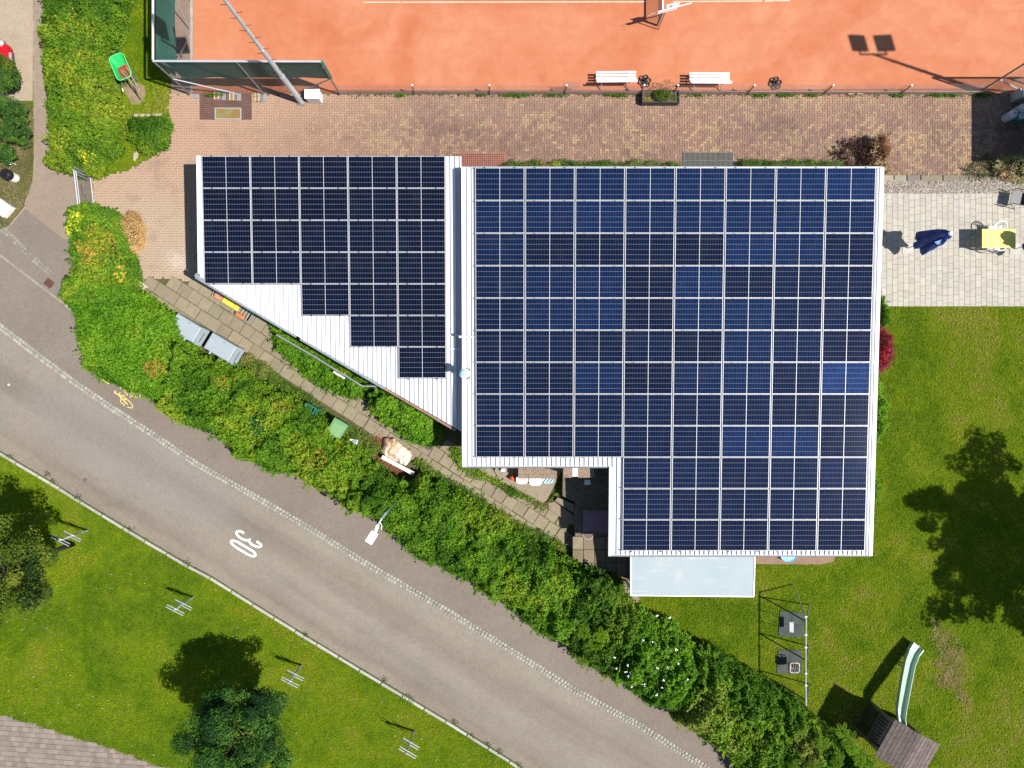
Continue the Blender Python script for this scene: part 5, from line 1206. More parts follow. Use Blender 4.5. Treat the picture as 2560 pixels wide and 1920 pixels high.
# net with post and the scoreboard
net = thing('tennis_net', 'end of the tennis net with its steel post at the top edge of the picture', 'net', tuple(g3(1644, 62)))
N0, N1 = g3(1644, 60), g3(1647, -420)
wire_panel(net, N0, N1, .04, .86, .05, .0035, M['blackm'], 'netting')
mb = MB(net.location); mb.box(((N0+N1)/2)+Vector((0, 0, .87)), (.05, (N1-N0).length, .07)); mb.build('headband', M['white'], net)
mb = MB(net.location); mb.tube([g3(1643, 64), g3(1643, 64, 1.02)], .045, 10); mb.build('post', M['galvd'], net)
mb = MB(net.location); mb.sphere(g3(1643, 64, 1.04), .05, 8, 5); mb.build('post_cap', M['white'], net)
sb = thing('score_board', 'white slatted score board standing on its own pole beside the net post', 'score board', tuple(g3(1645, 75)))
b0 = g3(1645, 74); mb = MB(sb.location); mb.tube([b0, b0+Vector((0, 0, 1.62))], .02, 8); mb.build('pole', M['galvd'], sb)
dv = Vector((.968, .25, 0)); cen = b0+Vector((.07, 0.02, 1.5))
for nm, s0, s1, zz, hh, oo in (('rail', -.42, .92, 0, .03, 0), ('board', -.42, .36, .0, .20, -.035), ('board', -.1, .28, .1, .30, .045), ('board', .12, .42, .12, .22, .02)):
    mb = MB(sb.location); mid = cen+dv*((s0+s1)/2)+Vector((-.25*oo, .968*oo, zz)); mb.box(mid, (s1-s0, .022 if nm == 'board' else .03, hh), rz=math.atan2(dv.y, dv.x)); mb.build(nm, M['white'], sb)
mb = MB(sb.location); mb.tube([cen-dv*.42, cen-dv*.75+Vector((0, 0, -.1))], .006, 5); mb.build('cord', M['white'], sb)

# ================================================================ mats and boot brushes
def grid_mat(name, label, x0, y0, x1, y1, mat, nx, ny, cat='door mat', z=.028):
    a, b_ = g3(x0, y1), g3(x1, y0); t = thing(name, label, cat, ((a.x+b_.x)/2, (a.y+b_.y)/2, z))
    w_, h_ = b_.x-a.x, b_.y-a.y; mb = MB(); mb.box((0, 0, .004), (w_, h_, .008)); mb.build('base', plain(name+'_base_'+str(x0), tuple(q*.22 for q in mat[1]), .9, var=.1), t)
    mb = MB()
    for i in range(nx+1): mb.box((-w_/2+w_*i/nx, 0, .016), (w_/nx*.5, h_, .016))
    for i in range(ny+1): mb.box((0, -h_/2+h_*i/ny, .0175), (w_, h_/ny*.45 if ny > 2 else .016, .014))
    o = mb.build('grid', mat[0], t); o['kind'] = 'stuff'; return t
mb_ = (plain('brown_rubber', (.135, .07, .055), .85, var=.15), (.135, .07, .055)); mg_ = (plain('grey_rubber', (.13, .13, .12), .85, var=.1), (.13, .13, .12)); mr_ = (plain('red_rubber', (.23, .095, .07), .85, var=.12), (.2, .08, .06))
grid_mat('scraper_mat', 'large brown openwork mat below the corner of the tall fence', 502, 236.5, 629, 299, mb_, 26, 12)
grid_mat('scraper_mat', 'reddish ribbed grating beside the valley between the two roofs', 1134, 385, 1261, 421, mr_, 24, 7)
grid_mat('door_mat', 'grey ribbed entrance mat between the two low hedge strips', 1707, 382, 1831, 422, mg_, 40, 2)
t = thing('washing_tray', 'shallow metal-framed tray with rusty green bottom lying on the brown mat', 'tray', tuple(g3(572, 286, .05)))
m, tt, b, o = new_mat('algae_tray'); g = geo(tt); c = ramp(tt, noise(tt, 2.5, 4, .6, g), [(.4, (.22, .13, .045)), (.55, (.20, .19, .08)), (.7, (.17, .24, .15))]); tt.links.new(c, b.inputs['Base Color']); b.inputs['Roughness'].default_value = .4
mb = MB(); mb.box((0, 0, .01), (1.0, .43, .02)); mb.build('bottom', m, t)
for c, s in (((0, .215, .025), (1.04, .025, .05)), ((0, -.215, .025), (1.04, .025, .05)), ((-.51, 0, .025), (.025, .43, .052)), ((.51, 0, .025), (.025, .43, .052))):
    mb = MB(); mb.box(c, s); mb.build('rim', M['alu'], t)
for x, y, lab in ((552, 241, 'wooden boot brush rack at the left on the brown mat'), (589.5, 243, 'wooden boot brush rack in the middle, on the brown mat'), (653, 245.5, 'wooden boot brush rack on the bricks at the mast side of the brown mat')):
    t = thing('boot_brush', lab, 'boot brush', tuple(g3(x, y, .03)), 0, 'boot brush racks by the court gate')
    for i, (xx, mt) in enumerate(((-.20, M['woodl']), (-.125, M['wood']), (-.05, M['woodl']), (.03, M['wood']))):
        mb = MB(); mb.box((xx, 0, .07), (.06, .34, .05)); mb.build('brush', mt, t)
    for yy in (-.16, .16):
        mb = MB(); mb.bar((-.24, yy, .04), (.25, yy, .04), .025); mb.build('rail', M['galv'], t)
    mb = MB(); mb.box((.155, 0, .03), (.15, .3, .02)); mb.build('scraper', M['galv'], t)
t = thing('drain_cover', 'small square metal drain cover by the fence corner', 'drain cover', tuple(g3(490.5, 241.5, .03)))
mb = MB(); mb.box((0, 0, .004), (.24, .17, .008)); mb.build('plate', plain('dull_zinc', (.28, .28, .30), .5, .3), t)
for x in (2123, 2146):
    t = thing('edging_brick', 'loose pale brick at the fence foot, %s of a pair' % ('left' if x == 2123 else 'right'), 'brick', tuple(g3(x, 236.5, .03)), 0, 'pair of loose bricks'); mb = MB(); mb.box((0, 0, .06), (.22, .09, .12)); mb.build('brick', plain('pale_brick', (.35, .24, .2), .9) if x == 2123 else bpy.data.materials['pale_brick'], t)

# ================================================================ wheelbarrow
t = thing('wheelbarrow', 'green plastic wheelbarrow on the grass strip, loaded with red clay', 'wheelbarrow', tuple(g3(322, 184, 0)), math.radians(23))
gp = plain('green_plastic', (.018, .42, .10), .35, var=.04)
def rrect(w, h, r, z, cx=0, cy=0, n=4):
    o = []
    for (sx, sy, a0) in ((1, 1, 0), (-1, 1, 90), (-1, -1, 180), (1, -1, 270)):
        for i in range(n+1):
            a = math.radians(a0+90*i/n); o.append((cx+sx*(w/2-r)+r*math.cos(a), cy+sy*(h/2-r)+r*math.sin(a), z))
    return o
rings = [rrect(.62, 1.02, .16, .62), rrect(.57, .97, .15, .62), rrect(.36, .58, .10, .34, 0, -.10), rrect(.40, .62, .10, .31, 0, -.10), rrect(.60, 1.0, .15, .59)]
mb = MB(); vs = sum(rings[:3], []); n = len(rings[0]); fsx = []
for k in range(2):
    for i in range(n): fsx.append((k*n+i, k*n+(i+1) % n, (k+1)*n+(i+1) % n, (k+1)*n+i))
fsx.append(tuple(2*n+i for i in range(n))[::-1]); mb.add(vs, [f[::-1] for f in fsx])
mb.add(sum(([rings[0]] + [rings[4]] + [rings[3]]), []), [(k*n+i, k*n+(i+1) % n, (k+1)*n+(i+1) % n, (k+1)*n+i) for k in range(2) for i in range(n)])
mb.build('tub', gp, t, smooth=False)
mb = MB(); mb.tube(rrect(.61, 1.01, .16, .625), .017, 6, closed=True); mb.build('rim', plain('pale_green_plastic', (.12, .62, .22), .35), t)
mb = MB(); mb.prism([(p[0], p[1]) for p in rrect(.42, .55, .1, 0, .02, -.16)], .35, lambda x, y: .44+.03*math.sin(x*20)*math.cos(y*9)); mb.build('clay_heap', plain('damp_clay', (.22, .055, .02), .9, var=.2, scale=15), t)
for s in (-1, 1):
    mb = MB(); mb.tube([(s*.05, .72, .2), (s*.2, .3, .32), (s*.27, -.35, .36), (s*.28, -.86, .58)], .017, 6); mb.tube([(s*.22, -.2, .33), (s*.24, -.45, .02), (s*.26, -.5, .36)], .015, 6); mb.build('frame', M['galvd'], t)
    mb = MB(); mb.tube([(s*.28, -.80, .57), (s*.28, -.92, .60)], .024, 8); mb.build('grip', M['white'] if s < 0 else M['alu'], t)
mb = MB(); mb.tube([(.03*0+.0, .66+.17*math.cos(a), .19+.17*math.sin(a)) for a in [2*PI*i/16 for i in range(16)]], .04, 8, closed=True); mb.tube([(-.06, .66, .19), (.06, .66, .19)], .02, 6); mb.build('wheel', M['black'], t)
hz = [((303, 177), (356, 240)), ((309, 178), (352, 236)), ((315, 163), (349, 228)), ((306, 182), (357, 242)), ((318, 172), (345, 222))]
for i, ((x0, y0), (x1, y1)) in enumerate(hz):
    a = P(x0, y0, .52); b_ = P(x1, y1, .72+.02*i)
    lab = ['longest pale handle', 'second handle from the left', 'short right-hand handle with tape', 'dark lower handle', 'thin rightmost handle'][i]
    t2 = thing('broom', 'wooden broom or rake sticking out of the wheelbarrow, ' + lab, 'broom', tuple(a), 0, 'tools in the wheelbarrow')
    mb = MB(a); mb.tube([a, b_], .014, 6); mb.build('handle', (M['woodl'], M['galv'], M['woodl'], M['wood'], M['wood'])[i], t2)
    mb = MB(a); dd = (b_-a).normalized(); mb.bar(a-dd*.06, a+dd*.03, .07, .04); mb.build('head', plain('red_bristles', (.40, .10, .07), .8) if i == 0 else bpy.data.materials['red_bristles'], t2)

# ================================================================ gate, bin, frame, slab, car
gt = thing('metal_gate', 'galvanised wire gate between the asphalt path and the brick yard', 'gate', tuple(g3(233, 480)))
g0, g1 = g3(229, 447), g3(240.5, 545)
for a in (g0, g1):
    mb = MB(gt.location); mb.tube([a, a+Vector((0, 0, 1.2))], .03, 8); mb.build('post', M['galv'], gt)
for z, r in ((1.15, .026), (1.02, .02), (.08, .022)):
    mb = MB(gt.location); mb.tube([g0+Vector((0, 0, z)), g1+Vector((0, 0, z))], r, 8); mb.build('rail', M['alu'], gt)
wire_panel(gt, g0, g1, .08, 1.15, .05, .0022, M['wire'])
mb = MB(gt.location); mb.box(g0+Vector((-.02, -.10, 1.0)), (.05, .10, .14)); mb.build('lock', M['galv'], gt)
g2 = g3(229, 447)+Vector((0, .02, 0))
for dy, z in ((.0, 1.15), (.10, 1.12), (-.13, .95)):
    mb = MB(gt.location); mb.bar(g2+Vector((-.0, dy, .1)), g2+Vector((-.0, dy, z)), .06, .02); mb.build('stile', M['galv'], gt)
t = thing('fallen_branch', 'thin dead branch lying behind the metal gate', 'branch', tuple(g3(207, 480, .03)))
mb = MB(t.location); mb.tube([g3(204, 460, .03), g3(206.5, 478, .05), g3(209, 489, .03), g3(217, 494, .03)], .009, 5); mb.build('twig', M['bark'], t)
t = thing('waste_bin', 'white round waste bin with a black bag over its rim', 'bin', tuple(g3(38.5, 445.5)))
mb = MB(); mb.lathe((0, 0, 0), [(.17, 0), (.185, .02), (.20, .48), (.19, .48)], 18); mb.build('body', M['white'], t)
mb = MB(); prof = [(.205, .36), (.23, .46), (.215, .58), (.15, .64), (.05, .63)]; mb.lathe((0, 0, 0), prof, 13); 
for _ in range(9): a = rng.uniform(0, 2*PI); mb.sphere((.19*math.cos(a), .19*math.sin(a), .59), rng.uniform(.02, .035), 6, 4)
mb.build('bag', plain('black_bag', (.012, .012, .013), .25), t)
t = thing('white_rack', 'white metal frame half under the small trees above the waste bin', 'rack', tuple(g3(36, 404)))
c = t.location
for a, b_ in (((24, 395), (43, 395)), ((42, 392), (42, 419)), ((24, 414), (42, 414)), ((24, 395), (24, 414))):
    mb = MB(c); mb.bar(g3(*a, .35), g3(*b_, .35), .045, .03); mb.build('bar', M['white'], t)
for a in ((26, 397), (41, 397), (41, 412), (26, 412)):
    mb = MB(c); mb.bar(g3(*a, 0), g3(*a, .35), .03); mb.build('leg', M['white'], t)
o = block('stone_slab', [(-40, 470), (12, 500), (41, 521), (34, 530), (19, 547), (0, 531), (-40, 505)], 0, .30, plain('white_stone', (.66, .65, .62), .8, var=.05), None, None, .02)
tag(o, 'big white stone slab lying on the dry lawn corner', 'slab')
# car
car = thing('parked_car', 'front of a red hatchback parked under small trees at the left edge', 'car', tuple(g3(-76, 166)))
rp = plain('red_car_paint', (.42, .008, .014), .18, .1, var=.02); 
def loft(secs, name, mat, parent, smooth=True):
    n = len(secs[0]); mb = MB(); mb.add(sum([list(s) for s in secs], []), [(k*n+i, k*n+(i+1) % n, (k+1)*n+(i+1) % n, (k+1)*n+i) for k in range(len(secs)-1) for i in range(n)] + [tuple(range(n))[::-1], tuple((len(secs)-1)*n+i for i in range(n))])
    o = mb.build(name, mat, parent, smooth=False); 
    m_ = o.modifiers.new('sub', 'SUBSURF'); m_.levels = 2; m_.render_levels = 2; return o
def csec(x, w, z0, z1, r=.12):
    return [(x, -w, z0), (x, -w, z0+(z1-z0)*.55), (x, -w+r, z1), (x, 0, z1+.03), (x, w-r, z1), (x, w, z0+(z1-z0)*.55), (x, w, z0), (x, 0, z0)]
loft([csec(-2.0, .60, .35, .75), csec(-1.95, .80, .25, .9), csec(-1.2, .86, .22, .95), (csec(0, .87, .22, .93)), csec(1.1, .85, .22, .86), csec(1.7, .78, .24, .76), csec(1.96, .60, .28, .62), csec(2.03, .42, .32, .52)], 'body', rp, car)
loft([csec(-1.75, .55, .88, 1.0), csec(-1.5, .66, .88, 1.36), csec(-.3, .68, .88, 1.45), csec(.35, .64, .88, 1.36), csec(1.0, .60, .84, .92)], 'cabin', M['glass'], car)
mb = MB(); mb.box((-.6, 0, 1.47), (1.5, 1.1, .03)); mb.build('roof', rp, car, bevel=.01)
for s in (-1, 1):
    mb = MB(); mb.sphere((1.70, s*.60, .70), .17, 12, 8, (1.1, .75, .5)); mb.build('headlight', M['alu'], car, smooth=True)
    for x in (-1.25, 1.25):
        mb = MB(); mb.tube([(x+.3*math.cos(a), s*.80, .31+.22*math.sin(a)*1.0) for a in [2*PI*i/14 for i in range(14)]], .09, 7, closed=True); mb.build('wheel', M['black'], car)
mb = MB(); mb.tube([(1.55, -.72, .45), (1.90, -.52, .45), (2.05, 0, .45), (1.90, .52, .45), (1.55, .72, .45)], .07, 8); mb.build('bumper', plain('grey_trim', (.06, .06, .07), .5), car)
mb = MB(); mb.box((2.04, 0, .58), (.05, .55, .08)); mb.build('grille', M['alu'], car)

# ================================================================ hedge side things: containers, bins, tarpaulin, lamp
def quad_thing(cx, cy): return g3(cx, cy)
gy = plain('light_grey_plastic', (.30, .345, .38), .45, var=.03); gyd = plain('mid_grey_plastic', (.20, .24, .26), .5, var=.06)
for (x, y, lab) in ((486, 826, 'grey lidded container half swallowed by the hedge'), (572, 873, 'grey lidded container standing free beside the tall grass')):
    t = thing('storage_container', lab, 'container', tuple(g3(x, y)), math.radians(-31), 'grey lidded containers by the slab path')
    mb = MB(); mb.box((0, 0, .30), (1.22, .66, .60)); mb.build('tub', gyd, t, bevel=.04)
    mb = MB(); mb.add([(-.66, -.37, .60), (.50, -.37, .62), (.50, .37, .62), (-.66, .37, .60), (-.62, -.33, .70), (.47, -.33, .71), (.47, .33, .71), (-.62, .33, .70)], [(3,2,1,0),(4,5,6,7),(0,1,5,4),(1,2,6,5),(2,3,7,6),(3,0,4,7)]); l = mb.build('lid', gy, t, bevel=.03)
    mb = MB(); mb.add([(.505, -.37, .60), (.70, -.37, .38), (.70, .37, .38), (.505, .37, .60), (.505, -.37, .69), (.73, -.35, .44), (.73, .35, .44), (.505, .37, .69)], [(3,2,1,0),(4,5,6,7),(0,1,5,4),(1,2,6,5),(2,3,7,6),(3,0,4,7)]); fl_ = mb.build('front_flap', gyd, t, bevel=.01)
    mb = MB(); mb.bar((.63, -.2, .555), (.63, .2, .555), .02, .02); mb.build('handle_slot', M['black'], fl_)
    mb = MB(); mb.box((-.02, .27, .715), (.12, .018, .006)); mb.build('embossed_mark', M['galvd'], l)
    for xx in (-.30, .14):
        mb = MB(); mb.box((xx, -.36, .68), (.07, .16, .06)); mb.build('hinge', gy, t, bevel=.01)
t = thing('wheelie_bin', 'pale green wheelie bin beside the hedge, leaves lying on its lid', 'bin', tuple(g3(857, 1068)), math.radians(-31))
pg = plain('faded_green_plastic', (.12, .27, .12), .5, var=.05)
mb = MB(); mb.add([(-.22, -.25, 0), (.22, -.25, 0), (.22, .25, 0), (-.22, .25, 0), (-.27, -.33, .92), (.27, -.33, .92), (.27, .30, .92), (-.27, .30, .92)], [(3,2,1,0),(4,5,6,7),(0,1,5,4),(1,2,6,5),(2,3,7,6),(3,0,4,7)]); mb.build('body', plain('green_plastic_body', (.09, .25, .10), .5), t, bevel=.02)
mb = MB(); mb.box((0, 0, .965), (.60, .68, .05)); l = mb.build('lid', pg, t, bevel=.022)
mb = MB(); mb.box((0, -.04, .996), (.42, .46, .02)); mb.build('lid_panel', plain('green_plastic_worn', (.17, .32, .13), .5, var=.1), l, bevel=.008)
mb = MB(); mb.tube([(-.24, -.38, .95), (.24, -.38, .95)], .018, 8); mb.build('handle', pg, t)
for s in (-1, 1):
    mb = MB(); mb.tube([(s*.24, -.30+.09*math.cos(a), .1+.09*math.sin(a)) for a in [2*PI*i/12 for i in range(12)]], .025, 6, closed=True); mb.build('wheel', M['black'], t)
t = thing('garden_crate', 'dark green plastic crate peeping out of the hedge above the pale green bin', 'crate', tuple(g3(787, 1025)), math.radians(-28))
dg = plain('dark_green_plastic', (.02, .15, .09), .5)
mb = MB()
for c, s in (((0, .2, .4), (.5, .03, .8)), ((0, -.2, .4), (.5, .03, .8)), ((-.25, 0, .4), (.03, .43, .8)), ((.25, 0, .4), (.03, .43, .8))): mb.box(c, s)
mb.build('wall', dg, t)
for k in range(4):
    mb = MB(); mb.box((-.18+.12*k, 0, .805), (.05, .40, .02)); mb.build('slat', dg, t)
t = thing('metal_box', 'small grey metal box standing between the bin and the bark chips', 'box', tuple(g3(890, 1102)), math.radians(-10))
mb = MB(); mb.box((0, 0, .2), (.28, .20, .4)); mb.build('housing', M['galv'], t, bevel=.01); mb = MB(); mb.box((-.14, .01, .39), (.1, .16, .06)); mb.build('valve', M['alu'], t, bevel=.01)
# tarpaulin: draped height field
tpx = [(957, 1098), (962, 1093), (975, 1095), (985, 1094), (995, 1102), (1008, 1112), (1018, 1120), (1027, 1125), (1030, 1140), (1024, 1155), (1015, 1167), (1000, 1162), (985, 1154), (965, 1145), (952, 1132), (947, 1126), (955, 1112)]
pw = [tuple(P(x, y, .3)[:2]) for x, y in tpx]
xs_ = [p[0] for p in pw]; ys_ = [p[1] for p in pw]; g = .03
A_, B_ = np.meshgrid(np.arange(min(xs_)-.05, max(xs_)+.05, g), np.arange(min(ys_)-.05, max(ys_)+.05, g), indexing='ij')
dd = edgedist(A_, B_, pw); ins = inpoly(A_, B_, pw)
u_ = A_*.84+B_*-.54; v_ = A_*.54+B_*.84
Z = .08+.26*np.clip(dd/.30, 0, 1)**.6 + .07*np.abs(np.sin(v_*6.5+u_*1.5+3*vnoise(A_, B_, .4, 3))) + .10*(vnoise(A_, B_, .22, 5)-.5) + .06*np.abs(np.sin(u_*8+v_*5+4*vnoise(A_, B_, .3, 8))) + .06*(vnoise(A_, B_, .08, 15)-.5)
Z[~ins] = .03
idx = np.arange(A_.size).reshape(A_.shape); ok = ins[:-1, :-1] & ins[1:, :-1] & ins[1:, 1:] & ins[:-1, 1:]
F = np.stack([idx[:-1, :-1][ok], idx[1:, :-1][ok], idx[1:, 1:][ok], idx[:-1, 1:][ok]], 1)
m, tt, b, o = new_mat('stained_canvas'); gg = geo(tt); c = ramp(tt, noise(tt, 1.9, 5, .6, gg), [(.35, (.42, .27, .14)), (.5, (.60, .46, .33)), (.65, (.70, .64, .60))]); tt.links.new(c, b.inputs['Base Color']); b.inputs['Roughness'].default_value = .7
o = link_mesh('tarpaulin', npmesh('tarpaulin', np.stack([A_.ravel(), B_.ravel(), Z.ravel()], 1), F, m, smooth=True)); sm = o.modifiers.new('thick', 'SOLIDIFY'); sm.thickness = .01
tag(o, 'crumpled pale cream tarpaulin lying at the edge of the slab path', 'tarpaulin')
for i, (a, b_, w_, lab) in enumerate((((955, 1142), (1034, 1184), .15, 'long whitewashed plank lying along the hedge below the tarpaulin'), ((1049, 1191), (1061, 1198), .17, 'short whitewashed board piece sticking out of the hedge'))):
    t = thing('plank', lab, 'plank', tuple(g3(*a, .3))); mb = MB(t.location); mb.bar(P(*a, .42), P(*b_, .46), w_, .04); mb.build('board', plain('flaking_whitewash', (.72, .66, .60), .8, var=.1, scale=14) if i == 0 else bpy.data.materials['flaking_whitewash'], t)
t = thing('drain_cover', 'round cast iron drain cover by the round shrub', 'drain cover', tuple(g3(1074, 1116, .05)))
mb = MB(); mb.lathe((0, 0, 0), [(.16, 0), (.16, .03), (.13, .035)], 18); mb.build('cover', plain('brown_iron', (.15, .10, .09), .8, .1), t)
mb = MB(); 
for i in range(-3, 4): mb.box((i*.035, 0, .038), (.012, .2, .008))
mb.build('grate_bar', M['blackm'], t)
for x, y, r, z, lab in ((213, 1200, .075, .006, 'small round valve cover in the street asphalt'),):
    t = thing('valve_cover', lab, 'drain cover', tuple(g3(x, y, z))); mb = MB(); mb.lathe((0, 0, 0), [(r, 0), (r, .008), (r*.8, .01)], 16); mb.build('ring', plain('road_iron', (.07, .055, .05), .8), t)
    mb = MB(); mb.lathe((0, 0, 0), [(r*.6, 0), (r*.6, .014)], 14); mb.build('lid', plain('road_iron_lid', (.16, .13, .12), .8), t)
t = thing('survey_disc', 'small white disc set in the street at the left edge', 'marker', tuple(g3(22, 962, .006))); mb = MB(); mb.lathe((0, 0, 0), [(.04, 0), (.04, .006), (.02, .008)], 12); mb.build('disc', M['white'], t)
t = thing('drain_grate', 'rusty brown street drain grate at the tip of the hedge', 'drain grate', tuple(g3(123, 708, .015)), math.radians(-38))
rb = plain('rust', (.16, .065, .035), .85, .1)
mb = MB(); mb.box((0, 0, 0), (.34, .30, .012)); mb.build('frame', M['black'], t)
for i in range(6):
    mb = MB(); mb.box((-.14+.056*i, 0, .012), (.028, .30, .02)); mb.build('bar', rb, t)
t = thing('shoe_rack', 'weathered wooden slatted pallet poking out of the hedge onto the yard', 'pallet', tuple(g3(353, 720)), math.radians(-38))
for i in range(4):
    mb = MB(); mb.box((-.22+.13*i, .0, .16), (.075, .48, .03)); mb.build('slat', plain('bleached_wood', (.42, .35, .30), .85) if i == 0 else bpy.data.materials['bleached_wood'], t)
for yy in (-.2, .2):
    mb = MB(); mb.box((0, yy, .09), (.5, .07, .10)); mb.build('bearer', bpy.data.materials['bleached_wood'], t)
# street lamp
sl = thing('street_lamp', 'white street lamp head reaching out of the hedge over the footway', 'street lamp', tuple(g3(1008, 1238)))
zt = 4.3; top = Vector((sl.location.x, sl.location.y, zt)); hd0 = P(945, 1312, zt+.1); hd1 = P(923, 1353, zt+.1)
mb = MB(sl.location); mb.tube([sl.location, top-Vector((0, 0, .3)), top+(hd0-top)*.4, hd0], .05, 8, .03); mb.build('pole', plain('blue_grey_paint', (.30, .38, .42), .5), sl)
mb = MB(sl.location); n1 = P(938, 1330, zt+.12); mb.bar(hd0, n1, .11, .08); mb.build('neck', M['white'], sl, bevel=.01)
mb = MB(sl.location); mb.bar(n1, hd1+Vector((-.03, -.05, 0)), .27, .12); mb.build('lamp_head', M['white'], sl, bevel=.02)
mb = MB(sl.location); mb.bar(n1-Vector((0, 0, .07)), hd1-Vector((0, 0, .07)), .2, .03); mb.build('lamp_glass', M['glass'], sl)
mb = MB(sl.location); q = P(952, 1322, zt); mb.tube([hd0+Vector((.05, .1, .0)), hd0+Vector((.13, -.02, 0)), hd0+Vector((.11, -.17, 0))], .012, 6); mb.build('cable', M['white'], sl)
# handrail
hr = thing('handrail', 'long grey steel handrail over the ground cover along the slanting eave', 'handrail', tuple(g3(800, 900)))
zz = .95; hp = [P(691, 837, zz), P(780, 888, zz), P(905, 965, zz), P(955, 966, zz)]
mb = MB(hr.location); mb.tube(hp, .035, 8); mb.build('rail', M['galv'], hr)
for p in hp: 
    mb = MB(hr.location); mb.tube([(p.x, p.y, 0), p], .025, 8); mb.build('post', M['galv'], hr)
mb = MB(hr.location); mb.bar(P(834, 929, .8), P(862, 946, .8), .06, .05); mb.build('clamp_plate', M['white'], hr)

# ================================================================ things under the slanting eave
t = thing('folded_lounger', 'yellow folded sun lounger leaning at the slanting wall', 'lounger', tuple(g3(575, 752)), math.radians(-32))
yc = plain('yellow_cloth', (.72, .50, .05), .7, var=.05)
for i, (x, w_) in enumerate(((-.36, .36), (.10, .50), (.48, .22))):
    mb = MB(); mb.box((x, 0, .28+.01*i), (w_, .34, .05)); mb.build('cushion', yc if i else plain('worn_print', (.45, .2, .12), .7, var=.3, scale=10), t, bevel=.015)
mb = MB(); mb.tube([(-.6, .17, .24), (-.64, 0, .26), (-.6, -.17, .24), (.6, -.17, .24), (.6, .17, .24)], .014, 6, closed=True); mb.build('frame', M['alu'], t)
for x in (-.5, .5):
    for y in (-.16, .16):
        mb = MB(); mb.tube([(x, y, 0), (x, y, .24)], .012, 5); mb.build('leg', M['alu'], t)
t = thing('wire_crate', 'grey crate with an orange box and wire hoops beside the yellow lounger', 'crate', tuple(g3(617, 785)), math.radians(-32))
mb = MB()
for c, s in (((0, .2, .15), (.60, .02, .3)), ((0, -.2, .15), (.60, .02, .3)), ((-.3, 0, .15), (.02, .42, .3)), ((.3, 0, .15), (.02, .42, .3)), ((0, 0, .02), (.58, .38, .02))): mb.box(c, s)
mb.build('crate_body', M['galv'], t)
for k in range(4):
    mb = MB(); mb.tube([(-.22+.14*k, -.2, .3), (-.2+.14*k, 0, .36), (-.22+.14*k, .2, .3)], .012, 5); mb.build('hoop', M['alu'], t)
t = thing('orange_box', 'small orange plastic box lying against the wire crate', 'box', tuple(g3(607, 791, .0)), math.radians(-32))
mb = MB(); mb.box((0, 0, .18), (.30, .13, .36)); mb.build('box_body', plain('orange_plastic', (.72, .16, .04), .5), t, bevel=.01)

# ================================================================ courtyard at the step of the main roof
t = thing('board_shelf', 'grey-brown wooden counter under the south eave with boards in front', 'counter', tuple(g3(1342, 1180)))
for k in range(3):
    mb = MB(); mb.box((0, -.02+.17*k-.05, .80), (1.50, .165, .04)); mb.build('plank', M['wood'], t)
for x in (-.68, .68):
    mb = MB(); mb.box((x, .05, .39), (.08, .4, .78)); mb.build('leg', M['wood'], t)
def board(name, cx, cy, w_, h_, mat, lab, cat, z=.5):
    p = P(cx, cy, z); t = thing(name, lab, cat, (p.x, p.y, 0)); mb = MB(); n = 20
    pts = [(w_/2*math.copysign(abs(math.cos(a))**.75, math.cos(a)), h_/2*math.copysign(abs(math.sin(a))**.75, math.sin(a))) for a in [2*PI*i/n for i in range(n)]]
    mb.prism(pts, lambda x, y: z+y*.9, lambda x, y: z+.05+y*.9); mb.build('panel', mat, t); return t
t1 = board('white_tub', 1305.5, 1199, .48, .40, M['white'], 'left white plastic tub leaning on the counter, with a red stripe', 'tub')
mb = MB(); mb.box((.02, .02, .59), (.26, .02, .01), M=Matrix.Rotation(math.radians(-8), 3, 'Z')); mb.build('stripe', plain('red_stripe', (.6, .08, .06), .5), t1)
board('white_tub', 1339, 1202, .52, .44, M['white'], 'right white plastic tub leaning on the counter', 'tub')
t1 = board('paddle_board', 1370, 1200, .44, .30, plain('pale_mint', (.5, .68, .66), .4), 'blue and white patterned swim board leaning on the counter', 'board')
for k, a in enumerate((-.12, 0.02, .14)):
    mb = MB(); mb.tube([(a-.07, -.10, .47), (a, .0, .565), (a+.06, .11, .66)], .016, 5); mb.build('stripe', plain('deep_blue', (.02, .09, .42), .4) if k == 0 else bpy.data.materials['deep_blue'], t1)
t = thing('watering_can', 'orange-red watering can left of the white tubs', 'watering can', tuple(g3(1282, 1193)))
orr = plain('orange_red_plastic', (.5, .07, .03), .45)
mb = MB(); mb.lathe((0, 0, .12), [(.10, 0), (.12, .08), (.10, .25), (.05, .28)], 14); mb.build('body', orr, t)
mb = MB(); mb.tube([(.08, 0, .2), (.2, .03, .32), (.24, .04, .4)], .02, 6); mb.build('spout', M['white'], t); mb = MB(); mb.tube([(-.1, 0, .2), (-.17, 0, .32), (-.03, 0, .4)], .012, 6); mb.build('handle', orr, t)
t = thing('garden_cupboard', 'tall brown wooden cupboard with a white board on top under the eave', 'cupboard', tuple(g3(1447, 1180)))
for (x0, x1, mt) in ((1408, 1431, M['wood']), (1444, 1487, M['wood'])):
    a = P(x0, 1194, 1.85); b_ = P(x1, 1168, 1.85); mb = MB(t.location); mb.box(((a.x+b_.x)/2, (a.y+b_.y)/2, 1.85), (b_.x-a.x-.01, b_.y-a.y, .05)); mb.build('top_board', mt, t)
a = P(1431, 1191, 1.87); b_ = P(1444, 1168, 1.87); mb = MB(t.location); mb.box(((a.x+b_.x)/2, (a.y+b_.y)/2, 1.87), (b_.x-a.x-.01, b_.y-a.y, .05)); mb.build('white_board', M['white'], t)
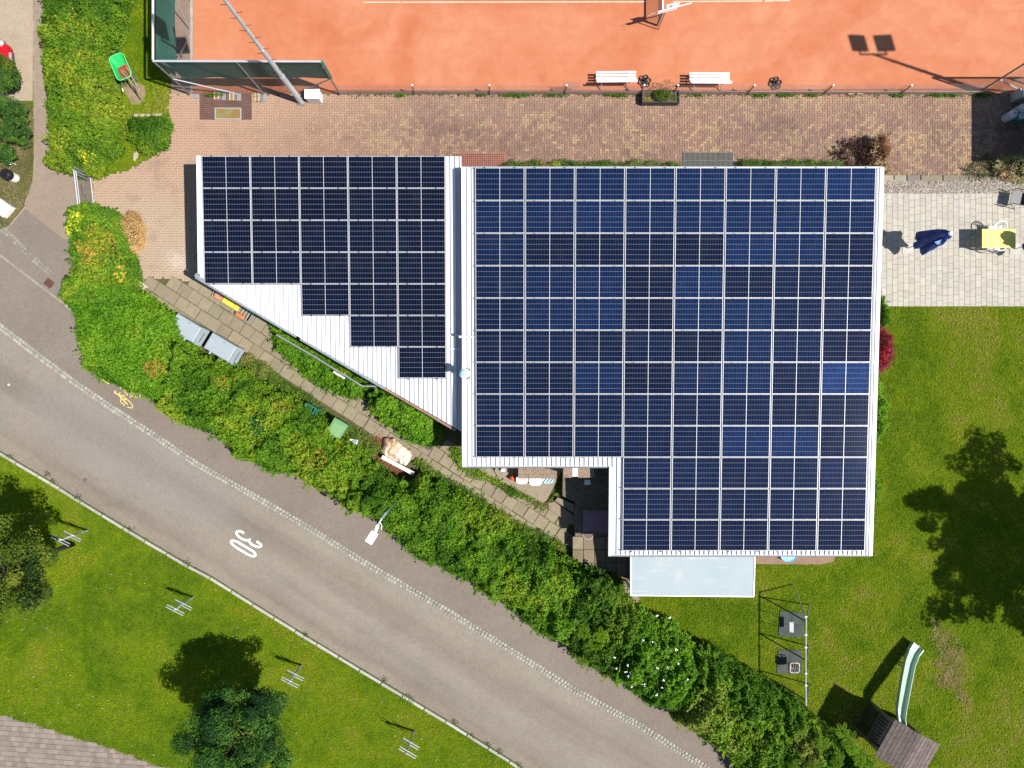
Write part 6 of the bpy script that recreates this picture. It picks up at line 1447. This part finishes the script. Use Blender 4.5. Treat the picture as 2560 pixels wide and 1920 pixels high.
a = P(1410, 1192, 1.82); b_ = P(1485, 1168, 1.82); mb = MB(t.location); mb.box(((a.x+b_.x)/2, (a.y+b_.y)/2, 1.15), (b_.x-a.x, b_.y-a.y-.03, 1.3)); mb.build('body', M['wood'], t)
t = thing('stool', 'small white stool in the shade of the roof step', 'stool', tuple(P(1466, 1202, .50)))
mb = MB(); mb.box((0, 0, .42), (.24, .20, .04)); mb.build('seat', plain('pale_blue_plastic', (.6, .72, .75), .4), t, bevel=.02)
for x in (-.09, .09):
    for y in (-.07, .07):
        mb = MB(); mb.bar((x, y, 0), (x*.8, y*.8, .4), .025); mb.build('leg', M['white'], t)
t = thing('dark_table', 'dark maroon square table beside the wall of the roof step', 'table', tuple(g3(1487, 1302)))
mt = plain('maroon_top', (.15, .085, .115), .5, var=.15, scale=4); a = P(1458, 1330, 1.27); b_ = P(1560, 1276, 1.27)
mb = MB(t.location); mb.box(((a.x+b_.x)/2, (a.y+b_.y)/2, 1.27), (b_.x-a.x, b_.y-a.y, .05)); mb.build('top', mt, t, bevel=.008)
for x in (a.x+.1, b_.x-.1):
    for y in (a.y+.1, b_.y-.1):
        mb = MB(t.location); mb.bar((x, y, .5), (x, y, 1.245), .06); mb.build('leg', M['wood'], t)
t = thing('half_round_grate', 'half-round brown boot grate in front of the dark table', 'grate', tuple(P(1471, 1332, .55)))
pts = [(.22*math.cos(a), .24*math.sin(a)) for a in [PI+PI*i/14 for i in range(15)]]; mb = MB(); mb.prism(pts, 0, .02); mb.build('mat', plain('brown_mat', (.13, .09, .085), .85), t)
mb = MB(); mb.tube([(p[0]*1.05, p[1]*1.05, .01) for p in pts], .014, 6); mb.build('rim', plain('pale_edge', (.5, .42, .30), .8), t)
t = thing('folding_sign', 'small white folding board under the eave at the left end of the platform', 'sign', tuple(g3(1258, 1173)))
mb = MB(); mb.box((0, 0, .3), (.16, .14, .02), M=Matrix.Rotation(.6, 3, 'X')); mb.build('panel', M['white'], t); mb = MB(); mb.bar((-.05, .03, 0), (-.05, 0, .3), .02); mb.bar((.05, .03, 0), (.05, 0, .3), .02); mb.build('leg', M['alu'], t)

# ================================================================ terrace furniture
def parasol(base, tip_px, lab, zt=2.35):
    t = thing('parasol', lab, 'parasol', tuple(base), 0, 'closed navy parasols on the terrace'); tip = P(*tip_px, zt); bl = plain('navy_canvas', (.012, .045, .22), .7, var=.15, scale=9) if 'navy_canvas' not in bpy.data.materials else bpy.data.materials['navy_canvas']
    lean = tip - base; lean.z = 0
    mb = MB(base); mb.tube([base, base+Vector((lean.x, lean.y, zt))], .024, 8); mb.build('pole', M['alu'], t)
    mb = MB(base); n = 22; vs = []; prof = [(.05, 1.0), (.13, .93), (.17, .80), (.23, .66), (.27, .52), (.30, .42), (.22, .36), (.16, .34)]
    for (r, s) in prof:
        for k in range(n):
            a = 2*PI*k/n; rr = r*1.3*(1+.30*math.cos(a*5+s*3)+.14*math.sin(a*9+s*11)) ; vs.append(base+Vector((lean.x*s+rr*math.cos(a), lean.y*s+rr*math.sin(a), zt*s - .05*math.cos(a*4)*(1-s))))
    fsx = [(k*n+i, k*n+(i+1) % n, (k+1)*n+(i+1) % n, (k+1)*n+i) for k in range(len(prof)-1) for i in range(n)]; mb.add(vs, fsx); mb.build('canopy', bl, t)
    lb = plain('light_blue_canvas', (.22, .38, .68), .7) if 'light_blue_canvas' not in bpy.data.materials else bpy.data.materials['light_blue_canvas']
    mb = MB(base); c0 = base+Vector((lean.x*.88, lean.y*.88, zt*.88)); mb.add([c0+Vector((.02, -.1, .12)), c0+Vector((-.30, -.22, -.12)), c0+Vector((-.12, -.30, -.22)), c0+Vector((.13, -.15, .02))], [(0, 1, 2, 3)]); mb.build('trim', lb, t)
    mb = MB(base); mb.sphere(base+Vector((lean.x, lean.y, zt+.03)), .085, 10, 6); mb.build('finial', M['white'], t)
    mb = MB(); mb.box((0, 0, .035), (.42, .42, .03)); mb.build('foot', plain('pale_concrete', (.42, .4, .36), .9) if 'pale_concrete' not in bpy.data.materials else bpy.data.materials['pale_concrete'], t, bevel=.01)
parasol(g3(2268, 621, 0), (2375, 584), 'closed navy blue parasol between the clubhouse and the yellow table')
parasol(g3(2536, 623, 0), (2655, 588), 'closed navy parasol cut by the right edge of the picture', 2.4)
def chair(c, rz, mat, lab, name='garden_chair'):
    t = thing(name, lab, 'chair', (c.x, c.y, 0), rz, 'plastic chairs at the yellow table')
    mb = MB(); mb.prism([(-.22, -.21), (.22, -.21), (.24, .2), (-.24, .2)], .42, .445); mb.build('seat', mat, t, bevel=.01)
    mb = MB(); arc = [(.28*math.cos(a), -.02-.27*math.sin(a), .66+.17*math.sin(a)) for a in [PI*i/12 for i in range(13)]]; mb.tube([(.28, .2, .64)]+arc+[(-.28, .2, .64)], .022, 6); mb.build('armrest', mat, t)
    for i in range(6):
        a = PI*(.25+.1*i); mb = MB(); mb.bar((.16*math.cos(a), -.19, .44), (.27*math.cos(a), -.02-.27*math.sin(a), .66+.17*math.sin(a)), .022, .01); mb.build('back_slat', mat, t)
    for x in (-.24, .24):
        for y in (-.22, .2):
            mb = MB(); mb.bar((x*1.08, y*1.08, 0), (x, y, .64 if y > 0 else .44), .04, .03); mb.build('leg', mat, t)
chair(g3(2470, 583), PI, M['white'], 'white plastic chair on the far side of the yellow table')
chair(g3(2467, 618), 0, M['white'], 'white plastic chair on the near side of the yellow table')
t = thing('yellow_table', 'bright yellow rectangular garden table on the terrace', 'table', tuple(g3(2492, 597)))
a = P(2455, 620, .74); b_ = P(2538.5, 572.5, .74); mb = MB(t.location); mb.box(((a.x+b_.x)/2, (a.y+b_.y)/2, .74), (b_.x-a.x, b_.y-a.y, .035)); mb.build('table_top', plain('yellow_top', (.80, .70, .14), .5, var=.02), t, bevel=.008)
for x in (a.x+.07, b_.x-.07):
    for y in (a.y+.07, b_.y-.07):
        mb = MB(t.location); mb.bar((x, y, 0), (x, y, .72), .05); mb.build('leg', M['galvd'], t)
t = thing('lounge_chair', 'black framed reclining chair with grey fabric on the terrace near the gravel', 'chair', tuple(g3(2522, 502)), math.radians(-12))
gf = plain('grey_fabric', (.20, .195, .20), .8, var=.05); bf = plain('black_fabric', (.02, .02, .022), .7)
mb = MB(); mb.box((0, 0, .42), (.42, .50, .03)); mb.build('seat', gf, t); mb = MB(); mb.add([(.21, -.25, .42), (.52, -.25, .95), (.52, .25, .95), (.21, .25, .42), (.21, -.25, .40), (.53, -.25, .94), (.53, .25, .94), (.21, .25, .40)], [(0, 1, 2, 3), (7, 6, 5, 4), (0, 4, 5, 1), (2, 6, 7, 3)]); mb.build('backrest', bf, t)
for s in (-1, 1):
    mb = MB(); mb.tube([(-.22, s*.30, 0), (-.2, s*.30, .42), (-.15, s*.30, .62), (.3, s*.30, .62)], .014, 6); mb.tube([(.3, s*.3, 0), (-.15, s*.28, .4)], .014, 6); mb.build('frame', M['black'], t)

# ================================================================ north-east corner
t = thing('neighbour_building', 'timber clad building just beyond the right edge, shading the end of the paving', 'building', tuple(g3(2650, 350)))
q0, q1 = g3(2572, 440), g3(2800, 284)
brn = plain('brown_boards', (.13, .075, .04), .85, var=.2)
mb = MB(t.location); mb.box(((q0.x+q1.x)/2, (q0.y+q1.y)/2, 1.65), (q1.x-q0.x, q1.y-q0.y, 3.3)); mb.build('wall', brn, t)
mb = MB(t.location); mb.box(((q0.x+q1.x)/2, (q0.y+q1.y)/2, 3.37), (q1.x-q0.x+.4, q1.y-q0.y+.2, .14)); mb.build('roof', M['wood'], t)
mb = MB(t.location); mb.box((q0.x-.012, (q0.y+q1.y)/2-.3, 1.05), (.03, .95, 2.1)); mb.build('door', M['wood'], t)
t = thing('sign_box', 'white box with a red top and black writing beside the end of the tall fence', 'box', tuple(g3(2540, 247)))
mb = MB(); mb.box((.25, 0, .30), (1.0, .36, .60)); mb.build('cabinet', plain('grey_white_paint', (.34, .36, .33), .6), t, bevel=.01)
mb = MB(); mb.box((.29, -.01, .615), (.90, .22, .02)); mb.build('label_plate', M['white'], t)
mb = MB(); mb.box((.29, .16, .62), (.92, .09, .03)); mb.build('red_strip', plain('red_tape', (.62, .03, .06), .5), t)
mb = MB()
for pts in ([(-.08, -.06), (-.06, .05), (-.01, .05), (-.01, .01), (-.06, 0), (0, -.06)], [(.06, -.05), (.09, .02)], [(.14, -.06), (.16, .02), (.20, .02), (.19, -.05), (.15, -.05)], [(.28, .03), (.33, -.05), (.36, .04)]):
    mb.tube([(x_, y_, .628) for x_, y_ in pts], .009, 5)
mb.build('lettering', M['black'], t)
for i, (x, y, r, z, lab, mt) in enumerate(((2512, 297, .17, .55, 'frontmost pale grey canister in the shade', plain('pale_canister', (.40, .45, .45), .5)), (2535, 283, .18, .6, 'white canister behind the frontmost one in the shade', None), (2532, 302, .16, .5, 'green canister with a white round lid in the shade', plain('teal_canister', (.01, .16, .12), .5)))):
    t = thing('canister', lab, 'canister', tuple(g3(x, y)), 0, 'canisters in the shade of the timber building')
    mt = mt or bpy.data.materials['pale_canister']; mb = MB(); mb.lathe((0, 0, 0), [(r*.95, 0), (r, .04), (r, z-.06), (r*.6, z), (r*.25, z+.01)], 18); mb.build('body', mt, t)
    mb = MB(); mb.lathe((0, 0, 0), [(r*.7, z-.02), (r*.7, z+.03), (r*.55, z+.04)], 18); mb.build('lid', plain('canister_lid', (.5, .55, .55), .5) if i == 0 else bpy.data.materials['canister_lid'], t)
    mb = MB(); mb.tube([(-r*.3, 0, z+.04), (0, 0, z+.10), (r*.3, 0, z+.04)], .012, 5); mb.build('handle', M['black'], t)

# ================================================================ street lawn posts
def tpost(x, y, h, ang, lab, lean=(0, 0)):
    t = thing('vine_post', lab, 'post', tuple(g3(x, y, .075)), 0, 'galvanised posts with two pairs of crossbars')
    mb = MB(); mb.bar((0, 0, 0), (lean[0], lean[1], h), .07, .05); mb.build('upright', M['galv'], t)
    for f, off in ((.56, .42), (.93, .42)):
        z = h*f; cx, cy = lean[0]*f, lean[1]*f; d = Vector((math.cos(ang), math.sin(ang), 0)); nn = Vector((-d.y, d.x, 0))
        for s in (-.045, .05):
            a = Vector((cx, cy, z))+nn*s-d*.33; b_ = Vector((cx, cy, z))+nn*s+d*.40; mb = MB(); mb.bar(a, b_, .026, .02); mb.build('crossbar', M['alu'], t)
tpost(223, 1325, 1.9, math.radians(-27), 'two-armed steel post standing in the shade of the left tree')
tpost(486, 1491, 1.72, math.radians(-27), 'two-armed steel post in the open lawn, second from the left')
tpost(756, 1661, 1.72, math.radians(-27), 'two-armed steel post right of the dark green tree')
tpost(1036, 1825, 1.75, math.radians(-31), 'rightmost two-armed steel post near the bottom edge', (-.05, 0))

# ================================================================ playground
sw = thing('swing_set', 'galvanised swing frame with a long top beam on the garden lawn', 'swing', tuple(g3(1970, 1600)))
zb = 1.8; beam = [P(2014, 1541, zb), P(2015, 1553, zb), P(2014, 1650, zb), P(2014.5, 1752, zb), P(2015, 1764, zb)]
mb = MB(sw.location); mb.tube(beam, .030, 8); mb.build('beam', M['galv'], sw)
for (fa, ap, fb_) in (((2022.7, 1511.7), (2014.5, 1553), (1914, 1497)), ((2021.6, 1615), (2014, 1650), (1913, 1592)), ((2024.7, 1710.5), (2014.5, 1750), (1914, 1690))):
    A_ = P(*ap, zb); fa3, fb3 = g3(*fa), g3(*fb_)
    mb = MB(sw.location); mb.tube([fa3, fa3+(A_-fa3)*.9+Vector((.03, 0, 0)), A_], .024, 7); mb.build('leg', M['galvd'], sw)
    mb = MB(sw.location); mb.tube([fb3, fb3+(A_-fb3)*.85, A_+Vector((-.02, 0, 0))], .024, 7); mb.build('leg', M['blackm'], sw)
mb = MB(sw.location); mb.tube([g3(1982, 1460), P(2014, 1541, zb)], .024, 7); mb.build('leg', M['galv'], sw)
for y in (1587, 1618, 1683, 1713, 1541): 
    mb = MB(sw.location); p = P(2014.3, y, zb); mb.box(p, (.08, .04, .07)); mb.build('bearing', M['galv'], sw)
st = thing('flat_swing', 'flat grey swing seat hanging over the upper rubber mat', 'swing seat', tuple(P(1978.6, 1568, .42)))
mb = MB(); mb.box((0, 0, 0), (.17, .42, .035)); mb.build('seat', plain('grey_seat', (.33, .33, .35), .6), st, bevel=.01)
for y, by in ((.2, 1587), (-.2, 1618)):
    mb = MB(st.location); mb.tube([st.location+Vector((0, y, 0)), P(2014.3, by, zb)], .006, 5); mb.build('chain', M['galvd'], st)
st = thing('baby_swing', 'baby swing bucket with a pale frame over the lower rubber mat', 'swing seat', tuple(P(1984, 1667, .48)))
mb = MB(); mb.tube(rrect(.36, .38, .08, .1), .020, 6, closed=True); mb.build('rim', plain('pale_frame', (.55, .45, .36), .6), st)
mb = MB(); mb.box((-.02, 0, -.10), (.26, .28, .03)); mb.box((-.16, 0, .0), (.02, .3, .2)); mb.box((.04, .1, .0), (.04, .05, .2)); mb.tube([(-.0, .17, .05), (.08, .05, .1), (.1, -.1, .08)], .03, 6); mb.build('bucket', M['black'], st)
for y, by in ((.18, 1683), (-.18, 1713)):
    mb = MB(st.location); mb.tube([st.location+Vector((0, y, .1)), P(2014.3, by, zb)], .006, 5); mb.build('chain', M['galvd'], st)
rm = plain('rubber_mat', (.045, .056, .050), .9, var=.2, scale=3, bumps=.3)
for q, lab in (([(1949, 1526), (2011, 1532), (2007, 1593), (1945, 1590)], 'dark rubber tiles under the flat swing'), ([(1944, 1624), (2004, 1625), (2003, 1686), (1941, 1683)], 'dark rubber tiles under the baby swing')):
    c = g3(sum(p[0] for p in q)/4, sum(p[1] for p in q)/4); t = thing('rubber_mat', lab, 'rubber mat', tuple(c), 0, 'rubber safety mats under the swings')
    pt = [g3(*p) for p in q]
    for i in range(2):
        for j in range(2):
            def bl(u, v): return (pt[0]*(1-u)+pt[1]*u)*(1-v)+(pt[3]*(1-u)+pt[2]*u)*v
            e = .006; pts = [bl(i/2+e, j/2+e), bl((i+1)/2-e, j/2+e), bl((i+1)/2-e, (j+1)/2-e), bl(i/2+e, (j+1)/2-e)]
            mb = MB(c); mb.prism([(p.x, p.y) for p in pts], 0, .035); mb.build('tile', rm, t)
# playhouse with slide
ph = thing('playhouse', 'small wooden play tower with a planked roof in the garden', 'playhouse', tuple(g3(2235, 1840)))
zr_ = 2.12; c0, c1, c2, c3 = P(2238, 1799, zr_), P(2351, 1862, zr_), P(2303, 1956, zr_), P(2187, 1890, zr_)
ux = (c1-c0).normalized(); uy = (c3-c0).normalized(); W_ = (c1-c0).length; L_ = (c3-c0).length
nP = 13; tints = []
for k in range(nP):
    w0 = W_*k/nP; w1 = W_*(k+1)/nP-.014; zA = .0+ (.16*min(w0, W_-w0)/(W_/2)); zB = (.16*min(w1, W_-w1)/(W_/2))
    mb = MB(ph.location).color((1, 1, 1)); v = []
    e0 = rng.uniform(-.015, .015); e1 = rng.uniform(-.015, .015)
    for dz in (-.02, .0):
        for ww, zz in ((w0, zA), (w1, zB)):
            v += [c0+ux*ww+uy*e0+Vector((0, 0, zz+dz)), c0+ux*ww+uy*(L_+e1)+Vector((0, 0, zz+dz))]
    mb.add(v, [(0, 1, 3, 2), (4, 6, 7, 5), (0, 4, 5, 1), (2, 3, 7, 6), (0, 2, 6, 4), (1, 5, 7, 3)])
    if k == 0: M['plank'] = plain('weathered_roof_plank', (.105, .078, .070), .85, var=.3, scale=7, bumps=.4, tint=True)
    o = mb.build('roof_plank', M['plank'], ph); g_ = rng.uniform(.75, 1.1)*(1.0 if k < 7 else 1.25); o.color = (g_, g_, g_, 1)
for (i, j) in ((.12, .12), (.88, .12), (.88, .88), (.12, .88)):
    p = c0+ux*W_*i+uy*L_*j; mb = MB(ph.location); mb.bar((p.x, p.y, 0), (p.x, p.y, zr_-.01), .09); mb.build('post', M['wood'], ph)
mb = MB(ph.location); cc = c0+ux*W_*.5+uy*L_*.5; mb.box((cc.x, cc.y, .95), (W_*.78, L_*.78, .05), M=Matrix((ux, uy, Vector((0, 0, 1)))).transposed()); mb.build('floor', M['wood'], ph)
for k in range(10):
    for side in (0, 1):
        p = c0+ux*W_*(.12+.76*k/9)+uy*L_*(.12 if side else .88)
        if side and 1 < k < 6: continue
        mb = MB(ph.location); mb.bar((p.x, p.y, .05), (p.x, p.y, 1.5), .10, .02); mb.build('wall_board', M['bark'], ph)  # dark bark material puts the turned-away walls' shade into the colour
for k in range(10):
    for side in (0, 1):
        p = c0+uy*L_*(.12+.76*k/9)+ux*W_*(.12 if side else .88); mb = MB(ph.location); mb.bar((p.x, p.y, .05), (p.x, p.y, 1.5), .02, .10); mb.build('wall_board', M['bark'], ph)
mb = MB(ph.location); a = c0+ux*W_*.9+uy*L_*.45; mb.bar((a.x, a.y, 1.5), (a.x+.35, a.y-.08, 1.55), .03); mb.build('bracket', M['galv'], ph)
sl_ = thing('slide', 'long pale mint green slide leading from the play tower to the lawn', 'slide', tuple(g3(2260, 1720)))
cl_ = [((2253, 1812), 1.12, .26), ((2250, 1795), 1.10, .27), ((2250, 1772), 1.02, .36), ((2256, 1735), .82, .40), ((2263, 1695), .62, .42), ((2271, 1655), .42, .44), ((2281, 1628), .28, .47), ((2292, 1612), .24, .50)]
mnt = plain('mint_plastic', (.31, .44, .335), .4, var=.03); secs = []
for i, (pp_, z, w_) in enumerate(cl_):
    c = P(*pp_, z); a = P(*cl_[max(0, i-1)][0], cl_[max(0, i-1)][1]); b_ = P(*cl_[min(len(cl_)-1, i+1)][0], cl_[min(len(cl_)-1, i+1)][1]); d = (b_-a); d.z = 0; d.normalize(); nn = Vector((-d.y, d.x, 0))
    secs.append([c+nn*(w_*s)+Vector((0, 0, h)) for s, h in ((-.5, .0), (-.5, .17), (-.44, .17), (-.37, .03), (-.2, 0.0), (.2, .0), (.37, .03), (.44, .17), (.5, .17), (.5, .0), (.2, -.03), (-.2, -.03))])
n = 12; mb = MB(sl_.location); mb.add([v for s in secs for v in s], [(k*n+i, (k+1)*n+i, (k+1)*n+(i+1) % n, k*n+(i+1) % n) for k in range(len(secs)-1) for i in range(n)] + [tuple(range(n)), tuple((len(secs)-1)*n+i for i in range(n))[::-1]])
o = mb.build('chute', mnt, sl_); bm = bmesh.new(); bm.from_mesh(o.data); bmesh.ops.recalc_face_normals(bm, faces=bm.faces); bm.to_mesh(o.data); bm.free()
for (pp_, z) in (((2268, 1670), .45), ((2290, 1615), .2)):
    p = P(*pp_, z); mb = MB(sl_.location)
    for s in (-.12, .12): mb.bar((p.x+s, p.y, 0), (p.x+s, p.y, z-.02), .04)
    mb.build('leg', M['galvd'], sl_)
